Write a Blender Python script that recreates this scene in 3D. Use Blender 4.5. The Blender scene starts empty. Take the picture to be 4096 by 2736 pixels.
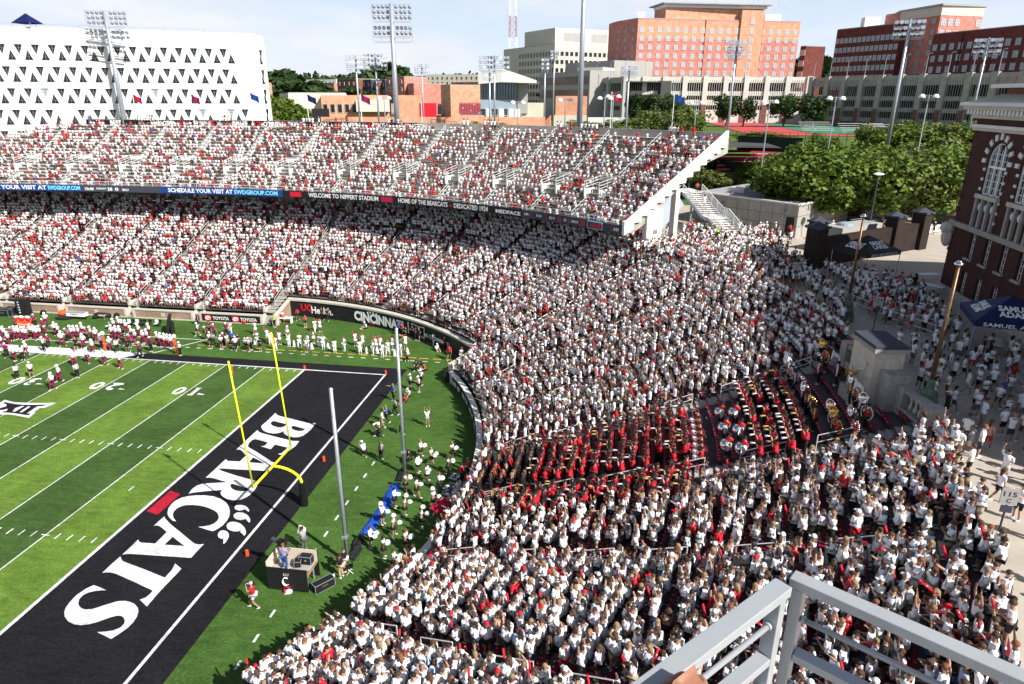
import bpy, math, random, json
import numpy as np
from mathutils import Vector, Matrix
from mathutils.geometry import tessellate_polygon
rng = np.random.default_rng(7); random.seed(7)
R = math.radians
sc = bpy.context.scene
col = sc.collection
# ------------------------------------------------------------------ camera
CAM = np.array([32.346, -14.993, 28.105]); YAW, PIT, ROL, FPX = R(98.445), R(-20.080), R(0.2215), 2689.0
_F = np.array([math.cos(PIT)*math.cos(YAW), math.cos(PIT)*math.sin(YAW), math.sin(PIT)])
_R = np.cross(_F, [0, 0, 1]); _R /= np.linalg.norm(_R); _U = np.cross(_R, _F)
_R2 = math.cos(ROL)*_R + math.sin(ROL)*_U; _U2 = -math.sin(ROL)*_R + math.cos(ROL)*_U
CM = np.array([_R2, _U2, -_F]).T
cam = bpy.data.cameras.new('camera'); co = bpy.data.objects.new('camera', cam); col.objects.link(co)
cam.sensor_width = 36; cam.lens = FPX/4096*36; cam.clip_start = .05; cam.clip_end = 8000
co.matrix_world = Matrix([[*CM[0], CAM[0]], [*CM[1], CAM[1]], [*CM[2], CAM[2]], [0, 0, 0, 1]])
sc.camera = co
# ------------------------------------------------------------------ sky, sun, exposure
SUN = np.array([12.3, -8.0, 12.15]); SUN /= np.linalg.norm(SUN)
w = bpy.data.worlds.new('World'); sc.world = w; w.use_nodes = True
nt = w.node_tree; N = nt.nodes; Lk = nt.links; N.clear()
out = N.new('ShaderNodeOutputWorld'); bg = N.new('ShaderNodeBackground'); sky = N.new('ShaderNodeTexSky')
sky.sky_type = 'NISHITA'; sky.sun_disc = False; sky.sun_elevation = math.asin(SUN[2]); sky.sun_rotation = math.atan2(SUN[0], SUN[1])
sky.air_density = 1.0; sky.dust_density = 1.2; sky.ozone_density = 1.6
tc = N.new('ShaderNodeTexCoord'); mp = N.new('ShaderNodeMapping'); mp.inputs['Scale'].default_value = (1, 1, 3.4)
n1 = N.new('ShaderNodeTexNoise'); n1.inputs['Scale'].default_value = 3.1; n1.inputs['Detail'].default_value = 9; n1.inputs['Roughness'].default_value = .56
cr = N.new('ShaderNodeValToRGB'); cr.color_ramp.elements[0].position = .42; cr.color_ramp.elements[1].position = .66
n2 = N.new('ShaderNodeTexNoise'); n2.inputs['Scale'].default_value = 9; n2.inputs['Detail'].default_value = 6
cc = N.new('ShaderNodeValToRGB'); cc.color_ramp.elements[0].color = (9.6, 10., 10.9, 1); cc.color_ramp.elements[1].color = (11.4, 11.3, 11.6, 1)
cc.color_ramp.elements[0].position = .3; cc.color_ramp.elements[1].position = .62
mx = N.new('ShaderNodeMix'); mx.data_type = 'RGBA'
mul = N.new('ShaderNodeMath'); mul.operation = 'MULTIPLY'; mul.inputs[1].default_value = .86
Lk.new(tc.outputs['Generated'], mp.inputs[0]); Lk.new(mp.outputs[0], n1.inputs['Vector']); Lk.new(mp.outputs[0], n2.inputs['Vector'])
Lk.new(n1.outputs[0], cr.inputs[0]); Lk.new(n2.outputs[0], cc.inputs[0])
sx = N.new('ShaderNodeSeparateXYZ'); Lk.new(tc.outputs['Generated'], sx.inputs[0])
def mrange(a, b, c, d):
    m = N.new('ShaderNodeMapRange'); m.interpolation_type = 'SMOOTHSTEP'; m.inputs[1].default_value = a; m.inputs[2].default_value = b; m.inputs[3].default_value = c; m.inputs[4].default_value = d; Lk.new(sx.outputs[2], m.inputs[0]); return m
hz = mrange(.0, .5, .96, .0); hm = N.new('ShaderNodeMix'); hm.data_type = 'RGBA'; hm.inputs[7].default_value = (8.9, 10.4, 12.4, 1); Lk.new(hz.outputs[0], hm.inputs[0]); Lk.new(sky.outputs[0], hm.inputs[6])
cm = mrange(.05, .7, .9, .12); Lk.new(cr.outputs[0], mul.inputs[0]); Lk.new(cm.outputs[0], mul.inputs[1]); Lk.new(mul.outputs[0], mx.inputs[0])
Lk.new(hm.outputs[2], mx.inputs[6]); Lk.new(cc.outputs[0], mx.inputs[7]); Lk.new(mx.outputs[2], bg.inputs[0])
bg.inputs[1].default_value = .055; Lk.new(bg.outputs[0], out.inputs[0])
sl = bpy.data.lights.new('sun', 'SUN'); sl.energy = 5; sl.angle = R(.53); sl.color = (1, .965, .9)
so = bpy.data.objects.new('sun', sl); col.objects.link(so); so.rotation_euler = Vector(SUN).to_track_quat('Z', 'Y').to_euler()
so.location = (60, -40, 80)
vs = sc.view_settings; vs.view_transform = 'Standard'; vs.look = 'None'; vs.exposure = .66; vs.gamma = 1; vs.use_curve_mapping = False
sc.cycles.use_denoising = True; sc.cycles.max_bounces = 5; sc.cycles.diffuse_bounces = 2; sc.cycles.transparent_max_bounces = 6
# ------------------------------------------------------------------ helpers
SC = 4096/2347.
def ray(u, v):
    return CM @ np.array([(u-2048)/FPX, -(v-1368)/FPX, -1.])
def GZ(u, v, z=0., s=1.):           # the point at height z seen at photo pixel (u, v)
    d = ray(u*s, v*s); return CAM + (z-CAM[2])/d[2]*d
def AT(u, v, D, s=1.):              # the point at horizontal distance D
    d = ray(u*s, v*s); return CAM + D/math.hypot(d[0], d[1])*d
def PJ(P):
    q = (np.atleast_2d(P)-CAM) @ CM; return np.c_[2048-FPX*q[:, 0]/q[:, 2], 1368+FPX*q[:, 1]/q[:, 2], -q[:, 2]]
def tag(o, label=None, cat=None, group=None, kind=None):
    if label: o['label'] = label
    if cat: o['category'] = cat
    if group: o['group'] = group
    if kind: o['kind'] = kind
    return o
def empty(name, loc=(0, 0, 0), rz=0., label=None, cat=None, group=None, parent=None):
    o = bpy.data.objects.new(name, None); col.objects.link(o); o.location = [float(a) for a in loc]; o.rotation_euler = (0, 0, rz)
    o.empty_display_size = .3; o.parent = parent
    return tag(o, label, cat, group)
class MB:
    def __init__(s): s.v = []; s.f = []; s.m = []; s.n = 0
    def add(s, vs, fs, mi=0):
        b = s.n; s.v.extend([tuple(map(float, p)) for p in vs]); s.n += len(vs)
        for f in fs: s.f.append(tuple(i+b for i in f)); s.m.append(mi)
        return s
    def box(s, c, d, rz=0., mi=0, M=None):
        x, y, z = d[0]/2, d[1]/2, d[2]/2
        P = [(-x, -y, -z), (x, -y, -z), (x, y, -z), (-x, y, -z), (-x, -y, z), (x, -y, z), (x, y, z), (-x, y, z)]
        if M is not None: P = [tuple(M @ Vector(p)) for p in P]
        elif rz:
            a, b = math.cos(rz), math.sin(rz); P = [(a*p[0]-b*p[1], b*p[0]+a*p[1], p[2]) for p in P]
        return s.add([(p[0]+c[0], p[1]+c[1], p[2]+c[2]) for p in P], [(3, 2, 1, 0), (4, 5, 6, 7), (0, 1, 5, 4), (1, 2, 6, 5), (2, 3, 7, 6), (3, 0, 4, 7)], mi)
    def bb(s, a, b, mi=0):
        return s.box([(a[i]+b[i])/2 for i in range(3)], [abs(b[i]-a[i]) for i in range(3)], mi=mi)
    def tube(s, p0, p1, r0, r1=None, n=8, mi=0, cap=True, ell=1.):
        r1 = r0 if r1 is None else r1; p0 = Vector(p0); p1 = Vector(p1); d = (p1-p0)
        if d.length < 1e-6: return s
        q = d.to_track_quat('Z', 'Y'); P = []
        for p, r in ((p0, r0), (p1, r1)):
            for k in range(n):
                a = 2*math.pi*k/n; P.append(tuple(p + q @ Vector((r*math.cos(a), r*ell*math.sin(a), 0))))
        F = [(k, (k+1) % n, n+(k+1) % n, n+k) for k in range(n)]
        if cap: F += [tuple(range(n-1, -1, -1)), tuple(range(n, 2*n))]
        return s.add(P, F, mi)
    def path(s, pts, r, n=6, mi=0):
        for a, b in zip(pts, pts[1:]): s.tube(a, b, r, r, n, mi)
        return s
    def bar(s, p0, p1, wd, ht, mi=0, up=(0, 0, 1)):   # rectangular bar between two points
        p0 = Vector(p0); p1 = Vector(p1); d = (p1-p0).normalized(); sd = d.cross(Vector(up))
        if sd.length < 1e-5: sd = Vector((1, 0, 0))
        sd.normalize(); u = sd.cross(d).normalized(); P = []
        for p in (p0, p1):
            for a, b in ((-1, -1), (1, -1), (1, 1), (-1, 1)): P.append(tuple(p+sd*(a*wd/2)+u*(b*ht/2)))
        return s.add(P, [(3, 2, 1, 0), (4, 5, 6, 7), (0, 1, 5, 4), (1, 2, 6, 5), (2, 3, 7, 6), (3, 0, 4, 7)], mi)
    def prism(s, poly, z0, z1, mi=0, bottom=True):
        n = len(poly); a = sum(poly[i][0]*poly[(i+1) % n][1]-poly[(i+1) % n][0]*poly[i][1] for i in range(n))
        if a < 0: poly = poly[::-1]
        P = [(p[0], p[1], z0) for p in poly]+[(p[0], p[1], z1) for p in poly]
        F = [(k, (k+1) % n, n+(k+1) % n, n+k) for k in range(n)]+[tuple(range(n, 2*n))]
        if bottom: F.append(tuple(range(n-1, -1, -1)))
        return s.add(P, F, mi)
    def lathe(s, c, prof, n=12, mi=0):
        P = []; F = []
        for r, z in prof:
            for k in range(n):
                a = 2*math.pi*k/n; P.append((c[0]+r*math.cos(a), c[1]+r*math.sin(a), c[2]+z))
        for i in range(len(prof)-1):
            for k in range(n):
                j = (k+1) % n; F.append((i*n+k, i*n+j, (i+1)*n+j, (i+1)*n+k))
        F.append(tuple(range(n-1, -1, -1))); F.append(tuple(range((len(prof)-1)*n, len(prof)*n)))
        return s.add(P, F, mi)
    def ball(s, c, r, n=8, m=5, mi=0, sx=1, sy=1, sz=1):
        P = [(c[0], c[1], c[2]-r*sz)]; F = []
        for i in range(1, m):
            t = math.pi*i/m
            for k in range(n):
                a = 2*math.pi*k/n; P.append((c[0]+r*sx*math.sin(t)*math.cos(a), c[1]+r*sy*math.sin(t)*math.sin(a), c[2]-r*sz*math.cos(t)))
        P.append((c[0], c[1], c[2]+r*sz)); L = len(P)-1
        for k in range(n):
            j = (k+1) % n; F.append((0, 1+j, 1+k)); F.append((L, 1+(m-2)*n+k, 1+(m-2)*n+j))
            for i in range(m-2): F.append((1+i*n+k, 1+i*n+j, 1+(i+1)*n+j, 1+(i+1)*n+k))
        return s.add(P, F, mi)
    def mesh(s, name, mats, smooth=False, org=None):
        me = bpy.data.meshes.new(name)
        v = s.v if org is None else [(p[0]-org[0], p[1]-org[1], p[2]-org[2]) for p in s.v]
        me.from_pydata(v, [], s.f)
        if not isinstance(mats, (list, tuple)): mats = [mats]
        for m in mats: me.materials.append(m)
        if len(mats) > 1: me.polygons.foreach_set('material_index', s.m)
        if smooth: me.polygons.foreach_set('use_smooth', [True]*len(s.f))
        me.update(); return me
    def build(s, name, mats, parent=None, label=None, cat=None, group=None, kind=None, smooth=False, org=None):
        if parent is not None and org is None and not any(parent.rotation_euler) and parent.parent is None: org = parent.location
        o = bpy.data.objects.new(name, s.mesh(name, mats, smooth, org)); col.objects.link(o); o.parent = parent
        return tag(o, label, cat, group, kind)
def inst(name, me, loc, rz=0., parent=None, scale=None, color=None):
    o = bpy.data.objects.new(name, me); col.objects.link(o); o.location = loc; o.rotation_euler = (0, 0, rz) if not hasattr(rz, '__len__') else rz
    if scale is not None: o.scale = scale if hasattr(scale, '__len__') else (scale,)*3
    if color is not None: o.color = (*color[:3], 1)
    o.parent = parent; return o
def copy_tree(o, loc=None, rz=None, parent=None):
    c = o.copy(); col.objects.link(c)
    if parent is not None: c.parent = parent
    if loc is not None: c.location = loc
    if rz is not None: c.rotation_euler = (0, 0, rz)
    for ch in list(o.children): copy_tree(ch, parent=c)
    return c
# ------------------------------------------------------------------ materials
MAT = {}
def mat(name, c, rough=.8, noise=0., nscale=5., metal=0., bump=0., bscale=None, c2=None, objcol=False, attr=None, spec=.3, stretch=None, coat=0.):
    m = bpy.data.materials.new(name); m.use_nodes = True; t = m.node_tree; b = t.nodes['Principled BSDF']
    b.inputs['Roughness'].default_value = rough; b.inputs['Metallic'].default_value = metal; b.inputs['Specular IOR Level'].default_value = spec
    b.inputs['Coat Weight'].default_value = coat
    b.inputs['Base Color'].default_value = (*c, 1); src = None
    if objcol: i = t.nodes.new('ShaderNodeObjectInfo'); src = i.outputs['Color']
    if attr: i = t.nodes.new('ShaderNodeAttribute'); i.attribute_name = attr; src = i.outputs['Color']
    if noise or bump:
        tcn = t.nodes.new('ShaderNodeTexCoord'); vec = tcn.outputs['Object']
        if stretch:
            mm = t.nodes.new('ShaderNodeMapping'); mm.inputs['Scale'].default_value = stretch; t.links.new(vec, mm.inputs[0]); vec = mm.outputs[0]
        nn = t.nodes.new('ShaderNodeTexNoise'); nn.inputs['Scale'].default_value = nscale; nn.inputs['Detail'].default_value = 5; nn.inputs['Roughness'].default_value = .65
        t.links.new(vec, nn.inputs['Vector'])
    if noise:
        mr = t.nodes.new('ShaderNodeMapRange'); mr.inputs[1].default_value = .25; mr.inputs[2].default_value = .75
        t.links.new(nn.outputs[0], mr.inputs[0])
        if c2 is not None:
            mi = t.nodes.new('ShaderNodeMix'); mi.data_type = 'RGBA'; mi.inputs[6].default_value = (*c, 1); mi.inputs[7].default_value = (*c2, 1)
            t.links.new(mr.outputs[0], mi.inputs[0]); t.links.new(mi.outputs[2], b.inputs['Base Color'])
        else:
            mr.inputs[3].default_value = 1-noise; mr.inputs[4].default_value = 1+noise
            mi = t.nodes.new('ShaderNodeMix'); mi.data_type = 'RGBA'; mi.blend_type = 'MULTIPLY'; mi.inputs[0].default_value = 1
            if src is not None: t.links.new(src, mi.inputs[6])
            else: mi.inputs[6].default_value = (*c, 1)
            t.links.new(mr.outputs[0], mi.inputs[7]); t.links.new(mi.outputs[2], b.inputs['Base Color'])
    elif src is not None: t.links.new(src, b.inputs['Base Color'])
    if bump:
        bp = t.nodes.new('ShaderNodeBump'); bp.inputs['Strength'].default_value = bump; bp.inputs['Distance'].default_value = .05
        if bscale:
            n3 = t.nodes.new('ShaderNodeTexNoise'); n3.inputs['Scale'].default_value = bscale; n3.inputs['Detail'].default_value = 4; t.links.new(vec, n3.inputs['Vector'])
            t.links.new(n3.outputs[0], bp.inputs['Height'])
        else: t.links.new(nn.outputs[0], bp.inputs['Height'])
        t.links.new(bp.outputs[0], b.inputs['Normal'])
    MAT[name] = m; return m
def brick_mat(name, c1, c2, mortar, sx=.22, sy=.075, face='xz', mort=.012, bump=.3):
    m = bpy.data.materials.new(name); m.use_nodes = True; t = m.node_tree; b = t.nodes['Principled BSDF']; b.inputs['Roughness'].default_value = .9; b.inputs['Specular IOR Level'].default_value = .15
    g = t.nodes.new('ShaderNodeNewGeometry'); sp = t.nodes.new('ShaderNodeSeparateXYZ'); tcn = t.nodes.new('ShaderNodeTexCoord'); t.links.new(tcn.outputs['Object'], sp.inputs[0])
    ad = t.nodes.new('ShaderNodeMath'); ad.operation = 'ADD'; t.links.new(sp.outputs[0], ad.inputs[0]); t.links.new(sp.outputs[1], ad.inputs[1])
    cb = t.nodes.new('ShaderNodeCombineXYZ'); t.links.new(ad.outputs[0], cb.inputs[0]); t.links.new(sp.outputs[2], cb.inputs[1])
    bt = t.nodes.new('ShaderNodeTexBrick'); bt.inputs['Color1'].default_value = (*c1, 1); bt.inputs['Color2'].default_value = (*c2, 1); bt.inputs['Mortar'].default_value = (*mortar, 1)
    bt.inputs['Scale'].default_value = 1; bt.inputs['Mortar Size'].default_value = mort; bt.inputs['Brick Width'].default_value = sx; bt.inputs['Row Height'].default_value = sy
    t.links.new(cb.outputs[0], bt.inputs['Vector'])
    nn = t.nodes.new('ShaderNodeTexNoise'); nn.inputs['Scale'].default_value = .7; nn.inputs['Detail'].default_value = 6; t.links.new(tcn.outputs['Object'], nn.inputs['Vector'])
    mr = t.nodes.new('ShaderNodeMapRange'); mr.inputs[1].default_value = .3; mr.inputs[2].default_value = .7; mr.inputs[3].default_value = .8; mr.inputs[4].default_value = 1.2; t.links.new(nn.outputs[0], mr.inputs[0])
    mi = t.nodes.new('ShaderNodeMix'); mi.data_type = 'RGBA'; mi.blend_type = 'MULTIPLY'; mi.inputs[0].default_value = 1
    t.links.new(bt.outputs[0], mi.inputs[6]); t.links.new(mr.outputs[0], mi.inputs[7]); t.links.new(mi.outputs[2], b.inputs['Base Color'])
    MAT[name] = m; return m
def turf_mat(name, a, b2, striped=False):
    m = bpy.data.materials.new(name); m.use_nodes = True; t = m.node_tree; b = t.nodes['Principled BSDF']; b.inputs['Roughness'].default_value = .85; b.inputs['Specular IOR Level'].default_value = .12
    tcn = t.nodes.new('ShaderNodeTexCoord')
    def noise(scale, det, st=None, rough=.6):
        n = t.nodes.new('ShaderNodeTexNoise'); n.inputs['Scale'].default_value = scale; n.inputs['Detail'].default_value = det; n.inputs['Roughness'].default_value = rough
        if st:
            mm = t.nodes.new('ShaderNodeMapping'); mm.inputs['Scale'].default_value = st; t.links.new(tcn.outputs['Object'], mm.inputs[0]); t.links.new(mm.outputs[0], n.inputs['Vector'])
        else: t.links.new(tcn.outputs['Object'], n.inputs['Vector'])
        return n
    nA = noise(5, 6, (1, 1.7, 1), .75); nB = noise(.22, 4); nC = noise(1.5, 4, (.6, 1.6, 1))
    r = t.nodes.new('ShaderNodeMapRange'); r.inputs[1].default_value = .36; r.inputs[2].default_value = .64; t.links.new(nA.outputs[0], r.inputs[0])
    mi = t.nodes.new('ShaderNodeMix'); mi.data_type = 'RGBA'; mi.inputs[6].default_value = (*a, 1); mi.inputs[7].default_value = (*b2, 1); t.links.new(r.outputs[0], mi.inputs[0])
    ad = t.nodes.new('ShaderNodeMath'); ad.operation = 'ADD'; t.links.new(nB.outputs[0], ad.inputs[0]); t.links.new(nC.outputs[0], ad.inputs[1])
    r2 = t.nodes.new('ShaderNodeMapRange'); r2.inputs[1].default_value = .75; r2.inputs[2].default_value = 1.25; r2.inputs[3].default_value = .72; r2.inputs[4].default_value = 1.28; t.links.new(ad.outputs[0], r2.inputs[0])
    m2 = t.nodes.new('ShaderNodeMix'); m2.data_type = 'RGBA'; m2.blend_type = 'MULTIPLY'; m2.inputs[0].default_value = 1; t.links.new(mi.outputs[2], m2.inputs[6]); t.links.new(r2.outputs[0], m2.inputs[7])
    t.links.new(m2.outputs[2], b.inputs['Base Color'])
    bp = t.nodes.new('ShaderNodeBump'); bp.inputs['Strength'].default_value = .9; bp.inputs['Distance'].default_value = .09; t.links.new(nA.outputs[0], bp.inputs['Height']); t.links.new(bp.outputs[0], b.inputs['Normal'])
    MAT[name] = m; return m
turf_mat('turf_light', (.07, .14, .02), (.16, .26, .04)); turf_mat('turf_dark', (.026, .068, .016), (.075, .135, .03)); turf_mat('turf_mid', (.03, .08, .015), (.08, .155, .03))
turf_mat('turf_black', (.006, .006, .008), (.02, .02, .025)); turf_mat('turf_white', (.5, .5, .5), (.9, .9, .9)); turf_mat('turf_red', (.3, .008, .02), (.55, .02, .05)); turf_mat('turf_orange', (.6, .3, .02), (.9, .5, .05))
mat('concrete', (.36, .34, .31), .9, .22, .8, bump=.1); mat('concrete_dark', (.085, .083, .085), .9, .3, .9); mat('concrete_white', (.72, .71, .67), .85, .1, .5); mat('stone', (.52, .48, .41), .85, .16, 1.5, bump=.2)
mat('stone_grey', (.33, .31, .29), .9, .25, 2.2, bump=.4, bscale=9); mat('plaza', (.42, .37, .31), .9, .15, .6); mat('white_paint', (.8, .8, .8), .5); mat('rail_white', (.72, .73, .72), .35, metal=.2)
mat('alu', (.62, .63, .63), .4, .08, 3, metal=.35); mat('bench_black', (.03, .028, .03), .55, .3, 4); mat('bench_red', (.2, .006, .025), .5, .2, 4); mat('black', (.012, .012, .014), .6, .3, 3); mat('black_gloss', (.01, .01, .012), .25)
mat('banner_black', (.014, .014, .016), .55, .25, 1.2); mat('white', (.85, .85, .85), .6); mat('red', (.62, .012, .03), .5); mat('crimson', (.42, .01, .05), .6); mat('yellow', (.9, .95, .02), .4, .05, 3)
mat('orange', (.9, .1, .02), .5); mat('blue', (.01, .07, .42), .6, .15, 2); mat('navy', (.006, .014, .08), .6, .2, 1.5); mat('board_blue', (.01, .055, .25), .4); mat('cyan', (.25, .75, .9), .4)
mat('galv', (.42, .45, .5), .4, .12, 2, metal=.5); mat('glass', (.012, .016, .02), .12, spec=.5); mat('glass_pale', (.3, .36, .42), .15, spec=.8); mat('glass_blue', (.08, .14, .18), .1, .4, .5, spec=.9)
mat('lamp_glass', (.9, .9, .88), .2, spec=.6); mat('bronze', (.16, .1, .05), .4, .4, 6, metal=.5); mat('verdigris', (.1, .14, .11), .7, .4, 4, metal=.2); mat('brass', (.75, .5, .16), .22, metal=1.); mat('chrome', (.8, .8, .8), .15, metal=1.)
mat('bark', (.07, .05, .035), .95, .3, 6, bump=.4); mat('asphalt', (.06, .06, .06), .95, .2, 1); mat('mulch', (.13, .075, .05), .95, .4, 2, bump=.5); mat('track_red', (.45, .07, .07), .9, .15, 1); mat('court_green', (.06, .2, .11), .8, .1, 1)
mat('grass', (.03, .07, .012), .95, 1, .6, c2=(.12, .17, .03), bump=.5, bscale=3); mat('campus_ground', (.1, .12, .05), .95, 1, .03, c2=(.22, .2, .16)); mat('roof_grey', (.3, .3, .3), .9, .15, .6)
mat('wood', (.3, .19, .1), .8, .3, 5); mat('tan', (.6, .52, .42), .7); mat('rail_grey', (.40, .42, .44), .38, .06, 7, metal=.25, bump=.03); mat('skin', (.3, .14, .085), .55, .2, 30); mat('sleeve', (.35, .4, .48), .9)
mat('brown_flag', (.25, .01, .08), .7); mat('seat_pale', (.6, .46, .47), .6, .1, 1); mat('wall_cream', (.6, .55, .46), .9, .1, .2); mat('wall_grey', (.36, .35, .33), .9, .1, .3); mat('slate', (.05, .055, .075), .8)
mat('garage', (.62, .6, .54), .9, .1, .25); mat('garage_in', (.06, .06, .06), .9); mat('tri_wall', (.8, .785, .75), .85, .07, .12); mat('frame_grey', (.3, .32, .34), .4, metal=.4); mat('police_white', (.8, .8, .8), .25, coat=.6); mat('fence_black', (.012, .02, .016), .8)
brick_mat('brick_field', (.33, .17, .1), (.2, .1, .07), (.42, .36, .3)); brick_mat('brick_hall', (.085, .03, .024), (.06, .022, .02), (.05, .035, .03), .24, .09)
brick_mat('brick_gate', (.05, .03, .025), (.03, .018, .016), (.02, .02, .02)); brick_mat('brick_tennis', (.24, .085, .055), (.19, .065, .045), (.2, .12, .1)); brick_mat('brick_orange', (.66, .31, .19), (.6, .27, .17), (.62, .4, .3), .6, .2, mort=.01)
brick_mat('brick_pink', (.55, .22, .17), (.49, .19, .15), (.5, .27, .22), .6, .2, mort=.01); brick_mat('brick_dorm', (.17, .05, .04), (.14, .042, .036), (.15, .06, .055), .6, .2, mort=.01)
mat('person', (1, 1, 1), .75, .12, 9, attr='pcol'); mat('cloth', (1, 1, 1), .8, .1, 14, objcol=True, bump=.25, bscale=9); mat('skin_any', (1, 1, 1), .55, .06, 10, objcol=True, spec=.35); mat('hair_any', (1, 1, 1), .7, .35, 40, objcol=True, bump=.4)
mat('shoe', (.75, .75, .75), .6); mat('eye', (.02, .015, .015), .4); mat('neon', (.45, .95, .03), .6); mat('foil_red', (.65, .01, .03), .18, spec=.6)
def leaf_mat(name, a, b2):
    m = bpy.data.materials.new(name); m.use_nodes = True; t = m.node_tree; b = t.nodes['Principled BSDF']; b.inputs['Roughness'].default_value = .6; b.inputs['Specular IOR Level'].default_value = .25
    at = t.nodes.new('ShaderNodeAttribute'); at.attribute_name = 'tone'
    mi = t.nodes.new('ShaderNodeMix'); mi.data_type = 'RGBA'; mi.inputs[6].default_value = (*a, 1); mi.inputs[7].default_value = (*b2, 1); t.links.new(at.outputs['Fac'], mi.inputs[0])
    t.links.new(mi.outputs[2], b.inputs['Base Color'])
    tr = t.nodes.new('ShaderNodeBsdfTranslucent'); t.links.new(mi.outputs[2], tr.inputs[0]); ms = t.nodes.new('ShaderNodeMixShader'); ms.inputs[0].default_value = .22
    o = t.nodes['Material Output']; t.links.new(b.outputs[0], ms.inputs[1]); t.links.new(tr.outputs[0], ms.inputs[2]); t.links.new(ms.outputs[0], o.inputs[0]); MAT[name] = m
leaf_mat('leaf', (.035, .085, .01), (.2, .25, .035)); leaf_mat('leaf_yellow', (.12, .14, .02), (.3, .26, .05)); leaf_mat('leaf_olive', (.06, .09, .02), (.21, .24, .06)); leaf_mat('leaf_dark', (.016, .04, .012), (.06, .1, .02))
M = MAT
# ------------------------------------------------------------------ flat text
_tc = {}
def text2d(s, bold=.012):
    k = (s, bold)
    if k in _tc: return _tc[k]
    cu = bpy.data.curves.new('t', 'FONT'); cu.body = s; cu.resolution_u = 2; cu.offset = bold; o = bpy.data.objects.new('t', cu)
    me = o.to_mesh(); V = np.array([v.co[:2] for v in me.vertices]).reshape(-1, 2); F = [tuple(p.vertices) for p in me.polygons]; o.to_mesh_clear()
    bpy.data.objects.remove(o); bpy.data.curves.remove(cu)
    if len(V):
        lo, hi = V.min(0), V.max(0); V = (V-[lo[0], 0])/.69; V = V  # cap height 1
        wd = (hi[0]-lo[0])/.69
    else: wd = 0
    _tc[k] = (V, F, wd); return _tc[k]
def put_text(mb, s, O, U, Vd, h, width=None, mi=0, bold=.012, center=False):
    V, F, wd = text2d(s, bold); O = np.array(O, float); U = np.array(U, float); Vd = np.array(Vd, float)
    sx = h if width is None else width/wd
    off = -wd*sx/2 if center else 0
    mb.add([O+U*(p[0]*sx+off)+Vd*(p[1]*h) for p in V], F, mi); return wd*sx
def poly_fill(mb, loops, fn, mi=0, flip=False):
    L3 = [[Vector((p[0], p[1], 0)) for p in l] for l in loops]; T = tessellate_polygon(L3); P = [p for l in loops for p in l]
    fs = []
    for a, b, c in T:
        ar = (P[b][0]-P[a][0])*(P[c][1]-P[a][1])-(P[c][0]-P[a][0])*(P[b][1]-P[a][1])
        f = (a, b, c) if ar > 0 else (a, c, b)
        fs.append(f[::-1] if flip else f)
    mb.add([fn(p) for p in P], fs, mi)
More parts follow.
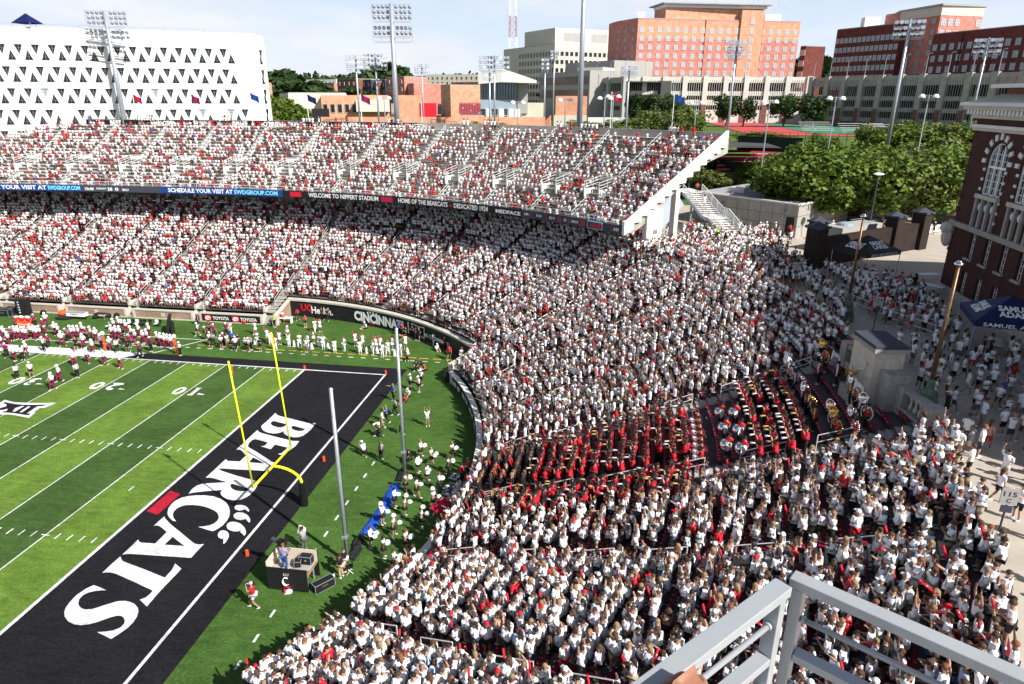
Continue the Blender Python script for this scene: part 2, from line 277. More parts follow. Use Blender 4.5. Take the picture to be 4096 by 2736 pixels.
LET = json.loads('''{"B":[[[1.94,38.24],[2.31,37.89],[2.72,37.69],[3.27,37.55],[5.75,36.8],[6.1,36.73],[6.55,36.89],[6.66,35.67],[6.59,34.86],[6.49,34.4],[6.2,34.1],[5.78,34.01],[5.26,34.11],[4.8,34.39],[4.54,34.66],[4.38,34.96],[4.29,34.69],[4.07,34.48],[3.72,34.38],[3.22,34.44],[2.76,34.64],[2.35,34.97],[2.05,35.36],[1.93,35.68],[1.96,36.02],[1.98,36.36],[1.97,36.85],[1.96,37.52]],[[2.56,36.11],[2.45,36.48],[2.56,36.67],[2.83,36.61],[4.02,36.26],[4.06,35.84],[3.89,35.63],[3.6,35.57],[3.19,35.66],[2.82,35.85]],[[4.74,35.74],[4.71,35.96],[4.81,36.04],[5.09,35.96],[6.1,35.62],[6.11,35.39],[5.95,35.24],[5.65,35.19],[5.26,35.28],[4.93,35.47]]],"E":[[[1.98,34.76],[2.35,34.43],[2.76,34.26],[4.6,33.73],[5.85,33.39],[6.2,33.37],[6.58,33.44],[6.66,32.57],[6.31,30.9],[6.02,30.95],[5.8,31.06],[6.06,31.24],[6.08,31.57],[6.12,32.19],[4.82,32.52],[4.82,31.72],[4.31,31.88],[3.76,32.04],[3.98,32.15],[4.04,32.34],[4.0,32.78],[2.99,33.09],[2.65,33.18],[2.47,32.96],[2.47,32.48],[2.58,32.08],[2.76,31.78],[2.04,31.99],[1.98,32.66],[1.98,33.95]]],"A1":[[[2.76,31.78],[3.03,31.59],[3.9,31.09],[5.92,29.76],[6.1,29.71],[6.39,29.73],[6.3,29.02],[6.22,28.36],[5.66,28.34],[4.06,28.25],[2.25,28.13],[1.99,27.91],[1.98,29.59],[2.16,29.45],[2.33,29.34],[3.32,29.42],[3.33,30.38],[2.55,31.11],[2.33,31.23],[2.11,31.25],[2.01,31.14],[1.99,31.9],[2.04,31.99]],[[4.08,29.58],[4.06,30.22],[5.47,29.42],[4.26,29.4]]],"R":[[[2.25,28.13],[2.41,27.97],[2.67,27.83],[4.08,27.37],[6.09,26.86],[6.45,26.7],[6.62,25.77],[6.64,25.03],[6.53,24.65],[6.33,24.34],[6.1,24.18],[5.71,24.12],[5.24,24.2],[4.83,24.39],[4.51,24.63],[4.33,24.86],[4.24,25.07],[4.25,25.29],[3.26,24.99],[2.38,24.65],[2.0,24.42],[1.89,25.02],[1.96,25.51],[2.22,25.82],[2.72,26.0],[4.09,26.35],[3.47,26.48],[2.71,26.7],[2.29,26.76],[1.99,26.69],[1.99,27.91]],[[4.51,25.91],[4.44,26.09],[4.46,26.19],[4.62,26.17],[6.12,25.74],[6.14,25.46],[5.96,25.35],[5.62,25.32],[5.27,25.36],[4.92,25.5],[4.67,25.7]]],"C":[[[3.24,21.05],[2.93,21.1],[2.48,21.39],[2.12,21.73],[1.9,22.04],[1.7,22.47],[1.59,22.93],[1.6,23.41],[1.78,23.81],[2.17,24.12],[2.72,24.3],[3.33,24.4],[4.02,24.37],[4.74,24.15],[5.4,23.76],[5.9,23.3],[6.31,22.73],[6.57,22.2],[6.7,21.66],[6.71,21.17],[6.6,20.78],[6.41,20.39],[5.96,20.49],[5.11,20.71],[5.48,20.82],[5.78,20.99],[5.98,21.24],[6.03,21.56],[5.95,21.87],[5.76,22.18],[5.48,22.48],[5.0,22.75],[4.44,22.96],[3.78,23.09],[3.19,23.11],[2.74,23.01],[2.49,22.83],[2.32,22.55],[2.32,22.16],[2.48,21.79],[2.77,21.44]]],"claw1":[[[6.36,23.26],[6.32,23.49],[6.44,23.6],[6.7,23.64],[7.03,23.57],[7.3,23.4],[7.55,23.15],[7.68,22.91],[7.48,23.02],[7.21,23.19],[7.1,23.06],[6.94,22.96],[6.71,23.0],[6.5,23.1]]],"claw2":[[[6.83,22.29],[6.77,22.51],[6.84,22.69],[7.05,22.77],[7.34,22.75],[7.68,22.59],[7.98,22.36],[8.27,22.01],[8.39,21.7],[8.15,21.86],[7.91,22.05],[7.88,22.2],[7.82,22.02],[7.63,21.91],[7.32,21.92],[7.03,22.06]]],"claw3":[[[7.02,21.06],[6.91,21.36],[6.97,21.56],[7.16,21.64],[7.48,21.63],[7.89,21.46],[8.3,21.15],[8.62,20.77],[8.77,20.48],[8.79,20.25],[8.61,20.4],[8.45,20.51],[8.29,20.59],[8.25,20.82],[8.13,20.66],[7.86,20.6],[7.56,20.66],[7.29,20.78]]],"claw4":[[[6.97,20.05],[6.86,20.34],[6.91,20.54],[7.07,20.62],[7.35,20.55],[7.63,20.3],[7.82,19.97],[7.91,19.58],[7.92,19.28],[7.85,19.22],[7.75,19.46],[7.59,19.66],[7.64,19.79],[7.44,19.71],[7.17,19.82]]],"bar":[[[0.4,24.59],[1.43,24.25],[1.44,21.59],[0.39,21.86]]],"A2":[[[2.03,21.49],[2.27,21.25],[2.96,20.75],[4.57,19.78],[5.78,19.05],[6.05,18.94],[6.36,18.92],[6.6,19.03],[6.59,18.29],[6.6,17.57],[6.04,17.54],[4.29,17.44],[2.9,17.36],[2.46,17.34],[2.15,17.27],[1.99,17.18],[1.99,18.06],[1.97,18.79],[2.17,18.59],[2.4,18.51],[3.37,18.56],[3.34,19.85],[2.57,20.31],[2.32,20.41],[2.15,20.4],[2.01,20.34],[2.01,20.91]],[[4.05,18.55],[4.06,19.42],[5.5,18.59],[5.2,18.61]]],"T":[[[1.99,17.02],[2.24,16.77],[2.49,16.59],[3.06,16.44],[4.1,16.16],[6.12,15.57],[6.11,16.28],[6.03,16.58],[5.92,16.9],[6.23,16.72],[6.63,16.49],[6.59,14.31],[6.65,13.12],[5.86,13.57],[6.08,13.77],[6.16,14.06],[6.14,14.39],[4.42,14.96],[2.88,15.43],[2.49,15.5],[2.18,15.47],[1.98,15.38],[1.96,16.24]]],"S":[[[3.36,14.0],[3.08,13.95],[2.73,13.84],[2.44,13.66],[2.28,13.42],[2.29,13.09],[2.49,12.75],[2.7,12.56],[2.96,12.42],[3.29,12.35],[3.65,12.43],[4.11,12.82],[4.46,13.1],[4.69,13.26],[5.05,13.35],[5.42,13.31],[5.8,13.19],[6.18,12.96],[6.4,12.72],[6.61,12.32],[6.71,11.86],[6.68,11.44],[6.57,11.05],[6.34,10.53],[5.85,10.69],[5.23,10.87],[5.69,10.98],[6.04,11.13],[6.26,11.37],[6.28,11.67],[6.15,11.9],[5.92,12.11],[5.66,12.21],[5.44,12.18],[5.16,12.01],[4.73,11.6],[4.38,11.36],[3.96,11.21],[3.55,11.2],[3.0,11.37],[2.55,11.65],[2.23,11.99],[2.05,12.32],[1.93,12.8],[1.89,13.36],[2.02,13.9],[2.26,14.3],[2.66,14.2]]],"xii_white":[[[-25.59,36.9],[-24.97,36.73],[-24.16,36.58],[-22.86,36.6],[-21.55,36.76],[-20.09,37.07],[-20.18,36.52],[-20.31,35.86],[-20.73,35.76],[-20.55,34.94],[-20.37,34.88],[-20.3,34.73],[-20.0,33.76],[-20.44,33.82],[-21.62,34.03],[-22.49,34.06],[-23.26,33.98],[-23.69,33.98],[-25.43,35.77],[-25.44,36.22]]],"xii_black":[[[-24.99,36.14],[-25.09,36.43],[-24.55,36.29],[-23.63,36.17],[-22.5,36.2],[-20.52,36.57],[-20.76,36.2],[-21.21,36.06],[-20.98,34.55],[-20.62,34.58],[-20.47,34.23],[-21.24,34.3],[-22.27,34.42],[-23.54,34.41],[-23.46,34.62],[-23.25,34.7],[-23.58,35.16],[-23.8,34.83],[-24.3,34.75],[-24.55,35.01],[-24.17,35.59],[-24.48,35.99]],[[-22.66,34.72],[-22.98,35.4],[-22.74,35.92],[-22.53,35.92],[-22.35,34.7]],[[-21.89,34.7],[-22.09,35.92],[-21.83,35.91],[-21.59,34.67]]],"n3":[[[-26.11,42.15],[-26.42,42.19],[-26.91,42.03],[-27.01,41.79],[-27.0,41.53],[-26.93,41.27],[-26.68,41.13],[-26.92,41.01],[-26.95,40.74],[-26.84,40.49],[-26.58,40.34],[-26.28,40.39],[-26.16,40.6],[-26.2,40.77],[-26.43,40.65],[-26.64,40.7],[-26.64,40.96],[-26.37,41.09],[-26.17,41.21],[-26.28,41.37],[-26.48,41.38],[-26.52,41.6],[-26.43,41.85],[-26.18,41.92],[-26.01,41.77]]],"n30z":[[[-28.42,42.11],[-28.14,42.12],[-27.91,41.92],[-27.69,41.51],[-27.61,40.99],[-27.73,40.61],[-28.03,40.36],[-28.34,40.31],[-28.61,40.47],[-28.8,40.8],[-28.86,41.23],[-28.77,41.73]],[[-28.33,41.67],[-28.14,41.65],[-28.04,41.45],[-27.99,41.07],[-28.17,40.75],[-28.36,40.74],[-28.46,40.94],[-28.49,41.34]]],"t3":[[[-25.66,40.66],[-25.63,41.0],[-24.78,40.84]]],"n0":[[[-19.36,42.29],[-19.02,42.29],[-18.71,42.01],[-18.47,41.44],[-18.55,40.86],[-18.83,40.52],[-19.22,40.49],[-19.56,40.78],[-19.77,41.29],[-19.74,41.79]],[[-19.19,41.93],[-19.02,41.86],[-18.9,41.55],[-18.92,41.05],[-19.09,40.85],[-19.26,40.95],[-19.37,41.3],[-19.36,41.73]]],"n2":[[[-16.82,42.38],[-16.62,42.04],[-17.13,41.7],[-17.48,41.45],[-17.39,41.05],[-17.15,41.08],[-16.88,40.88],[-16.96,40.63],[-17.24,40.51],[-17.61,40.69],[-17.85,41.05],[-17.84,41.34],[-17.66,41.75],[-17.68,41.99],[-17.97,42.23],[-17.42,42.36]]],"t2":[[[-16.35,40.8],[-16.37,41.16],[-15.72,41.02],[-15.7,40.9]]],"n10z":[[[-10.23,42.4],[-9.86,42.41],[-9.59,42.11],[-9.43,41.5],[-9.6,40.95],[-9.92,40.64],[-10.28,40.7],[-10.5,41.0],[-10.61,41.51],[-10.5,42.06]],[[-10.13,42.07],[-9.94,42.03],[-9.82,41.68],[-9.92,41.19],[-10.09,40.97],[-10.22,41.09],[-10.3,41.44],[-10.25,41.86]]],"n1":[[[-8.13,42.46],[-8.25,42.32],[-8.13,40.71],[-8.65,40.65],[-8.7,40.86],[-8.54,40.93],[-8.6,42.19],[-8.82,42.45]]],"t1":[[[-7.76,40.89],[-7.78,41.31],[-6.96,41.09],[-7.0,40.98]]]}''')
# ------------------------------------------------------------------ turf and markings (sheets a few mm above each other)
YD = 4.572; W = 48.768
def sheet(name, pts, z, m, label=None, kind='structure', loops=None):
    mb = MB(); poly_fill(mb, loops or [pts], lambda p: (p[0], p[1], z), 0); return mb.build(name, m, kind=kind)
C0 = np.array([-12., 28.])
def bp(rho, q, z=0.):               # a point of the bowl: q<=0 along the straight stand (metres), q>0 an angle round the end
    if q <= 0: return (-12+q, 28+rho, z)
    return (-12+rho*math.sin(q), 28+rho*math.cos(q), z)
def bn(q): return (0., 1.) if q <= 0 else (math.sin(q), math.cos(q))
def zr(rho):
    t = rho-34.7; return 1.15+.27*t+.0035*t*t
RHO = [35.3+.8*k for k in range(34)]     # inner edge of each tread
ZT = [zr(r+.4) for r in RHO]
arcq = [R(a) for a in np.arange(0.01, 150.01, 2.)]
ring = [bp(38.7, q) for q in np.arange(-75, .01, 5)]+[bp(38.7, q) for q in arcq]
sheet('sideline_turf', [(p[0], p[1]) for p in ring]+[(-87, -10)], 0., M['turf_mid'])
for k in range(16):
    x1 = -YD*k; x0 = x1-YD
    mbk = MB(); mbk.add([(x0, 0, .004), (x1, 0, .004), (x1, W, .004), (x0, W, .004)], [(0, 1, 2, 3)]); mbk.build('playing_turf', M['turf_light' if k % 2 == 0 else 'turf_dark'], kind='structure')
sheet('end_zone_turf', [(0, -1.9), (9.144+1.9, -1.9), (9.144+1.9, W+1.9), (0, W+1.9)], .004, M['turf_black'])
sheet('sideline_border', [(-22, W+.1), (0, W+.1), (0, W+1.9), (-22, W+1.9)], .005, M['turf_black'])
sheet('team_area_border', [(-75, W+.1), (-22, W+.1), (-20.2, W+1.9), (-75, W+1.9)], .006, M['turf_white'])
lm = MB()
def ln(x0, y0, x1, y1, z=.010): lm.add([(x0, y0, z), (x1, y0, z), (x1, y1, z), (x0, y1, z)], [(0, 1, 2, 3)])
for k in range(1, 16): ln(-YD*k-.05, .1, -YD*k+.05, W-.1)
ln(-.12, 0, .12, W-.0, .011); ln(9.144-.1, .1, 9.144+.1, W-.1, .0105)
ln(-75, W-.1, 9.244, W+.1, .012); ln(-75, -.1, 9.244, .1, .012)
for k in range(1, 80):
    x = -.9144*k
    if k % 5:
        ln(x-.05, W-.75, x+.05, W-.2); ln(x-.05, 30.48-.3, x+.05, 30.48+.3); ln(x-.05, 18.288-.3, x+.05, 18.288+.3); ln(x-.05, .2, x+.05, .75)
    else:
        ln(x-.3, 30.43, x+.3, 30.53, .013); ln(x-.3, 18.24, x+.3, 18.34, .013)
ln(-2.75, 24.1, -2.65, 24.7)
for x in np.arange(-30, 15, 1.45):                       # white dashes outside the sideline
    ln(x, W+4.3, x+.55, W+4.45)
for yy in np.arange(2, 34, 1.9): ln(14.1, yy, 14.25, yy+.6)
lm.add([(-19.6, W+2.0, .01), (-19.4, W+2.0, .01), (-15.9, W+7.1, .01), (-16.1, W+7.1, .01)], [(0, 1, 2, 3)]); ln(-75, W+7.0, -15.95, W+7.12)
ln(-75, W+3.9, -18.3, W+4.02)
lm.build('field_lines', M['turf_white'], kind='structure')
om = MB()
for x in np.arange(-16, 15.5, 1.45): om.add([(x, W+5.2, .01), (x+.95, W+5.2, .01), (x+.95, W+5.36, .01), (x, W+5.36, .01)], [(0, 1, 2, 3)])
om.build('restraining_line', M['turf_orange'], kind='structure')
def decal(keys, name, m, z=.012, label=None, dx=0., grow=None):
    for k in keys:
        mb = MB(); loops = [[(p[0]+dx, p[1]) for p in l] for l in LET[k]]
        if grow:
            c = np.mean(loops[0], 0); loops = [[tuple(c+(np.array(p)-c)*grow) for p in loops[0]]]
        poly_fill(mb, loops, lambda p: (p[0], p[1], z)); o = mb.build(name, m, kind='structure')
decal(['B', 'E', 'A1', 'R', 'C', 'A2', 'T', 'S'], 'end_zone_letter', M['turf_white'])
decal(['claw1', 'claw2', 'claw3', 'claw4'], 'claw_mark', M['turf_white']); decal(['bar'], 'red_bar_mark', M['turf_red'])
decal(['xii_white'], 'conference_logo_field', M['turf_white'], .012); decal(['xii_black'], 'conference_logo_numeral', M['turf_black'], .016)
for kk, g in (('n3', 1.1), ('n30z', 1.12), ('n0', 1.12), ('n2', 1.1), ('n10z', 1.12), ('n1', 1.1), ('t1', 1.2), ('t2', 1.2), ('t3', 1.2)):
    decal([kk], 'yard_number', M['turf_white'], .016)
# ------------------------------------------------------------------ lower bowl
def sweep(mb, stations, prof, mi=0, close=True, caps=True):      # prof: closed (offset, z); stations: (point, normal)
    n = len(prof); V = []; F = []
    for (px, py), (nx, ny) in stations:
        for d, z in prof: V.append((px+nx*d, py+ny*d, z))
    m = len(stations)
    for i in range(m-1):
        for k in range(n if close else n-1):
            j = (k+1) % n; F.append((i*n+k, i*n+j, (i+1)*n+j, (i+1)*n+k))
    if caps and close: F.append(tuple(range(n))[::-1]); F.append(tuple(range((m-1)*n, m*n)))
    return mb.add(V, F, mi)
qs = list(np.arange(-78, 0, 3.))+[0.]+arcq
def stations(q0, q1, rho, dq=2.5):
    if q0 < 0: a = list(np.arange(q0, min(0, q1), 3.))+([0.] if q1 > 0 else [q1])
    else: a = [q0]
    if q1 > 0:
        s = max(q0, 0); n = max(2, int(math.degrees(q1-s)/dq)+1); a += [float(t) for t in np.linspace(s, q1, n)[1:]]
    return [(bp(rho, q)[:2], bn(q)) for q in a]
tb = MB(); QE = R(150)
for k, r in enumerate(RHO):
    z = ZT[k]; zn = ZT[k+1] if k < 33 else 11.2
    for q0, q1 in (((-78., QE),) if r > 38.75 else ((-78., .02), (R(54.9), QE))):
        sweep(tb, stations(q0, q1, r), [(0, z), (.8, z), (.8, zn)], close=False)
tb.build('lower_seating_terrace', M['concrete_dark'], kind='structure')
# field walls
def wall_strip(mb, q0, q1, rho, z0, z1, th, mi=0):
    sweep(mb, stations(q0, q1, rho), [(0, z0), (0, z1), (th, z1), (th, z0)], mi)
slotx = [-11.5, -21.3, -31.0, -41.0, -51.0, -61.0, -71.0]
for a, b in zip(slotx[1:], slotx):
    if a > -62:
        banner = b == slotx[0]
        e = empty('field_wall', (b-4.9, 62.6, 0), 0, 'low wall with black car-maker banner and stone coping under the far stand' if banner else
                  {-21.3: 'low brick wall with small stone plaque behind the player chairs', -31.: 'low brick wall with small stone plaque behind the medical table', -41.: 'low brick wall behind the black equipment cases', -51: 'low brick wall at the far left edge'}.get(b, 'low brick wall under the far stand'), 'wall', 'low brick walls between stair openings')
        mb = MB(); mb.bb((a+.75, 62.5, -.1), (b-.75, 62.75, 1.1)); mb.build('brickwork', M['brick_field'], e)
        mb = MB(); mb.bb((a+.5, 62.42, 1.1), (b-.5, 62.85, 1.27)); mb.build('coping', M['stone'], e)
        for x in (a+.62, b-.62):
            mb = MB(); mb.bb((x-.16, 62.4, -.1), (x+.16, 63.4, 1.1)); mb.bb((x-.16, 63.4, -.1), (x+.16, 65., 1.9)); mb.build('pier', M['stone'], e)
        mb = MB(); mb.bb(((a+b)/2-.25, 62.45, .35), ((a+b)/2+.25, 62.5, .85)); mb.build('plaque', M['stone'], e)
        mb = MB(); mb.bb((a+.75, 62.38, 0), (b-.75, 62.5, .12)); mb.build('plinth', M['stone'], e)
        if banner:
            mb = MB(); mb.bb((a+.8, 62.40, .08), (b-.8, 62.44, 1.05)); mb.build('banner', M['banner_black'], e)
            for x in (a+1.2, a+5.1):
                mb = MB(); mb.bb((x, 62.37, .2), (x+.95, 62.40, .95)); mb.build('logo_square', M['red'], e)
                mb = MB()
                for rx, ry in ((.36, .25), (.14, .25), (.28, .1)):
                    for t in range(20):
                        a0, a1 = t*math.pi/10, (t+1)*math.pi/10; zc = .575+(.1 if ry == .1 else 0)
                        mb.tube((x+.475+rx*math.cos(a0), 62.36, zc+ry*math.sin(a0)), (x+.475+rx*math.cos(a1), 62.36, zc+ry*math.sin(a1)), .03, n=4, cap=False)
                put_text(mb, 'TOYOTA', (x+1.15, 62.375, .38), (1, 0, 0), (0, 0, 1), .42, 2.3, bold=.03); mb.build('lettering', M['white'], e)
        st = MB()
        for i in range(6): st.bb((b-.62+.16, 62.5+.28*i, 0), (b+.62-.16, 65.0, .19*(i+1)))
        st.build('field_stair', M['concrete'], None, kind='structure')
# recessed curved wall with black banner
e = empty('curved_banner_wall', (2.8, 63.8, 0), 0, 'tall curved black banner wall round the far corner with white coping', 'wall')
QA, QB = R(2.3), R(51.4)
mb = MB(); wall_strip(mb, QA, QB, 38.8, -.1, 2.15, .35); mb.build('wall_core', M['stone'], e)
mb = MB(); wall_strip(mb, QA+.004, QB-.004, 38.72, .05, 2.08, .06); mb.build('banner', M['banner_black'], e)
mb = MB(); wall_strip(mb, QA, QB, 38.6, 2.15, 2.38, .75); mb.build('coping', M['stone'], e)
def arc_text(mb, s, q0, rho, z0, h, width=None, bold=.02, zf=None, wide=1.):
    V, F, wd = text2d(s, bold); k = h*wide if width is None else width/wd
    mb.add([bp(rho, q0+p[0]*k/rho, z0+p[1]*h) for p in V], F); return q0+wd*k/rho
def qz(u, v, rho=38.7):    # angle of the wall point seen at display pixel
    best = min(np.arange(0, 1.6, .002), key=lambda q: abs(PJ(bp(rho, q, 1.))[0][0]-u*SC)); return float(best)
mb = MB(); arc_text(mb, 'UC', qz(690, 0), 38.66, .85, .95, 1.7, bold=.03); mb.build('logo_initials', M['red'], e)
mb = MB(); arc_text(mb, 'Health.', qz(714, 0), 38.66, .65, .9, 3.3, bold=.03); mb.build('sponsor_lettering', M['white'], e)
mb = MB(); qq = qz(812, 0); qe = qz(926, 0); arc_text(mb, 'CINCINNATI', qq, 38.66, .55, 1.15, (qe-qq)*38.66, bold=.05); mb.build('team_lettering', M['white'], e)
mb = MB()
for i in range(4): mb.tube(bp(38.64, qz(843, 0)+.012*i, 1.78+.06*(1.5-abs(i-1.5))), bp(38.64, qz(843, 0)+.012*i+.006, 1.98+.06*(1.5-abs(i-1.5))), .07, .03, 6)
mb.build('claw_emblem', M['white'], e)
mb = MB(); wall_strip(mb, qz(847, 0), qz(857, 0), 38.64, .3, .5, .05); mb.build('emblem_bar', M['red'], e)
mb = MB(); q5 = qz(945, 0); wall_strip(mb, qz(936, 0), qz(936, 0)+.004, 38.64, .4, 1.9, .05)
P5 = [(0, 1.85), (.035, 1.7), (.06, 1.85), (.058, .4), (.035, .7), (.0, .5)]
for (a, za), (b, zb) in zip(P5, P5[1:]+P5[:1]): mb.tube(bp(38.64, q5+a, za), bp(38.64, q5+b, zb), .05, n=4)
arc_text(mb, 'BIG 12 CONFERENCE', qz(973, 0), 38.66, .75, .42, 4.9, bold=.03); arc_text(mb, 'abte', qz(1082, 0), 38.66, .6, .9, 1.7, bold=.04); mb.build('league_lettering', M['white'], e)
e2 = empty('end_wall_return', (-10.4, 64.7, 0), 0, 'sloping brick return wall with stone coping left of the tall black banner', 'wall')
mb = MB(); P0 = [(-10.45, 62.5, -.1), (-10.45, 67.1, -.1), (-10.45, 67.1, 2.2), (-10.45, 62.5, 1.1)]; mb.add(P0+[(x+.35, y, z) for x, y, z in P0], [(0, 1, 2, 3)[::-1], (4, 5, 6, 7), (0, 1, 5, 4), (3, 7, 6, 2), (0, 4, 7, 3), (1, 2, 6, 5)]); mb.build('brickwork', M['brick_field'], e2)
mb = MB(); mb.bar((-10.27, 62.4, 1.17), (-10.27, 67.3, 2.32), .5, .18); mb.build('coping', M['stone'], e2); mb = MB(); mb.bb((-10.6, 62.3, -.1), (-9.9, 62.8, 1.3)); mb.build('pier', M['stone'], e2)
e3 = empty('student_stand_wall', (20, 47, 0), 0, 'white capped wall jog where the curved student stand meets the banner wall', 'wall')
mb = MB(); a = bp(38.8, QB); b = bp(34.9, R(54.6)); mb.bar((a[0], a[1], 1.1), (b[0], b[1], .75), .4, 2.4); mb.build('wall_core', M['stone'], e3)
mb = MB(); mb.bar((a[0], a[1], 2.3), (b[0], b[1], 1.25), .6, .16); mb.build('coping', M['concrete_white'], e3); mb = MB(); mb.box((b[0]-.3, b[1]-.2, .6), (.55, .5, 1.25), R(20)); mb.build('end_pad', M['black'], e3)
e4 = empty('end_stand_front_wall', (22.8, 28, 0), 0, 'low front wall of the student stand carrying black sponsor boards', 'wall')
SA, SB = R(93.2), R(97.2)
for q0, q1 in ((R(55.), SA), (SB, R(150))):
    mb = MB(); wall_strip(mb, q0, q1, 34.7, -.1, 1.1, .3); mb.build('wall_core', M['stone'], e4); mb = MB(); wall_strip(mb, q0, q1, 34.62, 1.1, 1.2, .5); mb.build('coping', M['concrete_white'], e4)
nb = 0
for q0 in list(np.arange(R(57), R(90), R(5.2))):
    mb = MB(); wall_strip(mb, q0, q0+R(4.8), 34.55, .12, 1.02, .06); bo = mb.build('sponsor_board', M['banner_black'], e4)
    mb = MB(); arc_text(mb, ['SHEDONIST', 'PRODUCTION', 'SHEDONIST', 'BEARCATS', 'CINCINNATI', 'SHEDONIST', 'BEARCATS'][nb % 7], q0+R(.4), 34.52, .38, .42, 2.3, bold=.03); mb.build('lettering', M['white'], bo, org=(22.8, 28, 0)); nb += 1
# stair into the student stand with white pipe rails
st = MB()
for i in range(7):
    r = 34.6+.3*i; P = [bp(r, SA+.004), bp(r, SB-.004), bp(38.0, SB-.004), bp(38.0, SA+.004)]
    st.prism([(p[0], p[1]) for p in P], 0 if i == 0 else .18*i, .18*(i+1))
st.build('stand_stair', M['concrete_white'], kind='structure')
es = empty('pipe_railing', bp(36.2, R(95.2)), 0, 'dense white pipe railing on the steps into the student stand', 'railing')
for j in range(7):
    q = SA+.006+(SB-SA-.012)*j/6; mb = MB(); mb.path([bp(34.7, q, .3), bp(34.7, q, 1.2), bp(38.1, q, 2.9), bp(38.1, q, 1.9)], .028); mb.tube(bp(34.7, q, .8), bp(38.1, q, 2.45), .024, n=5); mb.tube(bp(36.4, q, 1.), bp(36.4, q, 2.), .024, n=5); mb.build('rail', M['rail_white'], es)
# aisles, benches
AIS = [-49., -39., -29., -19., -9.3]+[R(a) for a in (1., 13.8, 24.1, 34.4, 44.7, 55., 65.3, 75.7, 86., 96.6, 106.9, 117.3, 127.6, 137.9)]
def adist(q, rho, a):    # metres along the row between q and aisle a
    if a <= 0 and q <= 0: return q-a
    if a > 0 and q > 0: return (q-a)*rho
    return (q*rho if q > 0 else q)-(a*rho if a > 0 else a)
def rows_at(q): return 0 if (q <= .02 or q > R(54.9)) else 5
ab = MB()
for a in AIS:
    for k in range(rows_at(a), 34):
        r = RHO[k]; z = ZT[k]; dq = (.55 if a <= 0 else .55/r)
        for rr, zz in ((r+.005, z+.004), (r+.4, z+.15)):
            P = [bp(rr, a-dq), bp(rr, a+dq), bp(RHO[k]+.79, a+dq), bp(RHO[k]+.79, a-dq)]; ab.prism([(p[0], p[1]) for p in P], zz-.02 if zz < z+.1 else z, zz, bottom=False)
ab.build('aisle_steps', M['concrete'], kind='structure')
bsec = sorted([-78.]+AIS+[R(150)])
far_b = MB(); nbench = 0; benches = []
ordn = ['first', 'second', 'third', 'fourth', 'fifth', 'sixth', 'seventh', 'eighth', 'ninth', 'tenth', 'eleventh', 'twelfth', 'thirteenth', 'fourteenth', 'fifteenth', 'sixteenth', 'seventeenth', 'eighteenth', 'nineteenth', 'twentieth']+['twenty-%s' % s for s in ('first', 'second', 'third', 'fourth', 'fifth', 'sixth', 'seventh', 'eighth', 'ninth')]+['thirtieth']+['thirty-%s' % s for s in ('first', 'second', 'third', 'fourth', 'fifth', 'sixth', 'seventh', 'eighth', 'ninth')]+['fortieth']+['forty-%s' % s for s in ('first', 'second', 'third', 'fourth', 'fifth', 'sixth', 'seventh', 'eighth', 'ninth')]+['fiftieth']+['fifty-%s' % s for s in ('first', 'second', 'third', 'fourth', 'fifth', 'sixth', 'seventh', 'eighth', 'ninth')]
secname = {}
def sec_phrase(qm):
    d = math.degrees(qm) if qm > 0 else qm
    T = ((86, 97, 'among the band'), (76, 86, 'left of the band'), (66, 76, 'two wedges left of the band'), (55, 65.5, 'beside the wall jog'), (97, 107, 'right of the band'), (107, 117.5, 'two wedges right of the band'), (117.5, 128, 'at the bottom edge'))
    for a, b, s in T:
        if a <= d < b: return s
    return None
for a, b in zip(bsec, bsec[1:]):
    for k in range(34):
        r = RHO[k]+.5; z = ZT[k]+.42
        if k < 5 and a > 0 and b <= R(55.01): continue
        g = .6 if a <= 0 else .6/r; g2 = .6 if b <= 0 else .6/r
        a1, b1 = a+g, b-g2
        ph = sec_phrase((a+b)/2) if a > 0 else None
        mb = MB() if ph else far_b
        sweep(mb, stations(a1, b1, r, 2.6), [(0, z-.05), (0, z), (.28, z), (.28, z-.05)])
        if ph:
            for t in np.arange(.03, .99, .14):
                qq = a1+(b1-a1)*t; p = bp(r+.14, qq); mb.bb((p[0]-.04, p[1]-.04, ZT[k]), (p[0]+.04, p[1]+.04, z-.052))
                for tt in (0, .05, .1): qq2 = qq+(b1-a1)*tt*.95; p = bp(r+.06, min(qq2, b1)); mb.add([(p[0]-.03, p[1]-.03, z+.003), (p[0]+.03, p[1]-.03, z+.003), (p[0]+.03, p[1]+.03, z+.003), (p[0]-.03, p[1]+.03, z+.003)], [(0, 1, 2, 3)], 1)
            o = mb.build('bench', [M['bench_red'], M['white']], label='dark red bench %s, %s row' % (ph, ordn[k].replace('-', ' ')), cat='bench', group='dark red benches of the curved student stand')
far_b.build('far_benches', M['bench_red'], kind='stuff')
# ------------------------------------------------------------------ upper deck
DK = np.array([(-108, 78.5), (-95, 79.5), (-80, 80.6), (-65, 81.5), (-51, 82.4), (-37.6, 82.7), (-26, 82.5), (-17, 81.9), (-8, 80.6), (1, 78.7), (8, 76.3), (14.9, 73.2), (21.1, 70.), (25.5, 67.2), (29.7, 63.9), (33.7, 60.3)])
def resamp(P, n):
    P = np.array(P, float)
    for _ in range(2):
        Q = [P[0]]
        for a, b in zip(P, P[1:]): Q += [a*.75+b*.25, a*.25+b*.75]
        P = np.array(Q+[P[-1]])
    L = np.r_[0, np.cumsum(np.hypot(*np.diff(P, axis=0).T))]; s = np.linspace(0, L[-1], n); return np.c_[np.interp(s, L, P[:, 0]), np.interp(s, L, P[:, 1])], s
DP, DS = resamp(DK, 120); DLEN = DS[-1]
tg = np.gradient(DP, axis=0); tg /= np.linalg.norm(tg, axis=1)[:, None]; DN = np.c_[-tg[:, 1], tg[:, 0]]
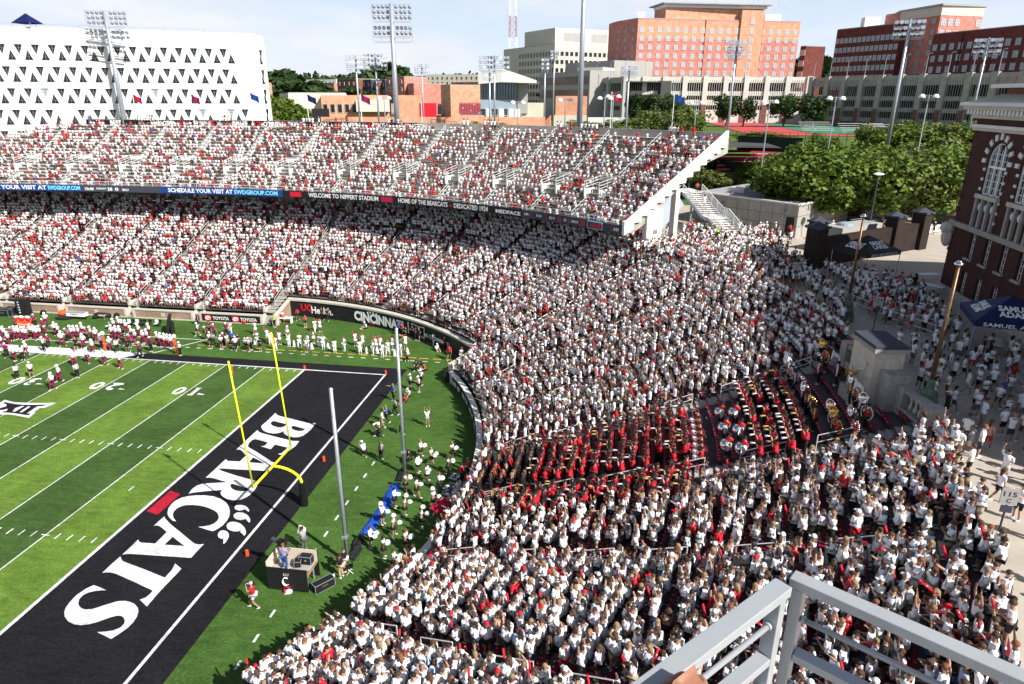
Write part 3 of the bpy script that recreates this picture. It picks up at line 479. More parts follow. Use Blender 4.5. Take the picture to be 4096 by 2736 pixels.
def dp(s, d=0., z=0.):
    x = np.interp(s, DS, DP[:, 0]); y = np.interp(s, DS, DP[:, 1]); nx = np.interp(s, DS, DN[:, 0]); ny = np.interp(s, DS, DN[:, 1]); return (x+nx*d, y+ny*d, z)
def dst(s0, s1, step=1.6):
    n = max(2, int((s1-s0)/step)+1); o = []
    for s in np.linspace(s0, s1, n):
        a = dp(s, 0); b = dp(s, 1); o.append(((a[0], a[1]), (b[0]-a[0], b[1]-a[1])))
    return o
NU = 20; ZU = [14.15+.445*k for k in range(NU)]
prof = [(0, 13.75), (0, 14.15)]
for k in range(NU): prof += [(.8*(k+1), ZU[k]), (.8*(k+1), ZU[k]+.445)]
prof += [(18.3, ZU[-1]+.445), (18.3, 21.6), (13, 20.4), (3, 14.3), (1.5, 13.75)]
db = MB(); sweep(db, dst(0, DLEN), prof[::-1]); db.build('upper_deck_terrace', M['concrete'], kind='structure')
def s_at(u, v, z, off=0):      # deck arc length whose front point projects to display u
    ss = np.linspace(0, DLEN, 700); P = PJ([dp(s, off, z) for s in ss])[:, 0]; return float(ss[np.argmin(abs(P-u*SC))])
# back parapet: black banner with names, then bare grey concrete
e = empty('rim_wall', dp(60, 18, 22), 0, 'rim wall behind the top row, black name banner turning to bare grey concrete', 'wall')
s1 = s_at(960, 0, 23, 17.2)
mb = MB(); sweep(mb, dst(0, DLEN), [(17.3, 22.9), (17.3, 24.0), (17.6, 24.0), (17.6, 22.9)]); mb.build('parapet', M['concrete'], e)
mb = MB(); sweep(mb, dst(0, s1), [(17.22, 22.95), (17.22, 23.95), (17.29, 23.95), (17.29, 22.95)]); mb.build('banner', M['banner_black'], e)
def dtext(mb, s, s0, off, z, h, width=None, bold=.03):
    V, F, wd = text2d(s, bold); k = h if width is None else width/wd
    mb.add([dp(s0+p[0]*k, off, z+p[1]*h) for p in V], F)
mw = MB(); mr = MB()
for u, t, un, nm in ((75, 'SMALIS', 52, '28'), (160, 'SMALIS', 138, '28'), (262, 'BEST', 240, '28'), (358, 'SHALOSKY', 336, '39'), (448, 'JENKINS', 424, '62'), (505, 'MARVASO', 492, '5'), (538, 'TURLEY', 526, '30'), (612, "O'BRIEN", 598, '12'), (668, 'TAYLER', 655, '20'), (735, 'COIN', 722, '55'), (792, 'RUFFIN', 780, '44'), (862, 'PIKE', 850, '14'), (915, 'HUNTINGTON', 900, '33')):
    a = s_at(u-8, 0, 23.4, 17.2); b = s_at(un-8, 0, 23.4, 17.2); dtext(mw, t, a, 17.19, 23.08, .72, .62*len(t)*.72*1.1); dtext(mr, nm, b-.6, 17.19, 23.08, .72, 1.3)
mw.build('name_lettering', M['white'], e); mr.build('number_lettering', M['red'], e)
# benches of the deck
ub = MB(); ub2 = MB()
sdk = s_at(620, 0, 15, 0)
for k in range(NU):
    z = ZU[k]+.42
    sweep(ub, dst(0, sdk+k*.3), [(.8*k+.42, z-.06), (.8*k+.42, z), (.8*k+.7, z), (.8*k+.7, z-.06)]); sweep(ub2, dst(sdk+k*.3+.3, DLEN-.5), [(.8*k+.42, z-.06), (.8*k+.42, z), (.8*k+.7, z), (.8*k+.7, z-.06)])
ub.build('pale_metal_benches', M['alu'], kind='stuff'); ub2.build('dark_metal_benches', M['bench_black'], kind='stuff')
# vomitories and deck aisles
sv = [s_at(u, 0, 17.8, 5.5) for u in (62, 180, 300, 418, 538, 658, 800, 928, 1048, 1160, 1272, 1372)]
vmesh = None; DA = []
for i, s in enumerate(sv):
    p = dp(s, 0); a = dp(s, 0); b = dp(s, 1); rz = math.atan2(b[1]-a[1], b[0]-a[0])-math.pi/2
    DA.append(s)
    if vmesh is None:
        vmesh = []
        z0 = ZU[5]-.2
        mb = MB()
        for x in (-1.25, 1.05): mb.bb((x, 4.0, ZU[4]-.3), (x+.2, 7.4, ZU[4]+1.5))
        mb.bb((-1.25, 7.2, ZU[4]), (1.25, 7.4, ZU[8]+.9)); vmesh.append(('side_wall', mb.mesh('side_wall', M['concrete_white'])))
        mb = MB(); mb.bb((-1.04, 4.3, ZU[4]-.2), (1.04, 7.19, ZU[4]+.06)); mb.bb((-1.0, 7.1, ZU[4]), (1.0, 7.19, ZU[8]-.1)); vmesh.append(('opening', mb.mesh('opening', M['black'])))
        mb = MB()
        for x in (-1.15, 1.15):
            for h in (.35, .7, 1.05):
                mb.tube((x, 4.05, ZU[4]+1.5+h-.2), (x, 7.3, ZU[8]+h), .035, n=5)
            for y in (4.05, 5.7, 7.3): t = (y-4.05)/3.25; zz = (1-t)*(ZU[4]+1.5)+t*ZU[8]; mb.tube((x, y, zz-.4), (x, y, zz+1.05), .035, n=5)
        for h in (.35, .7, 1.05): mb.tube((-1.15, 7.3, ZU[8]+h), (1.15, 7.3, ZU[8]+h), .035, n=5)
        vmesh.append(('guard_rail', mb.mesh('guard_rail', M['rail_white'])))
        mb = MB()
        for k in range(9, NU): mb.bb((.3, .8*k, ZU[k]), (1.3, .8*k+.4, ZU[k]+.2)); 
        for k in range(0, 5): mb.bb((-.5, .8*k, ZU[k]), (.5, .8*k+.4, ZU[k]+.2))
        vmesh.append(('aisle_steps', mb.mesh('aisle_steps', M['concrete_white'])))
        for lo, hi, x in ((9, 12, 1.35), (12.4, 15.5, 1.35), (16, 19.5, 1.35), (0.2, 3.4, .0)):
            mb = MB(); za, zb = ZU[0]+.445*lo/1.0, ZU[0]+.445*hi
            for h in (.5, .95): mb.tube((x, .8*lo+.4, za+h), (x, .8*hi+.4, zb+h), .035, n=5)
            for y, z in ((.8*lo+.4, za), (.8*(lo+hi)/2+.4, (za+zb)/2), (.8*hi+.4, zb)): mb.tube((x, y, z-.05), (x, y, z+.95), .035, n=5)
            vmesh.append(('handrail', mb.mesh('handrail', M['rail_white'])))
    vo = empty('vomitory', (p[0], p[1], 0), rz, '%s stair opening from the left across the upper deck, white walls and rails' % ordn[i], 'stair opening', 'stair openings in the upper deck')
    for n_, me in vmesh: inst(n_, me, (0, 0, 0), 0, vo)
# deck front rail and ribbon board
mb = MB()
for s in np.arange(0, DLEN, 1.5): mb.tube(dp(s, .1, 14.1), dp(s, .1, 15.2), .03, n=4)
for z in (14.85, 15.2):
    ss = np.arange(0, DLEN+.1, 2.); mb.path([dp(s, .1, z) for s in ss], .03, 5)
mb.build('deck_front_rail', M['rail_white'], None, 'thin white railing along the front edge of the upper deck', 'railing')
rb = empty('ribbon_board', dp(90, 0, 14), 0, 'long ribbon display board along the front edge of the upper deck', 'display board')
def seg(u0, u1, m, nm):
    a, b = (0 if u0 is None else s_at(u0, 0, 14.2)), s_at(u1, 0, 14.2); mb = MB(); sweep(mb, dst(a, b), [(-.38, 13.72), (-.38, 14.68), (-.02, 14.68), (-.02, 13.72)]); mb.build(nm, m, rb); return a, b
def rt(s, u0, u1, m, h=.58, z=13.93, bold=.035, nm='lettering'):
    a, b = s_at(u0, 0, 14.2, -.4), s_at(u1, 0, 14.2, -.4); mb = MB(); dtext(mb, s, a, -.4, z, h, b-a, bold); mb.build(nm, m, rb)
seg(None, 190, M['board_blue'], 'blue_panel'); seg(190.5, 371, M['slate'], 'score_panel'); seg(371.5, 651, M['board_blue'], 'blue_panel'); seg(651.5, 1124, M['black'], 'black_panel'); seg(1124.5, 1199, M['black'], 'black_panel'); seg(1199.5, 1429, M['slate'], 'scoreboard_panel')
rt('LE YOUR VISIT AT', -16, 106, M['white']); rt('SWDGROUP.COM', 109, 183, M['cyan']); rt('10:40', 196, 214, M['white'], .42); rt('CINCINNATI', 220, 242, M['white'], .26, 14.08); rt('28', 246, 256, M['white'], .45); rt('0', 264, 270, M['white'], .45); rt('EKU', 281, 295, M['white'], .3)
rt('SCHEDULE YOUR VISIT AT', 386, 532, M['white']); rt('SWDGROUP.COM', 536, 637, M['cyan']); rt('WELCOME TO NIPPERT STADIUM', 708, 867, M['white'], .58, bold=.025); rt('HOME OF THE BEARCATS', 912, 1026, M['white'], .58, bold=.025); rt('DEDICATED 1924', 1040, 1118, M['white'], .58, bold=.025)
rt('MEDPACE', 1136, 1193, M['white'], .42); rt('+', 1030, 1036, M['red'], .4)
for t, a, b, m, h in (('DOWN', 1202, 1211, 'white', .28), ('4', 1214, 1218, 'red', .5), ('TO GO', 1229, 1241, 'white', .28), ('3', 1249, 1253, 'red', .5), ('BALL ON', 1258, 1272, 'white', .28), ('25', 1276, 1286, 'red', .5), ('QTR', 1292, 1299, 'white', .28), ('2', 1302, 1307, 'red', .5), ('BEARCATS', 1309, 1326, 'white', .28), ('28', 1327, 1339, 'red', .55), ('10:40', 1354, 1381, 'red', .62), ('0', 1399, 1404, 'red', .5), ('GUEST', 1407, 1420, 'white', .3)):
    rt(t, a, b, M[m], h, 14.2-h/2)
mb = MB()
for (ua, za), (ub_, zb) in zip(((1351, 13.8), (1385, 13.8), (1385, 14.6), (1351, 14.6)), ((1385, 13.8), (1385, 14.6), (1351, 14.6), (1351, 13.8))): mb.tube(dp(s_at(ua, 0, 14.2), -.41, za), dp(s_at(ub_, 0, 14.2), -.41, zb), .03, n=4)
mb.build('clock_border', M['cyan'], rb); mb = MB(); a = s_at(669, 0, 14.2); mb.add([dp(a, -.4, 13.85), dp(a+1.9, -.4, 13.85), dp(a+1.9, -.4, 14.55), dp(a, -.4, 14.55)], [(0, 1, 2, 3)]); mb.build('red_emblem', M['red'], rb)
mb = MB(); a = s_at(876, 0, 14.2); mb.add([dp(a, -.4, 13.85), dp(a+2., -.4, 13.85), dp(a+2., -.4, 14.55), dp(a, -.4, 14.55)], [(0, 1, 2, 3)]); mb.build('red_emblem', M['crimson'], rb)
# stepped raker wall closing the deck
e = empty('raker_wall', dp(DLEN, 0, 11), 0, 'pale concrete stepped end wall slanting down from the top of the upper deck', 'wall')
EA = np.array(dp(DLEN, 0)[:2]); ED = np.array(dp(DLEN, 1)[:2])-EA; ET = np.array([-ED[1], ED[0]])*-1
def er(d, z, t): p = EA+ED*d+ET*t; return (p[0], p[1], z)
top = [(-.4, 15.2), (0.2, 15.3), (17.6, 24.3)]; low = [(17.6, 23.2)]
for k in range(13, -1, -1): low += [(1.25*k+1.2, 14.3+.62*k+.62), (1.25*k+1.2, 14.3+.62*k)]
low += [(-.4, 13.7)]
poly = top+low
mb = MB(); n = len(poly); poly_fill(mb, [poly], lambda p: er(p[0], p[1], .35)); poly_fill(mb, [poly], lambda p: er(p[0], p[1], 0), flip=True)
for i in range(n):
    j = (i+1) % n; mb.add([er(*poly[i], 0), er(*poly[j], 0), er(*poly[j], .35), er(*poly[i], .35)], [(0, 1, 2, 3)])
mb.build('slanted_slab', M['concrete_white'], e)
mb = MB(); P = [er(3.5, 0, .3)[:2], er(6.2, 0, .3)[:2], er(6.2, 0, -.3)[:2], er(3.5, 0, -.3)[:2]]; mb.prism(P, 10.9, 16.0); mb.build('pier', M['concrete_white'], e)
mb = MB(); P = [er(8.4, 0, .3)[:2], er(9.1, 0, .3)[:2], er(9.1, 0, -.4)[:2], er(8.4, 0, -.4)[:2]]; mb.prism(P, 10.9, 18.0); mb.build('pier', M['concrete_white'], e)
mb = MB(); P = [er(4.6, 13.2, .31), er(5.4, 13.2, .31), er(5.4, 13.7, .31), er(4.6, 13.7, .31)]; mb.add(P, [(0, 1, 2, 3)]); mb.build('sign_plate', M['frame_grey'], e)
# concourse back wall under the deck, pillars
mb = MB(); sweep(mb, dst(0, DLEN-4), [(9.5, 11), (9.5, 18.2), (9.8, 18.2), (9.8, 11)]); mb.build('concourse_back_wall', M['concrete'], kind='structure')
pm = None
for i, s in enumerate(np.arange(30, DLEN-3, 9.7)):
    mb = MB(); p = dp(s, 7.5); mb.tube((p[0], p[1], 9.5), (p[0], p[1], 14.6), .35, n=10); mb.build('deck_column', M['concrete'], kind='structure')
# lower handrails
hr = {}
def handrail(rho, q, z, L, label, cat='railing', group='aisle handrails of the lower stand'):
    # an inverted U of pipe along the aisle: local +x outward and up the slope
    key = round(L, 1)
    if key not in hr:
        mb = MB(); sl = .42; mb.path([(0, 0, 0), (0, 0, .95), (L, 0, .95+L*sl), (L, 0, L*sl)], .03, 6); mb.path([(0, 0, .5), (L, 0, .5+L*sl)], .025, 5); hr[key] = mb.mesh('aisle_handrail', M['rail_white'])
    nx, ny = bn(q); o = inst('aisle_handrail', hr[key], bp(rho, q, z), math.atan2(ny, nx)); tag(o, label, cat, group)
for ai, a in enumerate(AIS):
    for j, k in enumerate(range(rows_at(a)+2, 32, 5)):
        where = ('%s aisle right of the wall corner' % ordn[ai-5]) if a > 0 else ('%s aisle left of the wall corner' % ordn[4-ai])
        handrail(RHO[k]+.1, a, ZT[k], 2.0 if j % 2 else 2.4, 'pale pipe handrail, %s up from the field, in the %s' % (ordn[j], where))
# ------------------------------------------------------------------ people
def pose(arm='down', leg='stand', lean=0., sp=1.):
    J = dict(pel=(0, 0, .96), wai=(0, .0, 1.10), che=(0, .01, 1.30), nek=(0, 0, 1.46), hd0=(0, .02, 1.55), hd1=(0, .035, 1.64), hd2=(0, .03, 1.73))
    for s, n in ((-1, 'l'), (1, 'r')):
        J['sh'+n] = (s*.185*sp, 0, 1.41); J['hp'+n] = (s*.095, 0, .9); J['kn'+n] = (s*.11, .02, .5); J['an'+n] = (s*.12, -.03, .09); J['to'+n] = (s*.135, .13, .045)
    A = {'down': ((.25, -.03, 1.13), (.27, .06, .88)), 'phone': ((.24, .05, 1.15), (.07, .33, 1.24)), 'clap': ((.27, .12, 1.17), (.05, .36, 1.33)), 'up': ((.30, .05, 1.66), (.22, .10, 1.93)), 'hip': ((.38, -.06, 1.17), (.2, .04, 1.0)),
         'cross': ((.25, .08, 1.16), (-.06, .22, 1.2)), 'camera': ((.25, .17, 1.28), (.08, .28, 1.56)), 'hold': ((.25, .06, 1.14), (.17, .34, 1.1)), 'lap': ((.24, .1, 1.16), (.12, .36, 1.05)), 'wide': ((.42, .05, 1.25), (.62, .12, 1.1))}
    def arm_(n, s, a):
        e, w_ = A[a]; J['el'+n] = (s*e[0], e[1], e[2]); J['wr'+n] = (s*w_[0], w_[1], w_[2])
    if arm == 'oneup': arm_('r', 1, 'up'); arm_('l', -1, 'hold')
    elif arm == 'point': arm_('l', -1, 'down'); J['elr'] = (.25, .25, 1.5); J['wrr'] = (.22, .5, 1.62)
    elif arm == 'onehip': arm_('r', 1, 'hip'); arm_('l', -1, 'down')
    elif arm == 'pom': arm_('l', -1, 'hip'); arm_('r', 1, 'phone')
    else: arm_('l', -1, arm); arm_('r', 1, arm)
    if leg == 'walk':
        J['knr'] = (.1, .2, .53); J['anr'] = (.1, .28, .1); J['tor'] = (.11, .43, .06); J['knl'] = (-.1, .02, .5); J['anl'] = (-.1, -.26, .13); J['tol'] = (-.11, -.12, .045)
    if leg == 'wide':
        for s, n in ((-1, 'l'), (1, 'r')): J['kn'+n] = (s*.2, .05, .49); J['an'+n] = (s*.27, 0, .09); J['to'+n] = (s*.31, .14, .045)
    if leg == 'crouch':
        for k in ('pel', 'wai', 'che', 'nek', 'hd0', 'hd1', 'hd2', 'shl', 'shr', 'ell', 'elr', 'wrl', 'wrr', 'hpl', 'hpr'): x, y, z = J[k]; J[k] = (x, y+(z-.96)*.35, z-.28-(max(0, z-.96))*.06)
        for s, n in ((-1, 'l'), (1, 'r')): J['kn'+n] = (s*.22, .2, .42); J['an'+n] = (s*.25, -.03, .09); J['to'+n] = (s*.28, .1, .045)
    dz = 0
    if leg in ('sit', 'ground', 'kneel'):
        dz = {'sit': -.46, 'ground': -.82, 'kneel': -.46}[leg]
        for k in list(J):
            if k[:2] not in ('kn', 'an', 'to'): x, y, z = J[k]; J[k] = (x, y+(z-.96)*(.1 if leg == 'sit' else .25), z+dz)
        for s, n in ((-1, 'l'), (1, 'r')):
            if leg == 'sit': J['kn'+n] = (s*.13, .42, .5); J['an'+n] = (s*.13, .42, .1); J['to'+n] = (s*.14, .57, .045)
            elif leg == 'ground': J['kn'+n] = (s*.2, .42, .32); J['an'+n] = (s*.16, .72, .07); J['to'+n] = (s*.17, .78, .18)
            else:
                if s > 0: J['kn'+n] = (.14, .4, .48); J['an'+n] = (.14, .36, .09); J['to'+n] = (.14, .5, .045)
                else: J['kn'+n] = (-.12, .1, .06); J['an'+n] = (-.12, -.3, .08); J['to'+n] = (-.12, -.38, .05)
    if lean:
        c, s_ = math.cos(lean), math.sin(lean); z0 = J['pel'][2]
        for k in list(J):
            if k[:2] not in ('kn', 'an', 'to', 'hp'): x, y, z = J[k]; y2 = y*c+(z-z0)*s_; J[k] = (x, y2, z0+(z-z0)*c-y*s_)
    return J
RAD = dict(pel=.145, wai=.125, che=.15, nek=.06, hd0=.07, hd1=.095, hd2=.06, shl=.065, shr=.065, ell=.045, elr=.045, wrl=.03, wrr=.03, hpl=.095, hpr=.095, knl=.062, knr=.062, anl=.042, anr=.042, tol=.042, tor=.042)
def lerp(a, b, t): return tuple(a[i]*(1-t)+b[i]*t for i in range(3))
def skin_mesh(V, E, Rd, root=0, sub=1):
    me = bpy.data.meshes.new('sk'); me.from_pydata(V, E, []); o = bpy.data.objects.new('sk', me); col.objects.link(o)
    md = o.modifiers.new('s', 'SKIN'); md.use_smooth_shade = True
    if sub: sb = o.modifiers.new('b', 'SUBSURF'); sb.levels = sub; sb.render_levels = sub
    if not me.skin_vertices:
        bpy.context.view_layer.objects.active = o; o.select_set(True)
    L = me.skin_vertices[0].data if me.skin_vertices else None
    if L is None:
        bm_ = None
    for i, r in enumerate(Rd): L[i].radius = r if hasattr(r, '__len__') else (r, r)
    L[root].use_root = True
    dg = bpy.context.evaluated_depsgraph_get(); ev = o.evaluated_get(dg); m2 = ev.to_mesh()
    vs = [tuple(v.co) for v in m2.vertices]; fs = [tuple(p.vertices) for p in m2.polygons]; ev.to_mesh_clear(); bpy.data.objects.remove(o); bpy.data.meshes.remove(me)
    return vs, fs
def chain(J, parts, scale=1., add=0.):
    """parts: list of bone chains of joint names or (a, b, t) points; returns verts, edges, radii."""
    idx = {}; V = []; E = []; Rr = []
    def get(k):
        if k in idx: return idx[k]
        if isinstance(k, tuple): p = lerp(J[k[0]], J[k[1]], k[2]); r = RAD[k[0]]*(1-k[2])+RAD[k[1]]*k[2]
        else: p = J[k]; r = RAD[k]
        idx[k] = len(V); V.append(p); rr = r*scale+add
        Rr.append((rr*1.12, rr*.8) if k in ('che', 'pel', 'wai') else rr); return idx[k]
    for c in parts:
        for a, b in zip(c, c[1:]): E.append((get(a), get(b)))
    return V, E, Rr
def person_parts(arm='down', leg='stand', top='tee', bottom='shorts', hair='short', lean=0., slim=1.):
    J = pose(arm, leg, lean, slim); o = {}
    V, E, Rr = chain(J, [('pel', 'wai', 'che', 'nek', 'hd0', 'hd1', 'hd2'), ('che', 'shl', 'ell', 'wrl'), ('che', 'shr', 'elr', 'wrr'), ('pel', 'hpl', 'knl', 'anl', 'tol'), ('pel', 'hpr', 'knr', 'anr', 'tor')], slim)
    vs, fs = skin_mesh(V, E, Rr); mb = MB(); mb.add(vs, fs, 0)
    h1 = Vector(J['hd1']); f = Vector((0, 1, 0))
    mb.tube(h1+f*.085+Vector((0, 0, .01)), h1+f*.125+Vector((0, 0, -.02)), .012, .018, 4, 0)
    for s in (-1, 1): mb.box(h1+Vector((s*.036, .093, .02)), (.022, .012, .012), mi=1); mb.tube(h1+Vector((s*.09, 0, .0)), h1+Vector((s*.105, -.01, .0)), .025, .018, 5, 0)
    mb.box(h1+Vector((0, .088, -.045)), (.045, .012, .01), mi=1)
    for n, s in (('l', -1), ('r', 1)):     # palm, four fingers and a thumb
        w_ = Vector(J['wr'+n]); d = (w_-Vector(J['el'+n])).normalized(); sd = d.cross(Vector((0, 0, 1)) if abs(d.z) < .8 else Vector((0, 1, 0))).normalized(); up = sd.cross(d)
        pm_ = w_+d*.045; mb.tube(w_-d*.01, w_+d*.09, .03, .036, 6, 0, ell=.55)
        for k in range(4):
            b = w_+d*.085+sd*(k-1.5)*.018; Lf = (.05, .062, .058, .045)[k]; m_ = b+d*Lf*.6-up*.006; mb.tube(b, m_, .009, .008, 4, 0, False); mb.tube(m_, m_+d*Lf*.45-up*.02, .008, .006, 4, 0)
        b = w_+d*.03+sd*(-s)*.03; mb.tube(b, b+d*.04+sd*(-s)*.02, .011, .008, 4, 0)
    for n in 'lr': a = Vector(J['an'+n]); t = Vector(J['to'+n]); mb.tube(a-(t-a)*.35-Vector((0, 0, .03)), t+(t-a)*.15, .052, .045, 7, 2, ell=.8)
    o['body'] = mb.mesh('person_body', [M['skin_any'], M['eye'], M['shoe']], True)
    # shirt
    slv = {'tee': .62, 'tank': .12, 'long': 1.9, 'jersey': .8, 'crop': .5}.get(top)
    if top:
        ch = [(('pel', 'wai', .0) if top not in ('crop',) else ('wai', 'che', .4), 'wai', 'che', ('che', 'nek', .75))] if top != 'crop' else [(('wai', 'che', .45), 'che', ('che', 'nek', .75))]
        for n in 'lr':
            if slv > 1: ch.append(('che', 'sh'+n, 'el'+n, ('el'+n, 'wr'+n, .85)))
            else: ch.append(('che', 'sh'+n, ('sh'+n, 'el'+n, slv)))
        V, E, Rr = chain(J, ch, slim*(1.1 if top != 'jersey' else 1.28), .016); root = [i for i, e in enumerate(V) if tuple(e) == tuple(J['che'])][0]
        vs, fs = skin_mesh(V, E, Rr, root); mb = MB(); mb.add(vs, fs); o['shirt'] = mb.mesh('shirt', [M['cloth']], True)
    tl = {'shorts': .72, 'trousers': 0, 'short_shorts': .4}.get(bottom)
    if bottom in ('shorts', 'short_shorts'):
        V, E, Rr = chain(J, [('pel', 'hpl', ('hpl', 'knl', tl)), ('pel', 'hpr', ('hpr', 'knr', tl))], 1.1*slim, .014); vs, fs = skin_mesh(V, E, Rr); o['shorts'] = MB().add(vs, fs).mesh('shorts', [M['cloth']], True)
    elif bottom == 'trousers':
        V, E, Rr = chain(J, [('pel', 'hpl', 'knl', ('knl', 'anl', .9)), ('pel', 'hpr', 'knr', ('knr', 'anr', .9))], 1.08*slim, .014); vs, fs = skin_mesh(V, E, Rr); o['trousers'] = MB().add(vs, fs).mesh('trousers', [M['cloth']], True)
    elif bottom == 'skirt':
        p = J['pel']; mb = MB(); mb.lathe((p[0], p[1], p[2]-.28), [(.24, 0), (.2, .14), (.15, .24), (.125, .31)], 14); o['skirt'] = mb.mesh('skirt', [M['cloth']], True)
    hd = Vector(J['hd1'])+Vector((0, -.012, .035)); mb = MB()
    if hair == 'short': mb.ball(hd, .115, 10, 6, sx=.93, sy=1.0, sz=.92); o['hair'] = mb.mesh('hair', [M['hair_any']], True)
    elif hair == 'long': mb.ball(hd, .118, 10, 6, sx=.95, sz=.95); mb.tube(hd+Vector((0, -.06, .02)), hd+Vector((0, -.13, -.3)), .1, .055, 8, ell=.6); o['hair'] = mb.mesh('hair', [M['hair_any']], True)
    elif hair == 'pony': mb.ball(hd, .115, 10, 6, sx=.93, sz=.95); mb.tube(hd+Vector((0, -.1, .06)), hd+Vector((0, -.17, -.2)), .04, .025, 6); o['hair'] = mb.mesh('hair', [M['hair_any']], True)
    elif hair == 'bald': pass
    elif hair == 'cap':
        mb.ball(hd+Vector((0, 0, .015)), .118, 10, 6, sx=.95, sz=.85); mb.box(hd+Vector((0, .15, .0)), (.15, .12, .014)); o['cap'] = mb.mesh('cap', [M['cloth']], True)
    elif hair == 'hat':
        mb.lathe(hd+Vector((0, 0, .0)), [(.22, 0), (.23, .02), (.12, .03), (.11, .12), (.06, .15)], 12); o['hat'] = mb.mesh('hat', [M['cloth']], True)
    elif hair == 'helmet':
        mb.ball(hd+Vector((0, .01, .0)), .15, 12, 8, sx=.92, sy=1.05); mb.tube(hd+Vector((-.1, .1, -.07)), hd+Vector((0, .19, -.07)), .012, n=4); mb.tube(hd+Vector((.1, .1, -.07)), hd+Vector((0, .19, -.07)), .012, n=4); mb.tube(hd+Vector((0, .19, -.11)), hd+Vector((0, .17, .0)), .012, n=4); o['helmet'] = mb.mesh('helmet', [M['cloth']], True)
    o['J'] = J; return o
PC = {}
WHITE = (.88, .88, .91); RED = (.62, .012, .03); BLK = (.014, .014, .016); MAROON = (.22, .008, .06)
HAIRC = {'brown': (.07, .038, .022), 'blond': (.26, .17, .08), 'dark': (.02, .014, .012), 'auburn': (.2, .07, .03)}
SKC = [(.40, .23, .165), (.35, .195, .135), (.46, .29, .22), (.28, .15, .1), (.16, .085, .055), (.09, .05, .035)]
def person(loc, rz, label, group=None, arm='down', leg='stand', top='tee', bottom='shorts', hair='short', tc=WHITE, bc=BLK, hc=(.1, .05, .025), sk=None, sz=1., lean=0., parts=True, slim=1., shoe=None):
    k = (arm, leg, top, bottom, hair, round(lean, 2), slim)
    if k not in PC: PC[k] = person_parts(*k)
    P = PC[k]; sk = SKC[random.choice((0, 0, 1, 1, 2, 3, 4))] if sk is None else sk
    o = inst('person', P['body'], loc, rz, None, sz, sk); tag(o, label, 'person', group)
    for nm in ('shirt', 'shorts', 'trousers', 'skirt', 'hair', 'cap', 'hat', 'helmet'):
        if nm in P: inst({'shirt': 'shirt'}.get(nm, nm), P[nm], (0, 0, 0), 0, o, None, tc if nm == 'shirt' else bc if nm in ('shorts', 'trousers', 'skirt') else hc)
    return o
def local(o, v):
    c, s = math.cos(o.rotation_euler[2]), math.sin(o.rotation_euler[2]); k = o.scale[0]; return (o.location[0]+(v[0]*c-v[1]*s)*k, o.location[1]+(v[0]*s+v[1]*c)*k, o.location[2]+v[2]*k)
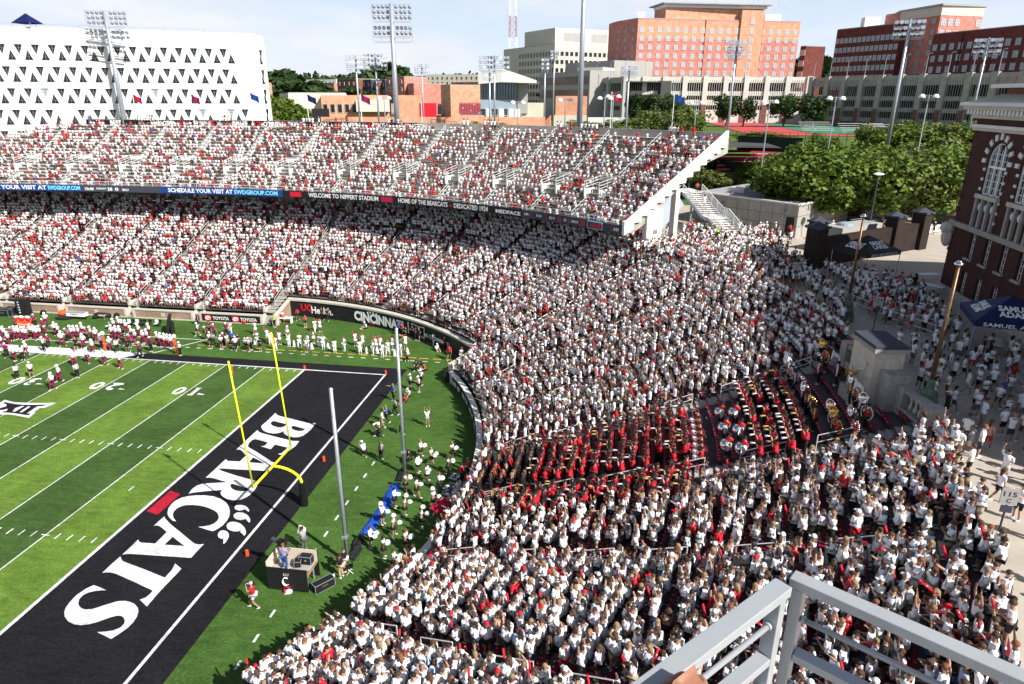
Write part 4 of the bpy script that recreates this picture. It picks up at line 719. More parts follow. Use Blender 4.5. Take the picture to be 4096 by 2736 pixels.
# ---- crowd: one low figure per spectator, all joined in a single object
def low_person(arm, leg, lod, hair):
    item = arm if arm in ('horn', 'stick') else None; arm = {'horn': 'camera', 'stick': 'hold'}.get(arm, arm)
    J = pose(arm, leg); V = []; F = []; G = []
    if lod < 0:
        def put(vs, fs, g):
            b = len(V); V.extend(vs)
            for f in fs:
                for k in range(1, len(f)-1): F.append((b+f[0], b+f[k], b+f[k+1]))
            G.extend([g]*len(vs))
        v, e, r = chain(J, [('pel', 'wai', 'che', 'nek', 'hd0', 'hd1', 'hd2'), ('che', 'shl', 'ell', 'wrl'), ('che', 'shr', 'elr', 'wrr'), ('pel', 'hpl', 'knl', 'anl'), ('pel', 'hpr', 'knr', 'anr')]); put(*skin_mesh(v, e, r, 0, 0), 0)
        v, e, r = chain(J, [(('pel', 'wai', .0), 'wai', 'che', ('che', 'nek', .75)), ('che', 'shl', ('shl', 'ell', .75)), ('che', 'shr', ('shr', 'elr', .75))], 1.2, .02); put(*skin_mesh(v, e, r, 2, 0), 1)
        v, e, r = chain(J, [('pel', 'hpl', ('hpl', 'knl', .75)), ('pel', 'hpr', ('hpr', 'knr', .75))] if hair != 'band' else [('pel', 'hpl', 'knl', ('knl', 'anl', .9)), ('pel', 'hpr', 'knr', ('knr', 'anr', .9))], 1.1, .015); put(*skin_mesh(v, e, r, 0, 0), 2)
        hd = Vector(J['hd1'])+Vector((0, -.012, .035)); m = MB(); m.ball(hd, .12, 8, 5, sx=.95, sz=.9)
        if hair == 'long': m.tube(hd+Vector((0, -.07, .02)), hd+Vector((0, -.14, -.3)), .1, .055, 6, ell=.6)
        if hair in ('cap', 'band'): m.box(hd+Vector((0, .15, .0)), (.14, .12, .014))
        put(m.v, m.f, 3); m = MB()
        for n in 'lr': a = Vector(J['an'+n]); t = Vector(J['to'+n]); m.tube(a-(t-a)*.35-Vector((0, 0, .03)), t+(t-a)*.15, .052, .045, 5, ell=.8)
        put(m.v, m.f, 4)
        if item: m = MB(); w_ = J['wrr']; (m.tube((0, .3, 1.56), (0, .62, 1.5), .02, .085, 7) if item == 'horn' else m.tube((w_[0], w_[1]+.05, w_[2]), (w_[0]+.1, w_[1]+.25, w_[2]+.48), .05, .05, 6)); put(m.v, m.f, 5)
        return np.array(V, float), np.array(F, int), np.array(G, int)
    def ring(c, rx, ry, n, ph=0): return [(c[0]+rx*math.cos(ph+2*math.pi*k/n), c[1]+ry*math.sin(ph+2*math.pi*k/n), c[2]) for k in range(n)]
    def loft(rings, g, cap=True):
        b = len(V); n = len(rings[0])
        for r in rings: V.extend(r)
        for i in range(len(rings)-1):
            for k in range(n):
                j = (k+1) % n; F.append((b+i*n+k, b+i*n+j, b+(i+1)*n+j)); F.append((b+i*n+k, b+(i+1)*n+j, b+(i+1)*n+k))
        if cap:
            t = b+(len(rings)-1)*n
            for k in range(1, n-1): F.append((t, t+k, t+k+1))
        G.extend([g]*(n*len(rings)))
    def limb(pts, rs, g, n=4):
        rings = []
        for i, p in enumerate(pts):
            d = (Vector(pts[min(i+1, len(pts)-1)])-Vector(pts[max(i-1, 0)])); q = d.to_track_quat('Z', 'Y'); rings.append([tuple(Vector(p)+q @ Vector((rs[i]*math.cos(2*math.pi*k/n+.6), rs[i]*math.sin(2*math.pi*k/n+.6), 0))) for k in range(n)])
        loft(rings, g)
    nt_ = 8 if lod == 0 else 6 if lod == 1 else 4
    a, b_, c = J['pel'], J['che'], J['nek']
    t0 = (a[0], a[1], a[2]-.06)
    if lod < 2: loft([ring(t0, .17, .12, nt_), ring(J['wai'], .155, .115, nt_), ring(b_, .195, .13, nt_), ring((J['shl'][0]*0, J['shl'][1], J['shl'][2]+.02), .18, .09, nt_), ring(c, .065, .06, nt_)], 1)
    else: loft([ring(t0, .19, .15, 4, .785), ring(b_, .22, .17, 4, .785), ring((0, J['shl'][1], J['shl'][2]+.03), .15, .1, 4, .785)], 1)
    h = J['hd1']; nh = 8 if lod == 0 else 5 if lod == 1 else 4
    if lod < 2:
        loft([ring((h[0], h[1], h[2]-.14), .05, .05, nh), ring((h[0], h[1]+.01, h[2]-.05), .085, .09, nh), ring((h[0], h[1]+.01, h[2]+.04), .09, .1, nh)], 0, False)
        hc = (h[0], h[1]-.02, h[2])
        loft([ring((hc[0], hc[1]-.02, hc[2]-.03), .09, .1, nh), ring((hc[0], hc[1], hc[2]+.055), .108, .118, nh), ring((hc[0], hc[1], hc[2]+.12), .06, .07, nh)], 3)
        if hair == 'long': limb([(h[0], h[1]-.08, h[2]+.04), (h[0], h[1]-.1, h[2]-.26)], [.095, .06], 3, 4)
        if hair == 'cap': b = len(V); V.extend([(-.07, .07, h[2]+.045), (.07, .07, h[2]+.045), (.06, .21, h[2]+.03), (-.06, .21, h[2]+.03)]); F.extend([(b, b+1, b+2), (b, b+2, b+3)]); G.extend([3]*4)
    else:
        loft([ring((h[0], h[1]+.01, h[2]-.12), .07, .08, 4), ring((h[0], h[1]+.01, h[2]+.02), .1, .1, 4)], 0, False)
        loft([ring((h[0], h[1]-.02, h[2]+.0), .105, .11, 4), ring((h[0], h[1]-.02, h[2]+.11), .07, .07, 4)], 3)
    na = 5 if lod == 0 else 3
    for n in 'lr':
        m_ = lerp(J['sh'+n], J['el'+n], .75); limb([J['sh'+n], m_], [.068, .062], 1, na)
        limb([lerp(J['sh'+n], J['el'+n], .6), J['el'+n], J['wr'+n], lerp(J['el'+n], J['wr'+n], 1.3)] if lod < 2 else [m_, J['el'+n], lerp(J['el'+n], J['wr'+n], 1.2)], [.045, .042, .03, .03] if lod < 2 else [.05, .045, .035], 0, na)
        nl = 6 if lod == 0 else 4 if lod == 1 else 3
        k_ = lerp(J['hp'+n], J['kn'+n], .85); limb([J['hp'+n], k_], [.1, .082], 2, nl)
        limb([lerp(J['hp'+n], J['kn'+n], .8), J['kn'+n], J['an'+n]], [.07, .06, .042], 0, nl if lod < 2 else 3)
        if lod < 2: limb([(J['an'+n][0], J['an'+n][1]-.06, .05), (J['to'+n][0], J['to'+n][1]+.03, .045)], [.055, .05], 4, 4)
    if item: w_ = J['wrr']; limb([(0, .3, 1.56), (0, .62, 1.5)] if item == 'horn' else [w_, (w_[0]+.1, w_[1]+.2, w_[2]+.45)], [.03, .09] if item == 'horn' else [.05, .05], 5, 4)
    return np.array(V, float), np.array(F, int), np.array(G, int)
ADJ = .97
def crowd(name, recs, variants, label):
    """recs: (x, y, z, rz, scale, variant, colours[5][3])"""
    VV = []; FF = []; CC = []; base = 0
    by = {}
    for r in recs: by.setdefault(r[5], []).append(r)
    for vi, L in by.items():
        v, f, g = variants[vi]; n = len(L); A = np.array([r[:5] for r in L]); C = np.array([(*r[6][:5], r[6][5] if len(r[6]) > 5 else RED) for r in L])
        c, s = np.cos(A[:, 3])[:, None], np.sin(A[:, 3])[:, None]; k = A[:, 4][:, None]
        X = (v[:, 0]*c-v[:, 1]*s)*k+A[:, 0:1]; Y = (v[:, 0]*s+v[:, 1]*c)*k+A[:, 1:2]; Z = v[:, 2]*k+A[:, 2:3]
        VV.append(np.stack([X, Y, Z], -1).reshape(-1, 3)); FF.append((f[None]+np.arange(n)[:, None, None]*len(v)).reshape(-1, 3)+base); CC.append(C[:, g].reshape(-1, 3)); base += n*len(v)
    V = np.concatenate(VV); F = np.concatenate(FF); Cc = np.concatenate(CC); Cc = np.c_[Cc, np.ones(len(Cc))]
    me = bpy.data.meshes.new(name); me.vertices.add(len(V)); me.vertices.foreach_set('co', V.astype(np.float32).ravel())
    me.loops.add(F.size); me.loops.foreach_set('vertex_index', F.astype(np.int32).ravel()); me.polygons.add(len(F)); me.polygons.foreach_set('loop_start', np.arange(0, F.size, 3, dtype=np.int32))
    me.update(calc_edges=True); at = me.attributes.new('pcol', 'FLOAT_COLOR', 'POINT'); at.data.foreach_set('color', Cc.astype(np.float32).ravel())
    me.polygons.foreach_set('use_smooth', [True]*len(F)); me.materials.append(M['person']); o = bpy.data.objects.new(name, me); col.objects.link(o); print(name, len(recs), 'people', len(F), 'tris'); return tag(o, label, None, None, 'stuff')
HN = ['brown', 'blond', 'dark', 'auburn']
def rnd_col(far):
    u = random.random()
    if far: tc_ = WHITE if u < .69 else RED if u < .81 else BLK if u < .88 else (.3, .3, .32) if u < .92 else MAROON if u < .95 else (.05, .1, .35) if u < .96 else (.55, .3, .3)
    else: tc_ = WHITE if u < .9 else RED if u < .925 else BLK if u < .955 else (.42, .45, .5) if u < .97 else (.5, .28, .2) if u < .985 else (.45, .6, .8)
    u = random.random(); bc_ = BLK if u < .46 else (.03, .05, .11) if u < .6 else (.35, .29, .2) if u < .72 else (.6, .6, .6) if u < .84 else (.12, .16, .26) if u < .93 else RED if u < .96 else (.05, .05, .05)
    u = random.random(); hair = 'cap' if u < .2 else 'long' if u < .5 else 'short'
    if hair == 'cap': v = random.random(); hn = 'white' if v < .6 else 'red' if v < .78 else 'black'; hc = {'white': (.82, .82, .82), 'red': RED, 'black': BLK}[hn]
    else: hn = random.choices(HN, (.5, .14, .3, .06))[0]; hc = HAIRC[hn]
    jt = .85+.3*random.random()
    return [c*jt if tc_ is not WHITE else c*(.93+.1*random.random()) for c in tc_], bc_, hc, hn, hair, random.choices(SKC, (.3, .25, .2, .13, .08, .04))[0]
VAR = []; VIX = {}
def vix(arm, leg, lod, hair):
    k = (arm, leg, lod, hair if lod < 2 else '')
    if k not in VIX: VIX[k] = len(VAR); VAR.append(low_person(*k))
    return VIX[k]
recs = []; near = []; band = []; dance = []
# lower bowl
BANDSPEC = []
def in_band(d, rho):
    if 87.6 < d < 99.6 and 36.2 < rho < 39.9: return 'dance'
    if 88.2 < d < 101.2 and 39.9 < rho < 50.2: return 'red'
    if 86.6 < d < 99.0 and 50.2 < rho < 60.6: return 'free'
    return None
lim = lambda k, d: True
for k in range(34):
    rho = RHO[k]+.22; z = ZT[k]
    q = -76.; dq = 0
    while q < R(139):
        step = .54*(1 if q <= 0 else 1/rho)
        if q > R(12): step *= .86
        q0 = q; q += step*(.85+.3*random.random())
        if q0 <= 0 < q: q = q/rho
        if k < rows_at(q0): continue
        if min(abs(adist(q0, rho, a)) for a in AIS) < .58: continue
        d = math.degrees(q0) if q0 > 0 else -1
        far = q0 < R(8) or (q0 < R(30) and k < 26)
        student = d > 8 and not far
        if d > 0:
            b = in_band(d, rho)
            if b == 'free' or (b and b != 'free'): 
                if b == 'dance': dance.append((q0, rho, z, k))
                elif b == 'red': band.append((q0, rho, z, k))
                continue
            if 84.5 < d < 98.5 and rho > 59.8: continue
        p = bp(rho, q0, z)
        if p[0] > 50.3: continue
        gap = .5+.5*math.sin(q0*(.35 if q0 < 0 else 13)+k*1.7)*math.sin(k*.9+q0*(.21 if q0 < 0 else 7))
        if far and random.random() < .10+.42*max(0, gap-.55): continue
        if not far and random.random() < .035: continue
        P = PJ((p[0], p[1], z+1.2))[0]
        if P[2] < 0 or P[0] < -120 or P[0] > 4220 or P[1] > 2860: continue
        nx, ny = bn(q0); toward = math.atan2(-ny, -nx)-math.pi/2
        if d > 30: toward += R(16)*max(-1, min(1, (85-d)/50.))*-1*-.5
        dist = math.dist(p, CAM); rz = toward+random.gauss(0, .22)
        dr = random.gauss(0, .09); dzz = 0
        if not far and random.random() < .3: dr = .33+random.gauss(0, .05); dzz = .42
        p = (p[0]+nx*dr, p[1]+ny*dr, p[2]+dzz); rec = (dist, p, rz, q0, k, far)
        recs.append(rec)
recs.sort(key=lambda r: r[0])
def vis(r):
    P = PJ((r[1][0], r[1][1], r[1][2]+1.2))[0]; return 0 < P[0] < 4096 and P[1] < 2736
indiv = [r for r in recs if vis(r)][:88]; idset = set(id(r) for r in indiv)
out = []; palette = {'w': 'white tee'}
aisname = {}
def near_aisle(q):
    L = sorted((abs(q-a), i) for i, a in enumerate(AIS)); return L[0][1]
AN = {}
for i, a in enumerate(AIS):
    d = math.degrees(a) if a > 0 else a
    AN[i] = 'drum' if abs(d-86) < 1 else 'band corner' if abs(d-96.6) < 1 else 'railing' if abs(d-106.9) < 1 else 'lower' if abs(d-117.3) < 1 else 'bottom' if abs(d-127.6) < 1 else 'last' if d > 130 else 'tuba'
cnt = {}
ARMS = ['phone', 'clap', 'down', 'up', 'oneup', 'cross', 'hip', 'point', 'hold']; AW = (.2, .23, .2, .05, .07, .12, .05, .04, .04)
ARMT = {'phone': 'holding a phone', 'clap': 'clapping', 'down': 'arms down', 'up': 'both arms raised', 'oneup': 'one arm raised', 'cross': 'arms folded', 'hip': 'hands on hips', 'point': 'pointing ahead', 'hold': 'hands forward'}
owners = []
for r in recs:
    dist, p, rz, q0, k, far = r; tc_, bc_, hc, hn, hair, sk = rnd_col(far); sz = random.uniform(.93, 1.06)
    arm = random.choices(ARMS, AW)[0]
    if id(r) in idset:
        ai = near_aisle(q0); key = (k, ai, q0 > AIS[ai]); cnt[key] = cnt.get(key, 0)
        m = max(1, int(abs(q0-AIS[ai])*RHO[k]/.5)); u = random.random()
        top = 'tee' if u < .8 else 'tank'; sh = tc_
        cn = 'white' if sum(abs(sh[i]/WHITE[i]-1) for i in range(3)) < .5 else 'red' if sh[0] > 2.5*sh[1] and sh[0] > .3 and sh[1] < .05 else 'black' if max(sh) < .08 else 'pale blue' if sh[2] > .5 else 'tan' if sh[0] > sh[2]*1.5 else 'grey'
        hd = ('%s-capped' % hn) if hair == 'cap' else ('%s-haired' % hn)
        side = 'above' if q0 < AIS[ai] else 'below'
        label = '%s spectator, %s %s, %s, %s row, %s %s %s aisle' % (hd, cn, 'tee' if top == 'tee' else 'vest', ARMT[arm], ordn[k].replace('-', ' '), ordn[min(m-1, 33)], side, AN[ai].replace('-', ' '))
        hh = hair if hair != 'long' else random.choice(('long', 'pony'))
        o = person(p, rz, label, 'spectators in the student stand', arm, 'stand', top, random.choice(('shorts', 'shorts', 'short_shorts', 'trousers')), hh, tc_, bc_, hc, sk, sz, random.choice((0, 0, .08, .15)))
        owners.append((o, arm, ordn[k], ordn[min(m-1, 33)], side, AN[ai]))
    else:
        if far and random.random() < .93: leg = 'sit'; arm = random.choice(('lap', 'phone', 'cross')); lod = 2; p = (p[0]+bn(q0)[0]*.28, p[1]+bn(q0)[1]*.28, p[2])
        else:
            leg = 'stand'; lod = -1 if dist < 41 else 0 if dist < 55 else (1 if dist < 85 else 2)
            if not far and random.random() < .07: arm = 'stick'
        if lod == 2 and arm in ('point', 'hip', 'hold', 'oneup', 'stick'): arm = 'phone'
        out.append((p[0], p[1], p[2], rz, sz, vix(arm, leg, lod, hair), (sk, tc_, bc_, hc, (.7, .7, .7))))
# upper deck
for k in range(NU):
    s = 2.
    while s < DLEN-.6:
        s += .56*(.85+.3*random.random()); ds = min(abs(s-a-(0 if k < 9 else .8)) for a in DA)
        if ds < (1.35 if 4 <= k <= 8 else .6): continue
        leftness = max(0, min(1, (sdk-s)/60.))
        p0 = .16+.30*max(0, math.sin(s*.31+k*1.3)*math.sin(s*.083+k*.55+1))+leftness*(.34 if k < 8 else .1)+(.12 if k > 16 else 0)
        if random.random() < p0: continue
        p = dp(s, .8*k+.42, ZU[k]); P = PJ((p[0], p[1], p[2]+1))[0]
        if not (-60 < P[0] < 4150): continue
        a = dp(s, 0); b = dp(s, 1); rz = math.atan2(a[1]-b[1], a[0]-b[0])-math.pi/2+random.gauss(0, .2); tc_, bc_, hc, hn, hair, sk = rnd_col(True)
        out.append((p[0], p[1], p[2], rz, random.uniform(.93, 1.05), vix(random.choice(('lap', 'phone', 'cross')), 'sit', 2, hair), (sk, tc_, bc_, hc, (.7, .7, .7))))
for s in np.arange(20, DLEN-3, .5):      # standing along the rim
    if math.sin(s*.45)+.6*math.sin(s*1.3+1) < .25+random.random()*.8: continue
    p = dp(s, 16.6, ZU[-1]+.42); tc_, bc_, hc, hn, hair, sk = rnd_col(True); out.append((p[0], p[1], p[2], random.random()*6.3, 1., vix(random.choice(('down', 'phone', 'hip')), 'stand', 1, hair), (sk, tc_, bc_, hc, (.7, .7, .7))))
# plaza crowd
def scatter(poly, n, z, far=False, mind=.5, lod=None):
    L = np.array(poly); lo, hi = L.min(0), L.max(0); got = []; tries = 0
    while len(got) < n and tries < n*30:
        tries += 1; x, y = random.uniform(lo[0], hi[0]), random.uniform(lo[1], hi[1]); ins = False
        for i in range(len(L)):
            a, b = L[i], L[i-1]
            if (a[1] > y) != (b[1] > y) and x < (b[0]-a[0])*(y-a[1])/(b[1]-a[1])+a[0]: ins = not ins
        if ins and all((x-g[0])**2+(y-g[1])**2 > mind**2 for g in got): got.append((x, y))
    for x, y in got:
        zz = z(x, y) if callable(z) else z; tc_, bc_, hc, hn, hair, sk = rnd_col(random.random() < .3); d_ = math.dist((x, y, zz), CAM)
        out.append((x, y, zz, random.random()*6.28, random.uniform(.93, 1.06), vix(random.choices(ARMS, AW)[0], random.choice(('stand', 'stand', 'walk')), 0 if d_ < 46 else 1, hair), (sk, tc_, bc_, hc, (.7, .7, .7))))
    return got
scatter([(33.9, 61.2), (39.6, 57), (50.5, 49), (50.8, 66), (45, 73), (38.5, 66)], 330, 11.2, mind=.45)
scatter([(38, 68), (45, 73.5), (50.8, 66), (52, 74), (46.5, 80), (41, 76)], 60, 11.2, mind=.7)
scatter([(50.5, 38), (52, 40), (52, 66), (50.6, 66)], 50, 11.2, mind=.6)
scatter([(53.6, 39), (58, 36), (60.5, 50), (54, 56)], 120, 11.2, mind=.6)
scatter([(52, 35), (60.5, 33), (61, 16), (53, 10), (50.6, 18), (51.6, 28)], 130, 11.2, mind=.75)
scatter([(49.5, 18), (51.5, 18), (50.5, 6), (49.3, 4)], 10, 11.2, mind=.9)
scatter([(50.2, 64), (52.5, 66), (55, 73.5), (49.5, 79)], 16, 11.2, mind=1.)
scatter([(60, 74), (75, 80), (76, 90), (66, 84)], 16, 11.2, mind=1.)
print('people', len(out)); crowd('spectator_crowd', out, VAR, 'packed crowd of spectators in white and red tops filling the stands')
# red noise sticks held by the nearest spectators
nm = MB(); nm.tube((0, 0, -.1), (0, 0, .52), .05, .05, 8); nm.ball((0, 0, .52), .05, 8, 4); noise_me = nm.mesh('noise_stick', M['foil_red'], True)
ns = 0
for o, arm, a_, b_, side, an in owners:
    if arm in ('clap', 'oneup', 'hold', 'phone', 'up') and random.random() < .3:
        J = pose(arm); w_ = J['wrr']; p = local(o, (w_[0], w_[1]+.07, w_[2]+.02)); t = inst('noise_stick', noise_me, p, (random.uniform(-.9, .9), random.uniform(-.9, .9), random.random()*6)); ns += 1
        tag(t, 'red foil noise stick, held in %s row, %s %s %s aisle' % (a_, b_, side, an), 'noise stick', 'red noise sticks held in the student stand')
# ---- band: red shirts, black trousers, black caps, instruments
def instrument(kind):
    mb = MB()
    if kind == 'trumpet': mb.tube((0, 0, 0), (0, .38, 0), .016, n=6); mb.tube((0, .38, 0), (0, .5, 0), .018, .065, 8); mb.tube((0, .1, -.05), (0, .3, -.05), .012, n=5); [mb.tube((0, .16+.03*i, -.06), (0, .16+.03*i, .05), .011, n=5) for i in range(3)]; m = 'brass'
    elif kind == 'trombone': mb.tube((.05, -.1, 0), (.05, .75, -.15), .01, n=5); mb.tube((-.03, -.1, 0), (-.03, .75, -.15), .01, n=5); mb.tube((.05, .75, -.15), (-.03, .75, -.15), .01, n=5); mb.tube((-.05, .2, .05), (-.05, .55, .0), .02, .1, 9); m = 'brass'
    elif kind == 'mellophone':
        for t in range(10): a0, a1 = t*.628, (t+1)*.628; mb.tube((0, .12+.12*math.cos(a0), .12*math.sin(a0)), (0, .12+.12*math.cos(a1), .12*math.sin(a1)), .014, n=5)
        mb.tube((0, .2, .05), (0, .5, 0), .02, .12, 10); m = 'chrome'
    elif kind == 'clarinet': mb.tube((0, 0, .05), (0, .25, -.45), .014, .03, 6); m = 'black_gloss'
    elif kind == 'sousaphone':
        pts = [(.0+.42*math.cos(a), -.0+.12*math.sin(a)*0+.05, .42*math.sin(a)) for a in np.linspace(-1.3, 4.4, 20)]
        for i, (a, b) in enumerate(zip(pts, pts[1:])): mb.tube(a, b, .03+.0016*i, .03+.0016*(i+1), 7)
        mb.tube(pts[-1], (.05, .0, .62), .055, .06, 8); mb.tube((.05, .0, .6), (.05, .08, .86), .06, .09, 9); mb.tube((.05, .06, .82), (.05, .3, .98), .09, .17, 12); mb.lathe((0, 0, 0), [(.001, 0), (.001, .001)], 4)
        # flared bell facing forward
        q = Vector((0, 1, .12)).to_track_quat('Z', 'Y'); prof = [(.16, 0), (.2, .1), (.27, .17), (.34, .2), (.33, .185), (.19, .09), (.02, .02)]; n = 16; P = []; F = []
        for r, z in prof: P += [tuple(Vector((.05, .28, .96))+q @ Vector((r*math.cos(2*math.pi*k/n), r*math.sin(2*math.pi*k/n), z))) for k in range(n)]
        for i in range(len(prof)-1): F += [(i*n+k, i*n+(k+1) % n, (i+1)*n+(k+1) % n, (i+1)*n+k) for k in range(n)]
        mb.add(P, F); mb.tube((.0, .1, .25), (.1, .25, .2), .02, n=5); [mb.tube((.1+.05*i, .1, -.05), (.1+.05*i, .14, .12), .02, n=5) for i in range(3)]; m = None; return mb
    elif kind == 'bass_drum': q = 0; P = None; mb.tube((0, .3, 0), (0, .72, 0), .36, .36, 16); return mb
    elif kind == 'snare': mb.lathe((0, .35, -.1), [(.18, 0), (.18, .25)], 12); m = 'white'
    return mb.mesh(kind, M[m], True)
INS = {k: instrument(k) for k in ('trumpet', 'trombone', 'mellophone', 'clarinet', 'snare')}
so_b = instrument('sousaphone'); INS['sousa_brass'] = so_b.mesh('sousaphone', M['brass'], True); INS['sousa_chrome'] = so_b.mesh('sousaphone', M['chrome'], True); INS['sousa_white'] = so_b.mesh('sousaphone', M['white'], True)
def player(q, rho, z, label, kind, hh='cap', sz=1., turn=0., grp='red shirted band players'):
    nx, ny = bn(q); rz = math.atan2(-ny, -nx)-math.pi/2+turn
    o = person(bp(rho, q, z), rz, label, grp, 'hold' if kind in ('snare', 'bass') else 'camera' if kind else 'down', 'stand', 'tee', 'trousers', hh, RED, BLK, BLK, None, sz); return o, rz
bout = []; nb_ = 0
def bput(q0, rho, z, arm, tc_, bc_, hc, ic, hair='band', turn=0):
    nx, ny = bn(q0); p = bp(rho, q0, z); bout.append((*p, math.atan2(-ny, -nx)-math.pi/2+turn+random.gauss(0, .12), random.uniform(.95, 1.04), vix(arm, 'stand', -1, hair), (random.choice(SKC), tc_, bc_, hc, BLK, ic)))
for q0, rho, z, k in band:
    if random.random() < .12: continue
    j = .85+.3*random.random(); bput(q0, rho+random.gauss(0, .07), z, random.choice(('horn', 'horn', 'phone', 'hold')), tuple(c*j for c in RED), BLK, BLK, random.choice(((.5, .36, .14), (.6, .6, .62), (.05, .05, .05), (.05, .05, .05))))
SOU = [(87.6, 57.5), (88.6, 57.6), (91.1, 57.6), (87.0, 59.4), (88.4, 59.2), (89.3, 59.3), (92.1, 59.4), (93.1, 59.4), (94.1, 59.4), (92.3, 57.6), (95.4, 57.8), (96.3, 58.0), (96.9, 59.2), (95.6, 59.3), (94.2, 57.5)]
SM = ['white', 'chrome', 'chrome', 'brass', 'chrome', 'white', 'brass', 'chrome', 'white', 'chrome', 'chrome', 'brass', 'chrome', 'chrome', 'brass']
for i, ((d, rho), sm) in enumerate(zip(SOU, SM)):
    k = int((rho-35.3)/.8); rho = RHO[k]+.3; wr = 'front' if rho < 58.5 else 'back'; si = [j for j, t in enumerate(SOU) if (t[1] < 58.5) == (rho < 58.5)].index(i)
    o, rz = player(R(d), rho, ZT[k], 'red shirted sousaphone player, %s in the %s tuba row below the balustrade' % (ordn[si], wr), 'sousa', random.choice(('short', 'cap')), turn=random.uniform(-.5, .6))
    tag(inst('sousaphone', INS['sousa_'+sm], local(o, (0, .02, 1.18)), rz+random.uniform(-.2, .2)), '%s sousaphone worn by the %s player in the %s tuba row' % (sm if sm != 'chrome' else 'silver', ordn[si], wr), 'sousaphone', 'sousaphones in the back rows of the band')
DRM = [(90.2, 52.1), (90.8, 53.0), (92.7, 52.2), (93.5, 53.0), (95.2, 52.3), (96.1, 53.1)]
dm = instrument('bass_drum')
for i, (d, rho) in enumerate(DRM):
    k = int((rho-35.3)/.8); rho = RHO[k]+.3; o, rz = player(R(d), rho, ZT[k], 'red shirted bass drummer, %s of six in two rows' % ordn[i], 'bass', 'cap', turn=.9)
    p = local(o, (0, .45, 1.1)); e = empty('bass_drum', p, rz, '%s silver bass drum carried sideways, counted from the top of the picture' % ordn[i], 'drum', 'silver bass drums')
    b = MB(); b.tube((-.24, 0, 0), (.24, 0, 0), .33, n=16); s_ = b.build('shell', M['chrome'], e, smooth=True, org=(0, 0, 0)); s_.location = (0, 0, 0)
    for x in (-.25, .25): b = MB(); b.tube((x-.012, 0, 0), (x+.012, 0, 0), .345, n=16); b.build('hoop', M['black'], e, org=(0, 0, 0)); b = MB(); b.tube((x-.015, 0, 0), (x+.015, 0, 0), .31, n=16); b.build('drumhead', M['white'], e, org=(0, 0, 0))
for i, (d, rho) in enumerate([(90.5, 50.7), (91.5, 50.7), (92.5, 50.7), (93.5, 50.8), (94.5, 50.8), (95.5, 51.0), (96.3, 51.)]):
    k = int((rho-35.3)/.8); rho = RHO[k]+.3; o, rz = player(R(d), rho, ZT[k], 'red shirted snare drummer, %s down the snare line' % ordn[i], 'snare', 'cap', turn=0)
    tag(inst('snare_drum', INS['snare'], local(o, (0, 0, .98)), rz), 'white snare drum, %s down the snare line' % ordn[i], 'drum', 'white snare drums')
nb2 = 0
for k in range(23, 27):
    for d in np.arange(87.2, 97.8, .72):
        if random.random() < .2: continue
        j = .85+.3*random.random(); bput(R(d+random.uniform(-.12, .12)), RHO[k]+.3, ZT[k], 'horn', tuple(c*j for c in RED), BLK, BLK, random.choice(((.5, .36, .14), (.65, .65, .68), (.7, .7, .72))), turn=random.uniform(-.3, .3))
pmb = MB(); 
for i in range(26):
    v = Vector((random.gauss(0, 1), random.gauss(0, 1), random.gauss(0, 1))).normalized(); pmb.tube((0, 0, 0), v*.16, .035, .01, 4)
pmb.ball((0, 0, 0), .12, 8, 6); POM = {c: pmb.mesh('pom', M[c]) for c in ('white', 'red')}
for q0, rho, z, k in dance:
    if random.random() < .2: continue
    bput(q0, rho, z, random.choice(('stick', 'hip', 'hold')), BLK, BLK, HAIRC[random.choice(HN)], (.6, .01, .03), 'long')
crowd('marching_band', bout, VAR, 'packed block of red shirted band players and black clad dancers in the student stand')

# ------------------------------------------------------------------ goal post
gp = empty('goal_post', (11.2, 24.384, 0), 0, 'bright yellow goal post with black padded base on the end line', 'goal post')
mb = MB(); mb.tube((9.144, 24.384-2.85, 3.05), (9.144, 24.384+2.85, 3.05), .085, n=12); mb.build('crossbar', M['yellow'], gp, smooth=True)
for s in (-1, 1):
    y = 24.384+s*2.82; mb = MB(); mb.tube((9.144, y, 3.0), (8.72, y, 12.25), .06, .055, 10); u = mb.build('upright', M['yellow'], gp, smooth=True)
    mb = MB(); mb.add([(8.72, y, 12.2), (8.74, y, 11.3), (8.84, y+.15, 11.35), (8.82, y+.12, 11.9)], [(0, 1, 2, 3)]); mb.build('ribbon', M['orange'], u, org=(11.2, 24.384, 0))
mb = MB(); pts = [(11.2, 24.384, 1.5)]+[(11.2-2.05+2.05*math.cos(t), 24.384, 1.85+1.2*math.sin(t)) for t in np.linspace(0, math.pi/2, 12)]; mb.path(pts, .1, 12); mb.build('gooseneck', M['yellow'], gp, smooth=True)
mb = MB(); mb.lathe((11.2, 24.384, 0), [(.3, 0), (.3, 1.85), (.24, 1.9)], 16); mb.build('base_pad', M['black_gloss'], gp)
